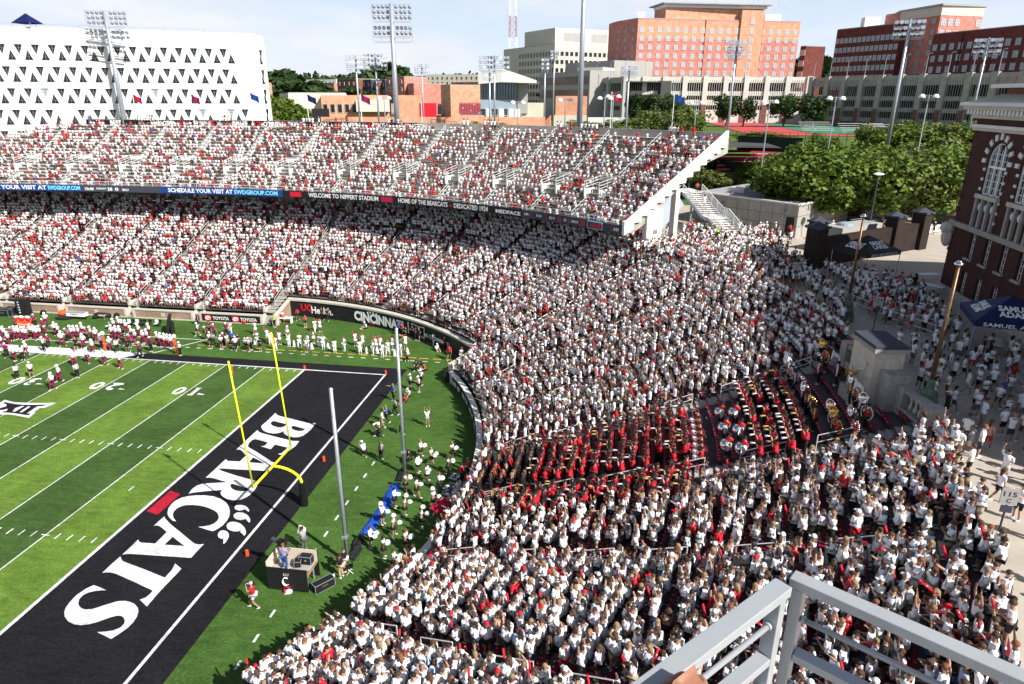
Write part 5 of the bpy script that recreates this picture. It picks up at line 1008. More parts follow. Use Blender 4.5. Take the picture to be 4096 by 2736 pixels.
# net poles and fallen net
for x, y, l in ((16.77, 18.65, 'tall grey net pole nearest the camera platform'), (17.2, 29.6, 'tall grey net pole beside the photographers behind the end zone')):
    e = empty('net_pole', (x, y, 0), 0, l, 'pole', 'grey net poles'); mb = MB(); mb.tube((x, y, 0), (x, y, 12.15), .13, .11, 12); mb.build('shaft', M['galv'], e, smooth=True)
    mb = MB(); mb.tube((x+.2, y, .3), (x+.12, y, 12.05), .012, n=4); mb.build('halyard', M['black'], e); mb = MB(); mb.lathe((x, y, 12.15), [(.13, 0), (.08, .08), (.01, .1)], 10); mb.build('cap', M['galv'], e)
    mb = MB(); mb.box((x, y, 2.0), (.34, .34, .18)); mb.build('clamp', M['galv'], e)
def heap(pts, w_, h_, m, name, label, cat):
    mb = MB(); r_ = np.random.default_rng(3); P = []; n = 9; F = []
    for i, p in enumerate(pts):
        a = np.array(pts[max(i-1, 0)]); b = np.array(pts[min(i+1, len(pts)-1)]); t = (b-a)/np.linalg.norm(b-a); nn_ = np.array([-t[1], t[0]])
        for k in range(n): u_ = k/(n-1)*2-1; P.append((p[0]+nn_[0]*u_*w_, p[1]+nn_[1]*u_*w_, max(.02, h_*(1-u_*u_)*(.5+.7*r_.random()))))
    for i in range(len(pts)-1):
        for k in range(n-1): F.append((i*n+k, i*n+k+1, (i+1)*n+k+1, (i+1)*n+k))
    mb.add(P, F); return mb.build(name, m, None, label, cat)
def dense(pts, st=.25):
    o = []
    for a, b in zip(pts, pts[1:]):
        n = max(1, int(math.dist(a, b)/st)); o += [tuple(np.array(a)*(1-i/n)+np.array(b)*i/n) for i in range(n)]
    return o+[tuple(pts[-1])]
E_ = lambda x, y: tuple(GZ(1400+x/1.792, 1850+y/1.792)[:2])
p1 = (16.8, 18.9); p2 = (17.2, 29.6)
heap(dense([p2, E_(375, 60), E_(345, 140)]), .28, .3, M['black'], 'fallen_net', 'black fallen net bunched at the foot of the far net pole', 'net')
heap(dense([E_(330, 160), E_(240, 330), E_(100, 525)]), .42, .22, M['blue'], 'blue_tarp', 'blue folded tarp lying along the fallen net', 'tarp')
heap(dense([E_(85, 540), E_(40, 600), (16.9, 20.), p1]), .34, .36, M['black'], 'fallen_net', 'black fallen net bunched at the foot of the near net pole', 'net')
# pylons
for x, y, l in ((0, W+.1, 'orange pylon on the far corner of the goal line'), (9.2, W+.1, 'orange pylon at the far corner of the end line'), (10.1, 18.3, 'orange pylon beside the camera platform side'), (10.1, 30.5, 'orange pylon behind the end line right of the goal post')):
    mb = MB(); mb.box((x, y, .24), (.14, .14, .46)); mb.build('pylon', M['orange'], None, l, 'pylon', 'orange pylons')
    
# ------------------------------------------------------------------ people on the field
def face(P, tgt): return math.atan2(tgt[1]-P[1], tgt[0]-P[0])-math.pi/2
TY = {'P': dict(top='jersey', bottom='trousers', hair='helmet', tc=WHITE, bc=MAROON, hc=WHITE), 'C': dict(top='tee', bottom='trousers', hair='cap', tc=MAROON, bc=BLK, hc=WHITE), 'R': dict(top='tee', bottom='trousers', hair='cap', tc=(.4, .4, .4), bc=BLK, hc=BLK),
      'W': dict(top='tee', bottom='trousers', hair='cap', tc=WHITE, bc=BLK, hc=WHITE), 'w': dict(top='tee', bottom='shorts', hair='cap', tc=WHITE, bc=BLK, hc=WHITE), 'B': dict(top='tee', bottom='trousers', hair='short', tc=BLK, bc=BLK), 'b': dict(top='tee', bottom='shorts', hair='short', tc=BLK, bc=BLK),
      'L': dict(top='tee', bottom='trousers', hair='short', tc=(.02, .12, .55), bc=BLK), 'G': dict(top='tee', bottom='trousers', hair='short', tc=(.3, .3, .32), bc=BLK), 'M': dict(top='tee', bottom='trousers', hair='short', tc=WHITE, bc=WHITE), 'g': dict(top='tank', bottom='skirt', hair='pony', tc=WHITE, bc=WHITE, slim=.88, shoe=WHITE),
      'd': dict(top='tee', bottom='shorts', hair='cap', tc=RED, bc=BLK, hc=BLK), 'D': dict(top='tee', bottom='trousers', hair='short', tc=RED, bc=BLK), 'N': dict(top='tank', bottom='trousers', hair='short', tc=(.45, .9, .05), bc=BLK), 'k': dict(top='tee', bottom='shorts', hair='short', tc=WHITE, bc=(.4, .33, .24)),
      'h': dict(top='crop', bottom='short_shorts', hair='short', tc=WHITE, bc=WHITE)}
DESC = {'P': 'player in white jersey and maroon trousers', 'C': 'coach in maroon shirt and white cap', 'R': 'referee in striped shirt and black trousers', 'W': 'staff member in white shirt and black trousers', 'w': 'person in white shirt and black shorts', 'B': 'person dressed all in black', 'b': 'person in black shirt and black shorts', 'L': 'person in bright blue shirt',
        'G': 'person in grey shirt and dark trousers', 'M': 'male cheerleader all in white', 'g': 'female cheerleader in white dress', 'd': 'person in red shirt and black shorts', 'D': 'person in red shirt and black trousers', 'N': 'guard in neon yellow vest', 'k': 'person in white shirt and khaki shorts', 'h': 'person'}
stripe = MB()
def group(L, ox, oy, s, where, grp, tgt=None, poses=None):
    by = {}
    L = sorted(L, key=lambda t: t[0])
    for t in L: by.setdefault(t[2], []).append(t)
    res = []
    for t in L:
        P = GZ(ox+t[0]/s, oy+t[1]/s, 0); ty = t[2]; n = by[ty].index(t); kw = dict(TY[ty]); arm = t[3] if len(t) > 3 else random.choice(('down', 'hip', 'cross', 'hold', 'onehip', 'phone')); leg = t[4] if len(t) > 4 else random.choice(('stand', 'stand', 'walk'))
        kw.pop('shoe', None)
        if 'hc' not in kw: kw['hc'] = HAIRC[random.choice(HN)]
        tg_ = tgt if tgt else (P[0]+random.uniform(-4, 4), P[1]-5)
        lab = '%s, %s %s' % (DESC[ty], (ordn[n]+' of them from the left') if len(by[ty]) > 1 else 'the only one', where)
        o = person(P, face(P, tg_)+random.gauss(0, .35), lab, grp, arm, leg, sz=t[5] if len(t) > 5 else random.uniform(.97, 1.05), **kw); res.append(o)
        if ty == 'R':
            mb = MB()
            for i in range(5): mb.box(((i-2)*.075, .0, 1.22), (.03, .36, .4))
            so_ = mb.mesh('stripes', M['white']); inst('stripes', so_, (0, 0, 0), 0, o)
    return res
A_ = [(120, 565, 'P', 'hip'), (210, 518, 'P'), (248, 692, 'w', 'down', 'walk'), (465, 722, 'P', 'hip', 'walk', 1.08), (415, 783, 'P', 'hold', 'walk', 1.08), (575, 598, 'P', 'down', 'walk'), (680, 580, 'P', 'down', 'wide'), (810, 597, 'P', 'down', 'walk'), (930, 622, 'P', 'down', 'wide', 1.08),
      (180, 556, 'R', 'down'), (140, 702, 'R', 'hip'), (600, 692, 'R', 'cross'), (905, 500, 'R', 'hold')]
group(A_, 0, 1150, 1.917, 'on the field of play', 'players and officials on the pitch')
S_ = [(10, 392, 'P'), (42, 398, 'P'), (100, 408, 'C', 'cross'), (128, 402, 'P'), (155, 400, 'P'), (186, 402, 'P'), (208, 404, 'P'), (248, 388, 'P'), (275, 398, 'P'), (295, 402, 'P'), (318, 397, 'P'), (342, 345, 'C'), (362, 400, 'C'), (380, 465, 'C', 'down', 'walk'), (345, 492, 'W', 'hip', 'wide', 1.08), (455, 380, 'P'), (430, 365, 'P'), (485, 448, 'P', 'hip', 'wide', 1.08), (520, 420, 'C'), (555, 400, 'P'), (580, 392, 'P'), (612, 396, 'P'),
      (640, 372, 'P'), (672, 418, 'C', 'cross', 'stand', 1.1), (705, 400, 'P'), (742, 412, 'P'), (595, 492, 'b', 'hip'), (648, 465, 'P'), (720, 505, 'P', 'hold', 'walk'), (785, 468, 'P'), (850, 482, 'P'), (868, 395, 'P'), (900, 400, 'P'), (930, 402, 'P'), (950, 445, 'B'), (985, 495, 'b', 'hold', 'walk'), (1015, 402, 'P'), (1045, 430, 'P'), (1080, 532, 'C', 'up', 'walk', 1.05), (1165, 492, 'C', 'down', 'stand', 1.08), (1105, 430, 'P'), (1135, 425, 'P'),
      (1215, 447, 'P'), (1242, 458, 'P'), (1270, 460, 'P'), (1296, 462, 'P'), (1318, 465, 'P'), (60, 535, 'C', 'down', 'walk'), (75, 445, 'P'), (360, 295, 'P', 'hip', 'wide'), (880, 340, 'P'), (920, 330, 'P'), (975, 350, 'P'), (1000, 460, 'C'), (1070, 380, 'P'), (1150, 380, 'P'), (20, 470, 'P'), (130, 335, 'B'), (275, 305, 'C', 'hold')]
group(S_, 0, 1150, 1.917, 'on the team sideline', 'team along the far sideline')
B_ = [(180, 372, 'w'), (240, 402, 'C'), (270, 360, 'B'), (305, 385, 'C'), (275, 447, 'w', 'hold'), (300, 452, 'G'), (360, 468, 'w'), (380, 455, 'C'), (405, 462, 'k'), (440, 440, 'L'), (470, 483, 'W'), (490, 458, 'B'), (400, 372, 'C'), (430, 357, 'M'), (545, 477, 'w', 'down', 'stand', .85), (572, 492, 'w'), (588, 480, 'G'), (657, 492, 'b', 'phone'), (45, 522, 'W', 'hold'), (178, 290, 'C'), (945, 252, 'd', 'hold', 'walk'), (1003, 307, 'd'), (1130, 252, 'B', 'hip'), (1172, 255, 'B', 'hip'), (766, 305, 'N')]
group(B_, 700, 1150, 1.917, 'between the players and the cheer squad', 'staff and media on the far sideline')
K_ = [(635, 437, 'M', 'cross'), (775, 482, 'M', 'hold'), (735, 440, 'M'), (877, 452, 'M', 'up'), (960, 457, 'M'), (1010, 497, 'k', 'hip'), (1022, 462, 'M'), (1112, 462, 'M'), (1140, 472, 'M', 'wide'), (1227, 500, 'M'), (1300, 487, 'M'), (712, 415, 'g', 'oneup'), (806, 437, 'g', 'hip'), (866, 380, 'g', 'oneup'), (1065, 428, 'g'), (1115, 340, 'g', 'hip'), (1075, 342, 'M'), (620, 360, 'g', 'oneup')]
K2 = [(700+x/1.917, 1150+y/1.917, *r) for x, y, *r in K_]+[(1400+x/2.237, 1150+y/2.237, *r) for x, y, *r in [(92, 592, 'M'), (50, 522, 'g', 'oneup'), (117, 532, 'g', 'hip'), (207, 600, 'M'), (235, 560, 'g', 'oneup'), (292, 622, 'M'), (342, 602, 'M'), (380, 560, 'g'), (455, 612, 'M'), (497, 548, 'g', 'wide'), (275, 560, 'g', 'oneup')]]
cheer = group(K2, 0, 0, 1, 'in the white cheer squad', 'cheer squad in white on the far sideline')
for i, o in enumerate([c for c in cheer if c['label'].startswith('female')]):
    tag(inst('pom', POM['red'], local(o, (.2, .1, 1.6)), 0, None, .9), 'red pom waved by the %s woman from the left in the white cheer squad' % ordn[i], 'pom', 'red poms of the cheer squad')
mm = MB(); mm.tube((0, 0, 0), (0, 0, .75), .24, .05, 14); mm.tube((0, 0, 0), (0, 0, .04), .25, .25, 14); cone_me = mm.mesh('megaphone', M['white'], True)
for i, (u, v) in enumerate([(700+x/1.917, 1150+y/1.917) for x, y in ((615, 432), (915, 450), (1050, 470), (1175, 470))]+[(1400+x/2.237, 1150+y/2.237) for x, y in ((150, 585), (245, 585), (400, 610), (515, 592))]):
    tag(inst('megaphone', cone_me, GZ(u, v)), 'white cone megaphone standing on the turf, %s from the left' % ordn[i], 'megaphone', 'white megaphones of the cheer squad')
C_ = [(502, 468, 'B'), (440, 425, 'L'), (465, 430, 'D'), (560, 455, 'B', 'cross'), (590, 472, 'B'), (620, 477, 'b'), (755, 522, 'M', 'hold'), (800, 510, 'B'), (850, 572, 'B'), (912, 562, 'w'), (890, 648, 'd', 'down', 'walk'), (990, 625, 'B', 'camera'), (1003, 672, 'M', 'hold', 'stand', 1.06), (1060, 635, 'w'), (145, 367, 'w', 'lap', 'ground'), (510, 645, 'B', 'lap', 'ground'), (635, 692, 'B', 'lap', 'ground'), (672, 742, 'd', 'lap', 'ground'), (775, 563, 'w', 'lap', 'ground'), (598, 742, 'B', 'hold', 'kneel')]
group(C_, 1400, 1150, 2.237, 'by the curved banner wall', 'people by the curved banner wall')
D_ = [(485, 117, 'w', 'hip'), (550, 137, 'w'), (570, 82, 'w'), (470, 168, 'w', 'camera', 'ground'), (440, 218, 'd', 'camera', 'ground'), (350, 205, 'L', 'point'), (365, 322, 'G', 'hip'), (295, 382, 'L', 'camera'), (260, 422, 'k', 'down'), (415, 475, 'N', 'hip'), (250, 677, 'G', 'down'), (235, 487, 'B', 'camera', 'kneel'), (115, 643, 'w', 'camera', 'kneel')]
ph = group(D_, 1400, 1500, 1.992, 'behind the end line', 'photographers and staff behind the end line', tgt=(5, 35))
o = person(GZ(1400+618/1.992, 1500+408/1.992), R(-60)-math.pi/2, 'blonde woman in white top, both arms raised, alone on the open turf', None, 'up', 'stand', 'tee', 'short_shorts', 'long', WHITE, (.3, .3, .3), HAIRC['blond'], SKC[0], .98, slim=.9)
# white topped cheerleaders with black skirts and white poms
CH = [(1400+565/1.992, 1500+660/1.992, 'phone'), (1400+650/1.992, 1500+722/1.992, 'hold'), (1400+815/1.992, 1500+677/1.992, 'phone')]+[(1400+x/1.792, 1850+y/1.792, a) for x, y, a in [(490, 72, 'hip'), (555, 142, 'hip'), (705, 88, 'phone'), (640, 208, 'cross'), (400, 212, 'phone'), (480, 250, 'pom'), (600, 332, 'oneup'), (322, 322, 'pom'), (395, 388, 'oneup'), (235, 443, 'oneup'), (315, 532, 'oneup'), (515, 472, 'oneup'), (405, 633, 'phone'), (150, 612, 'hold'), (245, 683, 'cross'), (318, 782, 'hold')]]
CH.sort(key=lambda c: c[1])
for i, (u, v, a) in enumerate(CH):
    P = GZ(u, v); hn = random.choice(HN); rz = R(-92)+random.gauss(0, .25)
    o = person(P, rz, '%s haired cheerleader in white top and black skirt, %s from the top' % (hn, ordn[i]), 'cheerleaders with white poms in front of the student stand', a, random.choice(('stand', 'wide', 'walk')), 'crop' if i % 3 else 'long', 'skirt', random.choice(('pony', 'long')), WHITE, BLK, HAIRC[hn], random.choice(SKC[:3]+[SKC[4]]), .97, slim=.88)
    J = pose(a)
    for n in 'lr':
        w_ = J['wr'+n]; tag(inst('pom', POM['white'], local(o, (w_[0]*1.1, w_[1]+.08, w_[2])), 0, None, 1.15), 'white pom in the %s hand of the %s black skirted cheerleader from the top' % ({'l': 'left', 'r': 'right'}[n], ordn[i]), 'pom', 'white poms of the cheerleaders')
F_ = [(1400+805/1.792, 1850+152/1.792, 'D', 'hip'), (1400+852/1.792, 1850+112/1.792, 'D', 'hold'), (1400+648/1.792, 1850+562/1.792, 'D', 'hold', 'stand', 1.05), (1400+780/1.792, 1850+440/1.792, 'D', 'hold', 'crouch'), (1400+760/1.792, 1850+300/1.792, 'M', 'hold', 'crouch'), (1400+740/1.792, 1850+400/1.792, 'B', 'hold'), (1400+850/1.792, 1850+205/1.792, 'B', 'hold', 'crouch'), (1400+780/1.792, 1850+265/1.792, 'M', 'hold')]
group(F_, 0, 0, 1, 'beside the stand stair', 'staff beside the stair into the student stand', tgt=(15, 30))
# letter boards on the turf
for i, (x, y, ch, rz) in enumerate([(755, 100, 'S', 20), (722, 172, 'T', 15), (712, 212, 'A', 15), (706, 275, 'C', 5), (697, 322, 'E', 0), (638, 505, 'L', 0), (525, 655, 'I', 25), (475, 725, 'B', 25)]):
    c = GZ(1400+x/1.792, 1850+y/1.792); e = empty('letter_board', c, R(rz-35), 'flat white board with dark letter %s lying before the student stand' % ch, 'sign', 'letter boards lying on the turf')
    mb = MB(); mb.box((0, 0, .02), (.75, .95, .03)); mb.build('board', M['white'], e, org=(0, 0, 0)); mb = MB(); put_text(mb, ch, (0, -.3, .042), (1, 0, 0), (0, 1, 0), .6, bold=.05, center=True); mb.build('letter', M['navy'], e, org=(0, 0, 0))
    mb = MB()
    for a, b in (((-.33, -.43), (.33, -.43)), ((.33, -.43), (.33, .43)), ((.33, .43), (-.33, .43)), ((-.33, .43), (-.33, -.43))): mb.bar((*a, .04), (*b, .04), .03, .01)
    mb.build('border', M['navy'], e, org=(0, 0, 0))
# drink coolers by the stair
def cooler(p, m, label, sz=1.):
    e = empty('drink_cooler', p, 0, label, 'cooler', 'drink coolers'); b = MB(); b.lathe((0, 0, 0), [(.19*sz, 0), (.22*sz, .5*sz)], 14); b.build('barrel', m, e, smooth=True, org=(0, 0, 0)); b = MB(); b.lathe((0, 0, .5*sz), [(.235*sz, 0), (.235*sz, .06*sz), (.2*sz, .08*sz)], 14); b.build('lid', M['white'], e, org=(0, 0, 0)); b = MB(); b.box((.22*sz, 0, .08*sz), (.06, .04, .05)); b.build('tap', M['white'], e, org=(0, 0, 0))
cooler(GZ(1400+888/1.792, 1850+140/1.792, .9), M['orange'], 'orange cooler with white lid on the wall by the stand stair'); cooler(GZ(1400+893/1.792, 1850+95/1.792, .9), M['blue'], 'blue and white cooler behind the orange one by the stair'); cooler(GZ(1400+805/1.792, 1850+370/1.792, .5), M['blue'], 'blue cooler with white lid among the crouching staff')
e = empty('red_tarp', GZ(1400+665/1.792, 1850+400/1.792), 0, 'folded red canopy leaning beside the man in red shirt', 'canopy'); b = MB(); b.add([(-.9, -.2, .9), (.7, -.5, .1), (.9, .3, 1.2), (-.2, .5, 1.5), (0, 0, 1.7)], [(0, 1, 4), (1, 2, 4), (2, 3, 4), (3, 0, 4)]); b.build('canopy', M['crimson'], e, org=(0, 0, 0)); b = MB(); b.tube((-.8, -.2, 0), (0, 0, 1.7), .03); b.tube((.9, .3, 0), (0, 0, 1.7), .03); b.build('poles', M['galv'], e, org=(0, 0, 0))
# camera platform
A0 = GZ(1077, 2353); B0 = GZ(1236.6, 2370); ux = (B0-A0)[:2]; LF = float(np.linalg.norm(ux)); ux = ux/LF; rz = math.atan2(ux[1], ux[0])
Hh = 1.25; back = GZ(1152, 2186, Hh+.75)[:2]-A0[:2]; uy = np.array([-ux[1], ux[0]]); LB = float(back@uy)
e = empty('camera_platform', A0, rz, 'black sided camera platform with cream inside walls and emblem front panel', 'platform')
def pb(name, a, b, m, par=e): q = MB(); q.bb(a, b); return q.build(name, m, par, org=(0, 0, 0))
pb('front_panel', (0, -.06, .05), (LF, 0, 1.62), M['black']); pb('deck', (.05, .02, 1.05), (LF, LB, 1.15), M['wood']); pb('carpet', (.1, LB*.35, 1.152), (LF-.1, LB-.1, 1.17), M['concrete']); pb('dark_sheet', (.1, .1, 1.152), (LF-.15, LB*.33, 1.165), M['concrete_dark'])
pb('left_wall', (0, .0, .9), (.06, LB, 1.95), M['tan']); pb('left_skirt', (-.03, 0, .05), (0, LB, 1.97), M['black']); pb('back_wall', (.07, LB-.06, 1.15), (LF, LB, 1.95), M['tan']); pb('back_skirt', (0, LB, .05), (LF+.05, LB+.04, 1.98), M['black'])
for x in (.2, LF-.2):
    for y in (.3, LB-.3): q = MB(); q.tube((x, y, 0), (x, y, 1.05), .05); q.build('leg', M['galv'], e, org=(0, 0, 0))
q = MB(); cx_, cz_ = LF*.47, .72
for t in np.linspace(.9, 5.4, 22)[:-1]:
    t2 = t+4.5/21; w1 = .05+.06*math.sin((t-.9)/4.5*math.pi); q.tube((cx_+.2*math.cos(t), -.07, cz_+.27*math.sin(t)), (cx_+.2*math.cos(t2), -.07, cz_+.27*math.sin(t2)), w1, n=6, ell=.3)
for i in range(4): q.tube((cx_-.12+.09*i, -.07, cz_+.4), (cx_-.08+.1*i, -.07, cz_+.58), .04, .015, 6, ell=.3)
q.build('emblem', M['white'], e, org=(0, 0, 0)); pb('emblem_bar', (cx_-.14, -.08, cz_-.48), (cx_+.2, -.06, cz_-.36), M['red'])
def L2(x, y, z): return (A0[0]+ux[0]*x+uy[0]*y, A0[1]+ux[1]*x+uy[1]*y, z)
def road_case(p, rz_, d, label):
    e = empty('equipment_case', p, rz_, label, 'case', 'black equipment cases'); x, y, z = d; b = MB(); b.box((0, 0, z/2), d); b.build('shell', M['black'], e, org=(0, 0, 0)); b = MB()
    for sx in (-1, 1):
        for sy in (-1, 1): b.bar((sx*x/2, sy*y/2, 0), (sx*x/2, sy*y/2, z), .03, .03); b.bar((sx*x/2, -y/2, (sy+1)*z/2), (sx*x/2, y/2, (sy+1)*z/2), .03, .03); b.bar((-x/2, sx*y/2, (sy+1)*z/2), (x/2, sx*y/2, (sy+1)*z/2), .03, .03)
    b.build('edging', M['galv'], e, org=(0, 0, 0)); b = MB(); b.box((0, -y/2-.01, z*.6), (x*.3, .02, z*.2)); b.build('latch', M['chrome'], e, org=(0, 0, 0))
road_case(L2(LF*.78, LB*.82, 1.17), rz, (.75, .5, .55), 'black case with silver edges on the platform, by the back wall'); road_case(L2(LF*.62, LB*.6, 1.17), rz+.3, (.4, .5, .4), 'small grey case under a black cloth on the platform')
road_case(L2(LF+.7, LB*.35, 0), rz+.9, (1.3, .5, .55), 'long black case on the grass right of the platform')
e = empty('studio_camera', L2(.55, LB*.78, 1.17), rz+1.3, 'large black studio camera on a pedestal at the platform corner', 'camera')
for n_, a, b_, r, m in (('pedestal', (0, 0, 0), (0, 0, 1.1), .07, 'black'), ('lens', (.0, .2, 1.35), (.0, .75, 1.4), .14, 'slate')): q = MB(); q.tube(a, b_, r); q.build(n_, M[m], e, org=(0, 0, 0))
q = MB(); q.box((0, 0, 1.35), (.3, .5, .34)); q.build('camera_body', M['black'], e, org=(0, 0, 0)); q = MB(); q.box((0, -.3, 1.65), (.34, .08, .26)); q.build('viewfinder', M['black'], e, org=(0, 0, 0)); q = MB(); q.tube((.15, -.2, 1.3), (.2, -.7, 1.1), .02); q.tube((-.15, -.2, 1.3), (-.2, -.7, 1.1), .02); q.build('pan_handles', M['black'], e, org=(0, 0, 0))
person(L2(LF*.38, LB*.3, 1.17), rz-.2+math.pi*0, 'camera operator in lilac shirt and blue jeans standing on the platform', None, 'hold', 'stand', 'tee', 'trousers', 'short', (.3, .3, .48), (.03, .09, .25), HAIRC['auburn'], SKC[0], 1.05)
def shoulder_cam(o, label, z=1.58, white=False):
    q = MB(); q.box((.12, .1, z+.08), (.16, .42, .2)); q.tube((.12, .3, z+.08), (.12, .48, z+.08), .07, .09, 8); q.box((-.02, .2, z+.1), (.08, .14, .08)); me = q.mesh('shoulder_camera', M['white' if white else 'black']); tag(inst('shoulder_camera', me, local(o, (0, 0, 0)), tuple(o.rotation_euler)), label, 'camera', 'cameras held by crew on the turf')
o = person(GZ(1020, 2432), R(100), 'cameraman in red shirt, white shorts and headphones left of the platform', None, 'camera', 'walk', 'tee', 'shorts', 'cap', RED, (.6, .62, .65), (.5, .4, .45), SKC[1], 1.06); shoulder_cam(o, 'video camera on the shoulder of the man in red')
o = person(GZ(1112, 2731), R(80), 'crewman in white shirt at the bottom edge left of the cameraman', None, 'hold', 'stand', 'tee', 'shorts', 'short', WHITE, BLK, HAIRC['dark'], SKC[0], 1.03)
o = person(GZ(1158, 2752), R(-20), 'cameraman in black shirt and khaki shorts at the bottom edge', None, 'camera', 'stand', 'tee', 'shorts', 'short', BLK, (.42, .33, .22), HAIRC['dark'], SKC[1], 1.03); shoulder_cam(o, 'video camera of the man in black at the bottom edge')
o = person(GZ(1219, 2200), R(60), 'photographer in grey hooded top behind the camera platform', None, 'camera', 'stand', 'long', 'trousers', 'short', (.33, .33, .38), (.1, .1, .12), HAIRC['dark'], SKC[0], 1.03); shoulder_cam(o, 'white lensed camera of the photographer in grey hood', 1.5, True)
person(GZ(1366, 2310), R(75), 'person in black polo and khaki trousers by the near net pole', None, 'phone', 'stand', 'tee', 'trousers', 'short', BLK, (.45, .33, .2), HAIRC['dark'], SKC[4], 1.02); person(GZ(1383, 2285), R(95), 'person in black polo and white shorts by the near net pole', None, 'hold', 'stand', 'tee', 'shorts', 'short', BLK, (.7, .68, .62), HAIRC['brown'], SKC[0], 1.03)
def chair(p, rz_, label, m='black', fm='white', grp='folding chairs'):
    e = empty('chair', p, rz_, label, 'chair', grp); b = MB(); b.box((0, 0, .44), (.44, .42, .04)); b.build('seat', M[m], e, org=(0, 0, 0)); b = MB(); b.box((0, -.22, .72), (.44, .04, .36)); b.build('backrest', M[m], e, org=(0, 0, 0))
    for sx in (-.2, .2):
        for sy in (-.2, .2): b = MB(); b.tube((sx, sy, 0), (sx*.9, -sy*.6, .44), .018, n=5); b.build('leg', M[fm], e, org=(0, 0, 0))
    return e
chair(GZ(1398, 2290), R(120), 'black folding chair with pale frame right of the near net pole'); chair(GZ(1640, 1852), R(200), 'dark folding chair at the foot of the far net pole', 'black', 'black')
person(GZ(1640, 1852), R(110), 'person in black seated on the chair by the far net pole', None, 'lap', 'sit', 'tee', 'trousers', 'short', BLK, BLK, HAIRC['dark'], SKC[1])
for i in (11, 12): pass
for o in ph:
    if 'black' in o['label'] and 'dressed all' in o['label']: shoulder_cam(o, 'long white lens of the kneeling photographer in black', 1.1, True)
# bags, cups
for u, v, m, l, d in ((1085+55, 2372, 'red', 'red bottle in front of the platform panel', (.12, .12, .3)), (1157, 2368, 'white', 'white towel bundle in front of the platform panel', (.4, .2, .16)), (1322, 2308, 'white', 'white cup on the grass left of the khaki man', (.12, .12, .14)), (1335, 2304, 'white', 'white ball of tape on the grass left of the khaki man', (.16, .16, .16))):
    p = GZ(u, v); b = MB(); b.lathe((p[0], p[1], 0), [(d[0]*.5, 0), (d[0]*.5, d[2]*.7), (d[0]*.25, d[2])], 8); b.build('bottle' if 'bottle' in l else 'towel' if 'towel' in l else 'cup', M[m], None, l, 'bottle' if 'bottle' in l else 'towel' if 'towel' in l else 'cup')
# ------------------------------------------------------------------ team area clutter
a_ = lambda x, y, z=0: GZ(x/1.917, 1150+y/1.917, z)
e = empty('cooler_table', a_(192, 300), 0, 'orange draped drinks table on the team sideline', 'table'); b = MB(); b.box((0, 0, .4), (2.3, .8, .8)); b.build('drape', M['orange'], e, org=(0, 0, 0)); b = MB(); put_text(b, 'CINCINNATI', (-.8, -.41, .3), (1, 0, 0), (0, 0, 1), .25, 1.6); b.build('lettering', M['white'], e, org=(0, 0, 0))
for i in range(5): p = a_(192, 300, 0); cooler((p[0]-.9+.45*i, p[1]+(.15 if i % 2 else -.1), .8), M['orange' if i % 2 else 'red'], 'orange cooler on the draped table, %s from the left' % ordn[i])
for i, (x, y, d) in enumerate(((50, 215, (1.6, 1.1, .9)), (12, 200, (1.2, 1., .8)), (90, 205, (1.2, 1., 1.)))): road_case(a_(x, y), .05, d, 'black equipment case by the brick wall, %s from the left' % ordn[i])
e = empty('speaker_stack', a_(195, 205), .15, 'tall black speaker stack against the brick wall', 'speaker'); b = MB(); b.box((0, 0, 1.1), (1.5, .9, 2.2)); b.build('cabinet', M['black'], e, org=(0, 0, 0))
for i in range(5): b = MB(); b.ball((-.35, -.46, .35+.36*i), .14, 8, 5, sy=.3); b.build('horn', M['galv'], e, org=(0, 0, 0))
e = empty('white_table', a_(600, 240), 0, 'white topped equipment trolley with dark lettering by the brick wall', 'trolley'); b = MB(); b.box((0, 0, .7), (2.6, .8, .5)); b.build('body', M['white'], e, org=(0, 0, 0)); b = MB(); b.box((0, 0, .97), (2.65, .85, .05)); b.build('top', M['galv'], e, org=(0, 0, 0)); b = MB(); put_text(b, 'TERRY', (-.7, -.41, .6), (1, 0, 0), (0, 0, 1), .24, 1.2); b.build('lettering', M['black'], e, org=(0, 0, 0))
for sx in (-1.1, 1.1): b = MB(); b.tube((sx, 0, 0), (sx, 0, .45), .08); b.build('wheel', M['black'], e, org=(0, 0, 0))
e = empty('treatment_table', a_(778, 240), 0, 'low black treatment table with bags under the brick wall', 'table'); b = MB(); b.box((0, 0, .75), (1.5, .65, .08)); b.build('top', M['black'], e, org=(0, 0, 0))
for sx in (-.65, .65): b = MB(); b.tube((sx, -.25, 0), (sx, -.25, .72), .03); b.tube((sx, .25, 0), (sx, .25, .72), .03); b.build('leg', M['galv'], e, org=(0, 0, 0))
for x, y, l in ((735, 240, 'left of the treatment table'), (835, 232, 'right of the treatment table'), (898, 228, 'leaning on the brick wall'), (335, 205, 'as a black drum bin by the wall')):
    p = a_(x, y); b = MB(); b.ball((p[0], p[1], .3), .38, 8, 6, sz=.9); b.build('kit_bag', M['black'], None, 'black kit bag %s' % l, 'bag', 'black kit bags')
p = a_(490, 240); b = MB(); b.ball((p[0], p[1], .12), .7, 10, 5, sx=1.8, sz=.3); b.build('ground_cloth', M['black'], None, 'black cloth spread left of the white trolley', 'cloth')
p = a_(480, 212); b = MB(); b.ball((p[0], p[1], .35), .5, 9, 6, sz=.8); b.build('ball_bag', M['orange'], None, 'orange and red ball bag by the brick wall', 'bag')
for i, x in enumerate((925, 958, 988, 1018, 1050, 1080, 1108, 1150, 1200, 1225)): chair(a_(x, 300-((1150-x)*.02)), R(180), '%s team chair from the left behind the players' % ordn[i], 'white' if i in (0, 2, 4, 8) else 'black', 'black', 'team chairs behind the players'); 
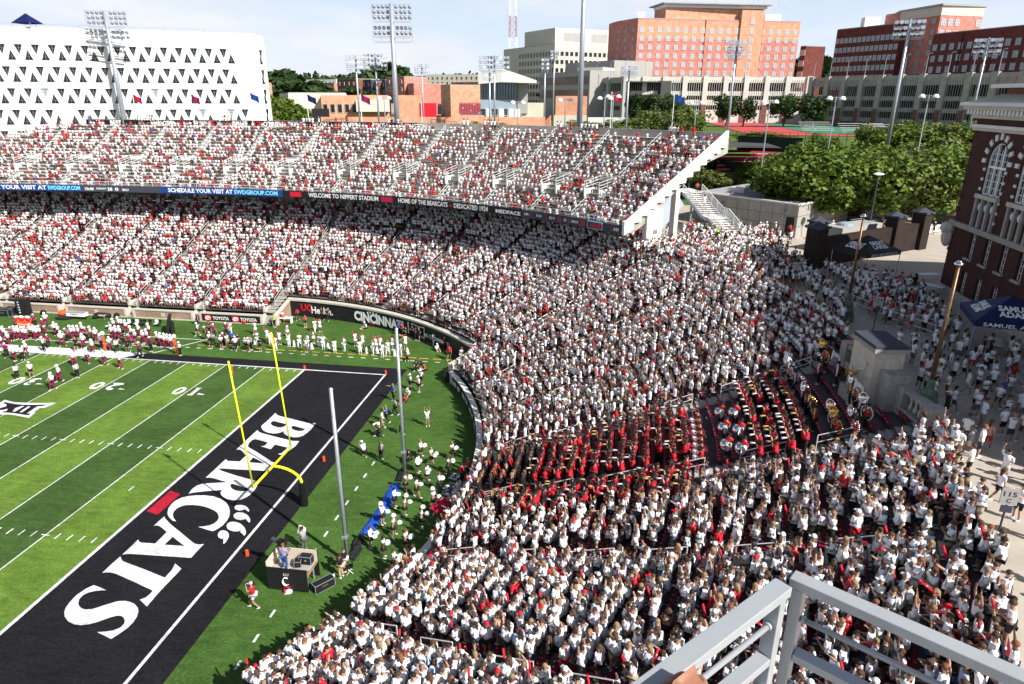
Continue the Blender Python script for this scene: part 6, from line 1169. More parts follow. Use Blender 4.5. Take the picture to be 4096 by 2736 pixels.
for i, (x, y) in enumerate(((828, 320), (858, 310))): chair(a_(x, y), R(150), '%s of two chairs set apart left of the team chairs' % ('left' if i == 0 else 'right'), 'white' if i == 0 else 'black', 'black', 'team chairs behind the players')
e = empty('misting_fan', a_(1305, 350), R(-60), 'large black cooling fan box tilted towards the players', 'fan'); Mx = Matrix.Rotation(R(-14), 3, 'X'); b = MB(); b.box((0, 0, 1.2), (2.0, .35, 2.2), M=Mx); b.build('housing', M['black'], e, org=(0, 0, 0)); b = MB(); b.box((0, -.19, 1.2), (1.8, .02, 2.0), M=Mx); b.build('grille', M['slate'], e, org=(0, 0, 0)); b = MB(); b.tube((0, .3, 0), (0, .3, 1.5), .3); b.build('motor', M['black'], e, org=(0, 0, 0))
for i, (x, y) in enumerate(((812, 487), (1215+0, 0))):
    p = a_(812, 487) if i == 0 else GZ(700+15/1.917, 1150+512/1.917)
    e = empty('down_marker', p, .3*i, 'tall orange sideline marker with white ball, %s' % ('amid the players' if i == 0 else 'beside the black border corner'), 'marker', 'sideline markers'); b = MB(); b.box((0, 0, 1.0), (.2, .1, 1.9)); b.build('pole_pad', M['orange'], e, org=(0, 0, 0)); b = MB(); b.ball((0, 0, 2.2), .24, 10, 8); b.build('ball', M['white'], e, org=(0, 0, 0))
e = empty('white_bench_table', GZ(700+850/1.917, 1150+270/1.917), .1, 'white bench table with an orange cooler beside the sloping wall', 'table'); b = MB(); b.box((0, 0, .7), (1.9, .7, .08)); b.build('top', M['white'], e, org=(0, 0, 0))
for sx in (-.8, .8): b = MB(); b.box((sx, 0, .35), (.1, .6, .7)); b.build('leg', M['white'], e, org=(0, 0, 0))
p = GZ(700+830/1.917, 1150+270/1.917); cooler((p[0], p[1], .75), M['orange'], 'orange cooler on the white bench table by the sloping wall')
p = GZ(700+535/1.917, 1150+275/1.917); b = MB(); b.ball((p[0], p[1], .2), .35, 8, 5); b.build('equipment_bag', M['red'], None, 'red bag below the car-maker banner wall', 'bag')
# ------------------------------------------------------------------ ground beyond the stadium
def sstep(a, b, x): t = max(0., min(1., (x-a)/(b-a))); return t*t*(3-2*t)
def gz(x, y):
    d = math.hypot(x-CAM[0], y-CAM[1]); z = 20.
    if x > 44:
        if x < 66: z = 11.2+8.8*sstep(126, 138, y)
        else: z = 11.2+4.6*sstep(93.5, 106, y)+4.2*sstep(112, 150, y)
    z += 16*sstep(350, 1400, d)+(6*math.sin(x*.004+1)*math.sin(y*.003))*sstep(500, 1200, d)
    return z
xs = list(np.arange(44, 150, 3.))+list(np.geomspace(150, 4000, 24)); xl = sorted([-a for a in np.geomspace(30, 4000, 30)])+[-20, -10, 0, 10, 20, 30, 40]
ys = list(np.arange(101, 200, 3.))+list(np.geomspace(200, 5000, 26))
def terrain(name, X, Y, m):
    V = [(x, y, gz(x, y)) for y in Y for x in X]; n = len(X); F = [(j*n+i, j*n+i+1, (j+1)*n+i+1, (j+1)*n+i) for j in range(len(Y)-1) for i in range(n-1)]
    mb = MB(); mb.add(V, F); return mb.build(name, m, kind='structure', smooth=True)
terrain('campus_ground', [a for a in xl if a < 44]+[43.99], ys, M['grass'])
terrain('hillside_ground', [44+.01]+[x for x in xs if x > 44.1], [y for y in ys if y >= 101], M['grass'])
mb = MB(); mb.add([(-4000, 5000, 40), (4000, 5000, 40), (9000, 9000, 42), (-9000, 9000, 42)], [(0, 1, 2, 3)]); mb.build('far_land', M['grass'], kind='structure')
sheet('base_ground', [(-300, -300), (300, -300), (300, 101), (-300, 101)], -.05, M['asphalt'])
# plaza (level with the top of the bowl), left open over the seats
pz = [bp(62.52, q)[:2] for q in np.linspace(R(63.5), R(150), 40)]
pzl = [(33.9, 61.0)]+[bp(62.52, R(a))[:2] for a in (56, 60)]
edge = [bp(62.5, q)[:2] for q in np.linspace(R(54.9), R(150), 60)]
sheet('plaza_paving', edge+[(60, -70), (200, -70), (200, 101.02), (43.9, 101.02), (39.5, 80), er(9.8, 0, 0)[:2], er(2.5, 0, 0)[:2]], 11.2, M['plaza'])
mb = MB(); sweep(mb, stations(R(54.9), R(150), 62.3), [(0, 9.), (0, 11.35), (.22, 11.35), (.22, 9.)]); mb.build('plaza_edge_kerb', M['concrete'], kind='structure')
mb = MB(); P = [er(10, 0, -6)[:2], er(10, 0, 0)[:2], er(17.6, 0, 0)[:2], er(17.6, 0, -30)[:2]]; mb.prism(P, 11.0, 11.24); mb.build('concourse_floor', M['concrete'], kind='structure')
# road, verge, track, court
def strip(name, L, Rr_, m, lift=.03, n=1):
    mb = MB(); V = []; 
    for a, b in zip(L, Rr_): V += [(a[0], a[1], gz(*a)+lift), (b[0], b[1], gz(*b)+lift)]
    mb.add(V, [(2*i, 2*i+1, 2*i+3, 2*i+2) for i in range(len(L)-1)]); return mb.build(name, m, kind='structure')
strip('service_road', [(x, 84.5-.0*x) for x in range(62, 150, 4)], [(x, 92.3) for x in range(62, 150, 4)], M['plaza'], .012)
strip('road_kerb', [(x, 92.4) for x in range(62, 150, 4)], [(x, 92.8) for x in range(62, 150, 4)], M['concrete_white'], .12)
strip('planted_bank', [(x, 93.) for x in range(66, 150, 3)], [(x, 104.) for x in range(66, 150, 3)], M['mulch'], .12)
T0 = AT(3060, 505, 150); 
def quad(name, P, m, z=None, lift=.05):
    mb = MB(); mb.add([(p[0], p[1], (gz(p[0], p[1]) if z is None else z)+lift) for p in P], [(0, 1, 2, 3)]); return mb.build(name, m, kind='structure')
quad('running_track', [(62, 150), (175, 150), (175, 240), (62, 235)], M['track_red'], 20., .1); quad('infield_turf', [(78, 158), (165, 158), (165, 226), (78, 222)], M['court_green'], 20., .16)
quad('parking_strip', [(-60, 108), (60, 108), (60, 125), (-60, 125)], M['asphalt'], 20., .08)
# ------------------------------------------------------------------ trees
LM = {}
def leaf_mesh(n, rx, rz_, seed, size=.34, shape='round'):
    r = np.random.default_rng(seed); cl = 14+int(n/220); cc_ = r.normal(size=(cl, 3)); cc_ /= np.linalg.norm(cc_, axis=1)[:, None]; cc_ *= (r.random((cl, 1))**.45)*.78
    rad = .22+.2*r.random(cl); k = r.integers(0, cl, n); d = r.normal(size=(n, 3)); d /= np.linalg.norm(d, axis=1)[:, None]; P = cc_[k]+d*(rad[k]*(r.random(n)**.35))[:, None]
    if shape == 'cone': t = (P[:, 2:3]+1)/2; P[:, :2] *= np.clip(1.25-1.0*t, .1, 1.2)
    C_ = P*np.array([rx, rx, rz_]); a = r.normal(size=(n, 3)); a /= np.linalg.norm(a, axis=1)[:, None]; b = np.cross(a, d); b /= np.linalg.norm(b, axis=1)[:, None]+1e-6; s = (size*(.6+.8*r.random(n)))[:, None]
    V = np.stack([C_-a*s-b*s*.5, C_+a*s*.1-b*s*.8, C_+a*s+b*s*.4, C_-a*s*.1+b*s*.8], 1).reshape(-1, 3); F = np.arange(4*n, dtype=np.int32)
    me = bpy.data.meshes.new('crown'); me.vertices.add(4*n); me.vertices.foreach_set('co', V.astype(np.float32).ravel()); me.loops.add(4*n); me.loops.foreach_set('vertex_index', F); me.polygons.add(n); me.polygons.foreach_set('loop_start', F[::4]); me.update(calc_edges=True)
    tone = np.repeat(np.clip(.35+.25*r.normal(size=n)+.3*(r.random(cl)[k]-.4), 0, 1), 4); at = me.attributes.new('tone', 'FLOAT', 'POINT'); at.data.foreach_set('value', tone.astype(np.float32)); return me
def trunk_mesh(h, r0, seed, spread):
    r = random.Random(seed); mb = MB(); mb.tube((0, 0, -.3), (0.1, 0, h*.55), r0, r0*.7, 8)
    for i in range(6):
        a = i*1.05+r.random(); z = h*(.35+.12*r.random()); e_ = (spread*.6*math.cos(a), spread*.6*math.sin(a), h*(.75+.2*r.random())); m_ = (e_[0]*.4, e_[1]*.4, z+(e_[2]-z)*.55); mb.tube((0.05, 0, z), m_, r0*.5, r0*.3, 6); mb.tube(m_, e_, r0*.3, r0*.08, 5)
    return mb.mesh('trunk', M['bark'], True)
TR = {}
def tree(x, y, h, w_, kind, label, group, z=None, n=2600, name='tree', size=.34):
    k = (kind, n, size); 
    if k not in TR:
        mt = {'round': 'leaf', 'yellow': 'leaf_yellow', 'olive': 'leaf_olive', 'cone': 'leaf', 'dark': 'leaf_dark'}[kind]; TR[k] = []
        for s in range(3): me = leaf_mesh(n, 1., 1., s*7+n, size/5., 'cone' if kind == 'cone' else 'round'); me.materials.append(M[mt]); TR[k].append((me, trunk_mesh(1., .035, s, .45)))
    me, tm = random.choice(TR[k]); z = gz(x, y) if z is None else z
    o = empty(name, (x, y, z), random.random()*6.28, label, 'tree', group); c = inst('crown', me, (0, 0, h*.6), 0, o); c.scale = (w_/2*1.15, w_/2*1.15, h*.42); t = inst('trunk', tm, (0, 0, 0), 0, o); t.scale = (h, h, h*.9); return o
# big trees left of the hall
BT = [(1838, 100, 11.5, 12, 'lowest, in front of the tennis court wall'), (1905, 101, 11.5, 12, 'lowest row, second from the left'), (1985, 103, 11.5, 12, 'lowest row, above the police car'), (2060, 105, 11, 11, 'lowest row, second from the brick hall'), (2135, 108, 11, 11, 'lowest row, next to the brick hall'),
      (1930, 114, 10.5, 12, 'middle row, leftmost'), (2010, 117, 10.5, 12, 'middle row, second from the left'), (2090, 119, 10.5, 12, 'middle row, third from the left'), (2165, 121, 10.5, 12, 'middle row, next to the brick hall'), (2230, 123, 10.5, 12, 'middle row, half behind the brick hall'),
      (2050, 134, 9, 11, 'back row, leftmost'), (2125, 136, 9, 11, 'back row, middle'), (2200, 138, 9, 11, 'back row, next to the brick hall')]
for i, (u, D, h, w_, l) in enumerate(BT):
    p = AT(u, 400, D, SC); tree(p[0], p[1], h, w_, 'olive' if i % 4 == 3 else 'round', 'large leafy green tree in the grove, %s' % l, 'large trees in the grove by the brick hall', n=11000, size=.24)
def trow(L, kind, what, grp, n=900, size=.5):
    for i, (u, D, h, w_) in enumerate(L): p = AT(u, 300, D, SC); tree(p[0], p[1], h, w_, kind, '%s, %s from the left' % (what, ordn[i]), grp, n=n, size=size)
trow([(1570, 150, 9, 9), (1610, 140, 8, 8)], 'round', 'green tree before the sunlit garage wall', 'trees before the garage', 2600, .3)
trow([(1310, 122, 4.6, 7), (1345, 124, 4.4, 7), (1400, 123, 4.8, 8), (1450, 124, 5, 8), (1500, 126, 6.3, 9), (1545, 126, 6.6, 9), (1590, 125, 6.2, 8), (1625, 124, 5.4, 8)], 'olive', 'olive green tree just behind the stadium rim', 'trees behind the stadium rim', 2600, .25)
trow([(1740, 132, 6.5, 6.5), (1762, 145, 6, 6), (1805, 136, 8, 10), (1835, 136, 7.5, 9), (1893, 140, 6.2, 6.2), (2000, 150, 6.5, 7)], 'round', 'dark green tree between the court and the track', 'trees beside the track', 4000, .24)
trow([(1500, 205, 9, 10), (1530, 210, 9, 9), (1660, 212, 9, 9), (1700, 214, 8, 8), (1790, 216, 9, 9), (1835, 218, 9, 9), (1870, 218, 9, 8), (1460, 215, 9, 8)], 'dark', 'green tree along the foot of the garage', 'trees along the garage foot', 1800, .36)
trow([(612, 160, 7.5, 6)], 'yellow', 'yellow leaved tree at the corner of the white building', 'trees right of the white building', 1500, .3); trow([(632, 162, 8.6, 9), (657, 165, 8.2, 9), (682, 163, 7.6, 9), (704, 166, 5.6, 7)], 'cone', 'bright green pointed tree right of the white building', 'trees right of the white building', 3500, .3)
trow([(810, 140, 2.8, 4.5), (845, 141, 2.8, 4.5), (1000, 140, 2.6, 4), (1030, 140, 3.4, 5), (1060, 140, 3, 5), (1088, 138, 3.9, 6), (1120, 138, 3.4, 5), (1150, 137, 3.6, 6), (1190, 139, 3, 5)], 'round', 'low round bush behind the stadium rim', 'bushes behind the stadium rim', 1200, .26)
trow([(1270, 330, 14, 16), (1290, 320, 14, 14), (1310, 310, 13, 14), (1335, 300, 14, 14), (1360, 300, 15, 14)], 'dark', 'dark tree before the long grey building', 'trees before the grey building', 700, .7)
trow([(640, 380, 17, 22), (665, 420, 22, 26), (690, 380, 18, 22), (715, 400, 17, 24), (750, 330, 11, 16), (780, 330, 11, 16), (810, 340, 12, 18), (840, 330, 11, 14), (915, 420, 22, 24), (935, 430, 20, 22), (870, 430, 24, 24), (900, 600, 32, 40), (1012, 360, 11, 12), (1050, 320, 9, 10), (1075, 320, 8, 10), (1235, 600, 24, 40)], 'dark', 'dark tree among the distant houses', 'trees among the distant houses', 600, .9)
fl = MB(); r_ = random.Random(5)
far = [(u, 700+r_.random()*500) for u in np.arange(590, 1250, 5)]
me = leaf_mesh(16000, 1., 1., 99, .02); V = []; tl = MB(); allP = []
rr = np.random.default_rng(4); LF_ = []
for u, D in far:
    p = AT(u, 200, D, SC); n = 70; h = 16+8*r_.random(); c = np.array([p[0], p[1], gz(p[0], p[1])+h*.55]); q = rr.normal(size=(n, 3)); q /= np.linalg.norm(q, axis=1)[:, None]; q *= rr.random((n, 1))**.4; LF_.append(c+q*np.array([14, 14, h*.55]))
for u in np.arange(1835, 1900, 6):
    p = AT(u, 200, 420, SC); n = 60; c = np.array([p[0], p[1], gz(p[0], p[1])+19]); q = rr.normal(size=(n, 3)); q /= np.linalg.norm(q, axis=1)[:, None]; LF_.append(c+q*np.array([7, 7, 8]))
Cn = np.concatenate(LF_); n = len(Cn); a = rr.normal(size=(n, 3)); a /= np.linalg.norm(a, axis=1)[:, None]; b = np.cross(a, rr.normal(size=(n, 3))); b /= np.linalg.norm(b, axis=1)[:, None]
V = np.stack([Cn-a*2-b*1.5, Cn+a*2-b*1.5, Cn+a*2+b*1.5, Cn-a*2+b*1.5], 1).reshape(-1, 3); me = bpy.data.meshes.new('treeline'); me.from_pydata(V.tolist(), [], np.arange(4*n).reshape(-1, 4).tolist()); at = me.attributes.new('tone', 'FLOAT', 'POINT'); at.data.foreach_set('value', np.repeat(np.clip(.4+.3*rr.normal(size=n), 0, 1), 4).astype(np.float32)); me.materials.append(M['leaf_dark'])
o = bpy.data.objects.new('distant_treeline', me); col.objects.link(o); o['kind'] = 'stuff'; o['label'] = 'far wooded skyline behind the houses'
# ------------------------------------------------------------------ buildings
def roofpts(L, z, s=1.): return [GZ(u, v, z, s)[:2] for u, v in L]
WM = {}
def win_mesh(w_, h, fm, gm, mull=1, bars=0, deep=.12):
    k = (round(w_, 2), round(h, 2), fm, gm, mull, bars)
    if k not in WM:
        f = MB(); g = MB(); t = .09
        for a, b in (((-w_/2, 0, 0), (-w_/2+t, deep, h)), ((w_/2-t, 0, 0), (w_/2, deep, h)), ((-w_/2+t, 0, 0), (w_/2-t, deep, t)), ((-w_/2+t, 0, h-t), (w_/2-t, deep, h))): f.bb(a, b)
        for i in range(mull): x = -w_/2+w_*(i+1)/(mull+1); f.bb((x-.04, 0, t), (x+.04, deep, h-t))
        for i in range(bars): z = h*(i+1)/(bars+1); f.bb((-w_/2+t, .01, z-.03), (w_/2-t, deep-.02, z+.03))
        g.bb((-w_/2+t, .02, t), (w_/2-t, .05, h-t)); WM[k] = (f.mesh('frame', M[fm]), g.mesh('pane', M[gm]))
    return WM[k]
def face_frame(A, B):        # outward normal to the right of A->B
    A = np.array(A); B = np.array(B); d = B-A; L = float(np.linalg.norm(d)); d /= L; return A, d, np.array([d[1], -d[0]]), L, math.atan2(d[1], d[0])
def windows(par, A, B, z_list, n, w_, h, fm='white', gm='glass', mull=1, bars=1, m0=.5, skip=None, name='window', cols=None):
    A, d, nn_, L, rz = face_frame(A, B); f, g = win_mesh(w_, h, fm, gm, mull, bars)
    for z in z_list:
        for i in (range(n) if cols is None else cols):
            if skip and skip(i, z): continue
            t = (i+m0)/(n-1+2*m0) if n > 1 else .5; p = A+d*L*t+nn_*.04
            o = inst(name, f, (p[0]-par.location[0], p[1]-par.location[1], z-par.location[2]), rz+math.pi, par); inst('pane', g, (0, 0, 0), 0, o)
def block(par, poly, z0, z1, m, name='wall', roof='roof_grey', para=.0):
    mb = MB(); mb.prism(list(map(tuple, poly)), z0, z1, 0); o = mb.build(name, M[m], par)
    if roof: c = np.mean(poly, 0); q = [tuple(c+(np.array(p)-c)*.985) for p in poly]; mb = MB(); mb.prism(q, z1, z1+.25); mb.build('roof', M[roof], par)
    return o
def ccw_front(P):            # front face direction check helper
    return P
# white building with triangular windows
ZR = 38.6; A = GZ(-260, 55, ZR, SC)[:2]; B = GZ(583, 80, ZR, SC)[:2]; A, d, nn_, L, rz = face_frame(A, B)
if (CAM[:2]-A)@nn_ < 0: nn_ = -nn_
bw = empty('white_building', (*A, 20), 0, 'large white concrete building with rows of triangular windows behind the left stand', 'building')
zrow = [36.1-3.5*i for i in range(5)]; pitch = 2.48; tris_ = []; u0 = L-3.3
def fpt(x, z, off=0.): p = A+d*x+nn_*off; return (p[0], p[1], z)
holes = []
for r_i, z in enumerate(zrow):
    for i in range(int((L-4)/pitch)):
        x = u0-pitch*i
        up_ = [(x-.64-1.24, z-2.5), (x+.64-1.24, z-2.5), (x-1.24, z-.8)]; dn = [(x-.64, z), (x+.64, z), (x, z-1.7)]
        if i == 0 and r_i < 3: holes.append(up_); continue
        if r_i == 4: up_ = None
        if r_i == 3 and i % 5 in (2,): dn = None
        for t in (dn, up_):
            if t and min(p[0] for p in t) > .5: holes.append(t)
mb = MB(); outer = [(0, 18), (L, 18), (L-.0, ZR), (0, ZR)]
poly_fill(mb, [outer]+holes, lambda p: fpt(*p)); 
for h in holes:
    for a, b in zip(h, h[1:]+h[:1]): mb.add([fpt(*a), fpt(*b), fpt(b[0], b[1], -.35), fpt(a[0], a[1], -.35)], [(0, 1, 2, 3)])
mb.build('wall', M['tri_wall'], bw)
for hh_ in holes:
    if fpt(hh_[0][0], 0)[0] < -95: continue
    mb = MB(); mb.add([fpt(a[0], a[1], -.2) for a in hh_], [(0, 1, 2)]); o = mb.build('window', M['glass_pale' if random.random() < .03 else 'glass'], bw)
    xs_ = [a[0] for a in hh_]; zs_ = [a[1] for a in hh_]; cx0 = sum(xs_)/3; mb = MB(); mb.bar(fpt(cx0, min(zs_)+.15, -.17), fpt(cx0, max(zs_)-.15, -.17), .04, .04); mb.bar(fpt(cx0-.3, sum(zs_)/3, -.17), fpt(cx0+.3, sum(zs_)/3, -.17), .03, .03); mb.build('mullion', M['frame_grey'], o, org=tuple(bw.location))
En = A+d*L; Bk = -nn_
mb = MB(); S1 = En+d*1.3+Bk*1.9; S2 = S1+d*.3+Bk*6; P = [tuple(En), tuple(S1), tuple(S2), tuple(S2+Bk*25), tuple(A+Bk*30), tuple(A+Bk*.71), tuple(En+Bk*.71-d*.0)]
mb.prism([tuple(En), tuple(S1), tuple(S2), tuple(S2+Bk*25), tuple(En+Bk*25-d*2), tuple(En+Bk*.3-d*.05)], 18, ZR-.02); mb.build('end_wall', M['tri_wall'], bw)
mb = MB(); mb.prism([tuple(A+Bk*1.2), tuple(En+Bk*1.2), tuple(En+Bk*24), tuple(A+Bk*24)], 18, ZR-.6); mb.build('core', M['roof_grey'], bw)
for (xa, ya), (xb, yb), zs in (((0, 0), (1, 1), zrow[:4]),):
    for r_i, z in enumerate(zs):
        for t in (.35,): q = En+(S1-En)*t; q2 = En+(S1-En)*.75; o_ = (nn_+d)*.02; mb = MB(); mb.add([(q[0]+o_[0], q[1]+o_[1], z), (q2[0]+o_[0], q2[1]+o_[1], z), ((q[0]+q2[0])/2+o_[0], (q[1]+q2[1])/2+o_[1], z-1.8)], [(0, 1, 2)]); mb.build('window', M['glass'], bw); mb = MB(); mb.add([(q[0]+o_[0], q[1]+o_[1], z-2.5), (q2[0]+o_[0], q2[1]+o_[1], z-2.5), (q[0]+o_[0], q[1]+o_[1], z-.9)], [(0, 1, 2)]); mb.build('window', M['glass'], bw)
for z in [zz-2.85 for zz in zrow[:4]]: mb = MB(); mb.bar(fpt(0, z, .01), fpt(L, z, .01), .03, .05); mb.build('joint', M['wall_grey'], bw)
for i in range(int(L/pitch)): x = u0-pitch*i+1.24-.62; mb = MB(); mb.bar(fpt(x, 19, .008), fpt(x, ZR, .008), .035, .02); mb.build('joint', M['wall_grey'], bw)
mb = MB(); mb.bar(fpt(0, ZR+.1, -.6), fpt(L, ZR+.1, -.6), 1., .22); mb.build('parapet', M['tri_wall'], bw); mb = MB(); mb.bar(fpt(0, ZR+.9, -2.6), fpt(L*.84, ZR+.9, -2.6), .06, .06); mb.build('roof_rail', M['galv'], bw)
for z in range(8): mb = MB(); mb.tube(fpt(L*.84*z/7.01+.1, ZR, -2.6), fpt(L*.84*z/7.01+.1, ZR+.9, -2.6), .05); mb.build('roof_rail_post', M['galv'], bw)
p = GZ(32, 62, ZR, SC); e = empty('blue_canopy', (p[0], p[1]+3, ZR), 0, 'small blue tent on the roof of the white building', 'tent'); mb = MB(); mb.add([(-1.8, -1.5, .8), (1.8, -1.5, .8), (1.8, 1.5, .8), (-1.8, 1.5, .8), (0, 0, 2.4)], [(0, 1, 4), (1, 2, 4), (2, 3, 4), (3, 0, 4)]); mb.build('canopy', M['navy'], e, org=(0, 0, 0))
for sx in (-1.7, 1.7): mb = MB(); mb.tube((sx, -1.4, 0), (sx, -1.4, .9), .05); mb.build('leg', M['galv'], e, org=(0, 0, 0))
# generic flat building from roof outline pixels
def bldg(name, label, px, D, z0, m, wins=(), s=SC, refi=0, back=25., roof='roof_grey', zt=None):
    z = AT(*px[refi], D, s)[2] if zt is None else zt; P = [np.array(q) for q in roofpts(px, z, s)]; away = P[0]-CAM[:2]; away = away/np.linalg.norm(away)
    dd = [P[i+1]-P[i] for i in range(len(P)-1)]; n0 = np.array([-dd[-1][1], dd[-1][0]]); n0 /= np.linalg.norm(n0); n0 = n0 if n0@away > 0 else -n0
    poly = P+[P[-1]+n0*back, P[0]+n0*back] if len(P) == 2 else P+[P[-1]+n0*back, P[0]+n0*max(2, back*.4)]
    e = empty(name, (*P[0], z0), 0, label, 'building'); block(e, poly, z0, z, m, roof=roof); return e, P, z
# white office block
e, P, z = bldg('office_building', 'white office block with a grid of dark square windows, in the middle distance', [(2075, 193), (2220, 176), (2446, 186)], 370, 20, 'wall_cream', s=1, refi=1, back=45)
windows(e, P[0], P[1], [z-5.4-3.9*i for i in range(8)], 12, 1.7, 2.2, 'wall_grey', 'glass', 0, 0); windows(e, P[1], P[2], [z-5.4-3.9*i for i in range(5)], 12, 1.9, 2.1, 'wall_grey', 'glass', 0, 0)
mb = MB(); c = (P[0]+P[1]*2+P[2])/4; f_ = (P[2]-P[1])/np.linalg.norm(P[2]-P[1]); g_ = np.array([-f_[1], f_[0]]); h0 = P[1]+g_*5+f_*3; mb.prism([tuple(h0), tuple(h0+f_*36), tuple(h0+f_*36+g_*32), tuple(h0+g_*32)], z, z+8); mb.build('penthouse', M['wall_cream'], e)
for a_0, a_1 in ((.15, .45), (.62, .9)): mb = MB(); q = h0+f_*36*a_0-g_*.1; q2 = h0+f_*36*a_1-g_*.1; mb.add([(q[0], q[1], z+2), (q2[0], q2[1], z+2), (q2[0], q2[1], z+6), (q[0], q[1], z+6)], [(0, 1, 2, 3)]); mb.build('louvre', M['wall_grey'], e)
# long grey building
e, P, z = bldg('grey_building', 'long grey low building between the office block and the garage', [(2262, 256), (2458, 243)], 300, 20, 'wall_grey', s=1, back=20)
e, P, z = bldg('grey_wing', 'lower grey wing with a row of tall dark windows before the office block', [(2160, 298), (2361, 284)], 285, 20, 'wall_grey', s=1, back=14); windows(e, P[0], P[1], [z-4.2, z-8.6], 26, 1.2, 2.8, 'wall_grey', 'glass', 0, 0)
e, P, z = bldg('cream_stair_block', 'small cream block with one window right of the grey building', [(2412, 270), (2458, 274)], 262, 20, 'wall_cream', s=1, back=10); windows(e, P[0], P[1], [z-5], 1, 1.6, 2.6, 'wall_grey', 'glass', 0, 0)
# brick dormitories
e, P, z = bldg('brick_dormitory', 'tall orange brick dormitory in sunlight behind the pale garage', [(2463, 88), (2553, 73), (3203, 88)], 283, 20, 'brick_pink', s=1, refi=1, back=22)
rows = [z-4.6-3.05*i for i in range(8)]
windows(e, P[0], P[1], rows, 3, 1.3, 1.6, 'wall_grey', 'glass_pale', 1, 0); windows(e, P[1], P[2], rows, 19, 1.5, 1.65, 'white', 'glass_pale', 1, 1)
A_2, d2, n2_, L2_, _ = face_frame(P[1], P[2])
for za, zb in ((z-6.9, z-.4), (z-30, z-22.6)): mb = MB(); p0 = P[1]+d2*.02+n2_*.03; p1_ = P[2]+n2_*.03; mb.add([(p0[0], p0[1], za), (p1_[0], p1_[1], za), (p1_[0], p1_[1], zb), (p0[0], p0[1], zb)], [(0, 1, 2, 3)]); mb.build('orange_brick_band', M['brick_orange'], e)
for x in (.407, .764): mb = MB(); p0 = P[1]+d2*L2_*x+n2_*.06; mb.bar((*p0, 20), (*p0, z), .5, .1); mb.build('downpipe', M['brick_dorm'], e)
mb = MB(); p0 = P[1]+d2*L2_*.62+n2_*.8; p1_ = P[1]+d2*L2_*.76+n2_*.8; mb.prism([tuple(p0), tuple(p1_), tuple(p1_-n2_*8), tuple(p0-n2_*8)], 20, z+3.6); mb.build('stair_tower', M['brick_orange'], e)
windows(e, p0, p1_, [z-1.2]+rows, 1, 1.5, 1.7, 'white', 'glass_pale', 1, 1)
mb = MB(); q0_ = P[1]+d2*L2_*.17-n2_*1.5; q1_ = P[1]+d2*L2_*.77-n2_*1.5; mb.prism([tuple(q0_), tuple(q1_), tuple(q1_-n2_*12), tuple(q0_-n2_*12)], z, z+4.2); mb.build('penthouse', M['brick_orange'], e)
for za, zb, m_, g in ((z+4.2, z+5.3, 'white', .3), (z+5.3, z+5.7, 'wall_grey', 1.8)): mb = MB(); mb.prism([tuple(q0_-d2*g+n2_*g), tuple(q1_+d2*g+n2_*(g+1.5)), tuple(q1_+d2*g-n2_*(12+g)), tuple(q0_-d2*g-n2_*(12+g))], za, zb); mb.build('cornice', M[m_], e)
for i, t in enumerate((.05, .12, .3, .5, .53, .56, .6, .69)): q = q0_+d2*L2_*(t); mb = MB(); mb.tube((q[0], q[1], z+5.7), (q[0], q[1], z+8+4*(i in (1,))), .12, .05, 5); mb.build('aerial', M['galv'], e)
mb = MB(); q = P[1]+d2*L2_*.84-n2_*3; mb.box((q[0], q[1], z+1.3), (6, 4, 2.6)); mb.build('roof_unit', M['white'], e); mb = MB(); q = P[1]-d2*4-n2_*4; mb.box((q[0]+6, q[1], z+1.3), (3, 3, 2)); mb.build('roof_unit', M['white'], e)
e, P, z = bldg('brick_tower_house', 'narrow old brick building with pale window bands right of the sunlit dormitory', [(3203, 187), (3225, 185)], 330, 20, 'brick_dorm', s=1, back=10); windows(e, P[0], P[1], [z-3.5-4.2*i for i in range(4)], 3, .9, 2.2, 'white', 'glass_pale', 0, 1)
# shaded dormitory
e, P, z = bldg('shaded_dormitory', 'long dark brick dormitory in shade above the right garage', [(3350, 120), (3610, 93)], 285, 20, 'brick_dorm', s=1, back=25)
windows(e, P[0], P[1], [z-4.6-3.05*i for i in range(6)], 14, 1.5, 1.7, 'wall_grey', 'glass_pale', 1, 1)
mb = MB(); mb.prism([tuple(P[1]), tuple(P[1]+np.array([.1, .1])), tuple(P[0])], z, z+.1); mb.build('coping', M['wall_grey'], e)
c = P[0]+(P[1]-P[0])*.6; mb = MB(); mb.box((c[0], c[1]+5, z+1.6), (5, 4, 3)); mb.build('roof_unit', M['white'], e)
e, P, z = bldg('dormitory_tower', 'taller brick tower with overhanging flat roof, its right side in sunlight', [(3607, 52), (3771, 26), (3938, 32)], 262, 20, 'brick_pink', s=1, refi=1, back=18)
windows(e, P[0], P[1], [z-4.6-3.05*i for i in range(9)], 4, 1.5, 1.7, 'wall_grey', 'glass_pale', 1, 1); windows(e, P[1], P[2], [z-5.2-3.2*i for i in range(3)], 6, 1.5, 1.8, 'white', 'glass_pale', 1, 1, cols=(0, 1, 2, 5))
c = np.mean(P, 0); mb = MB(); mb.prism([tuple(P[0]+(P[0]-c)*.06), tuple(P[1]+(P[1]-c)*.12), tuple(P[2]+(P[2]-c)*.06), tuple(P[2]+(P[2]-c)*.06+np.array([3, 18])), tuple(P[0]+np.array([2, 16]))], z+.25, z+.8); mb.build('flat_roof', M['wall_grey'], e)
mb = MB(); mb.prism([tuple(P[0]+(P[0]-c)*.01), tuple(P[1]+(P[1]-c)*.02), tuple(P[2]+(P[2]-c)*.01), tuple(P[2]+np.array([0, 15])), tuple(P[0]+np.array([0, 13]))], z-2.4, z+.24); mb.build('frieze', M['wall_cream'], e)
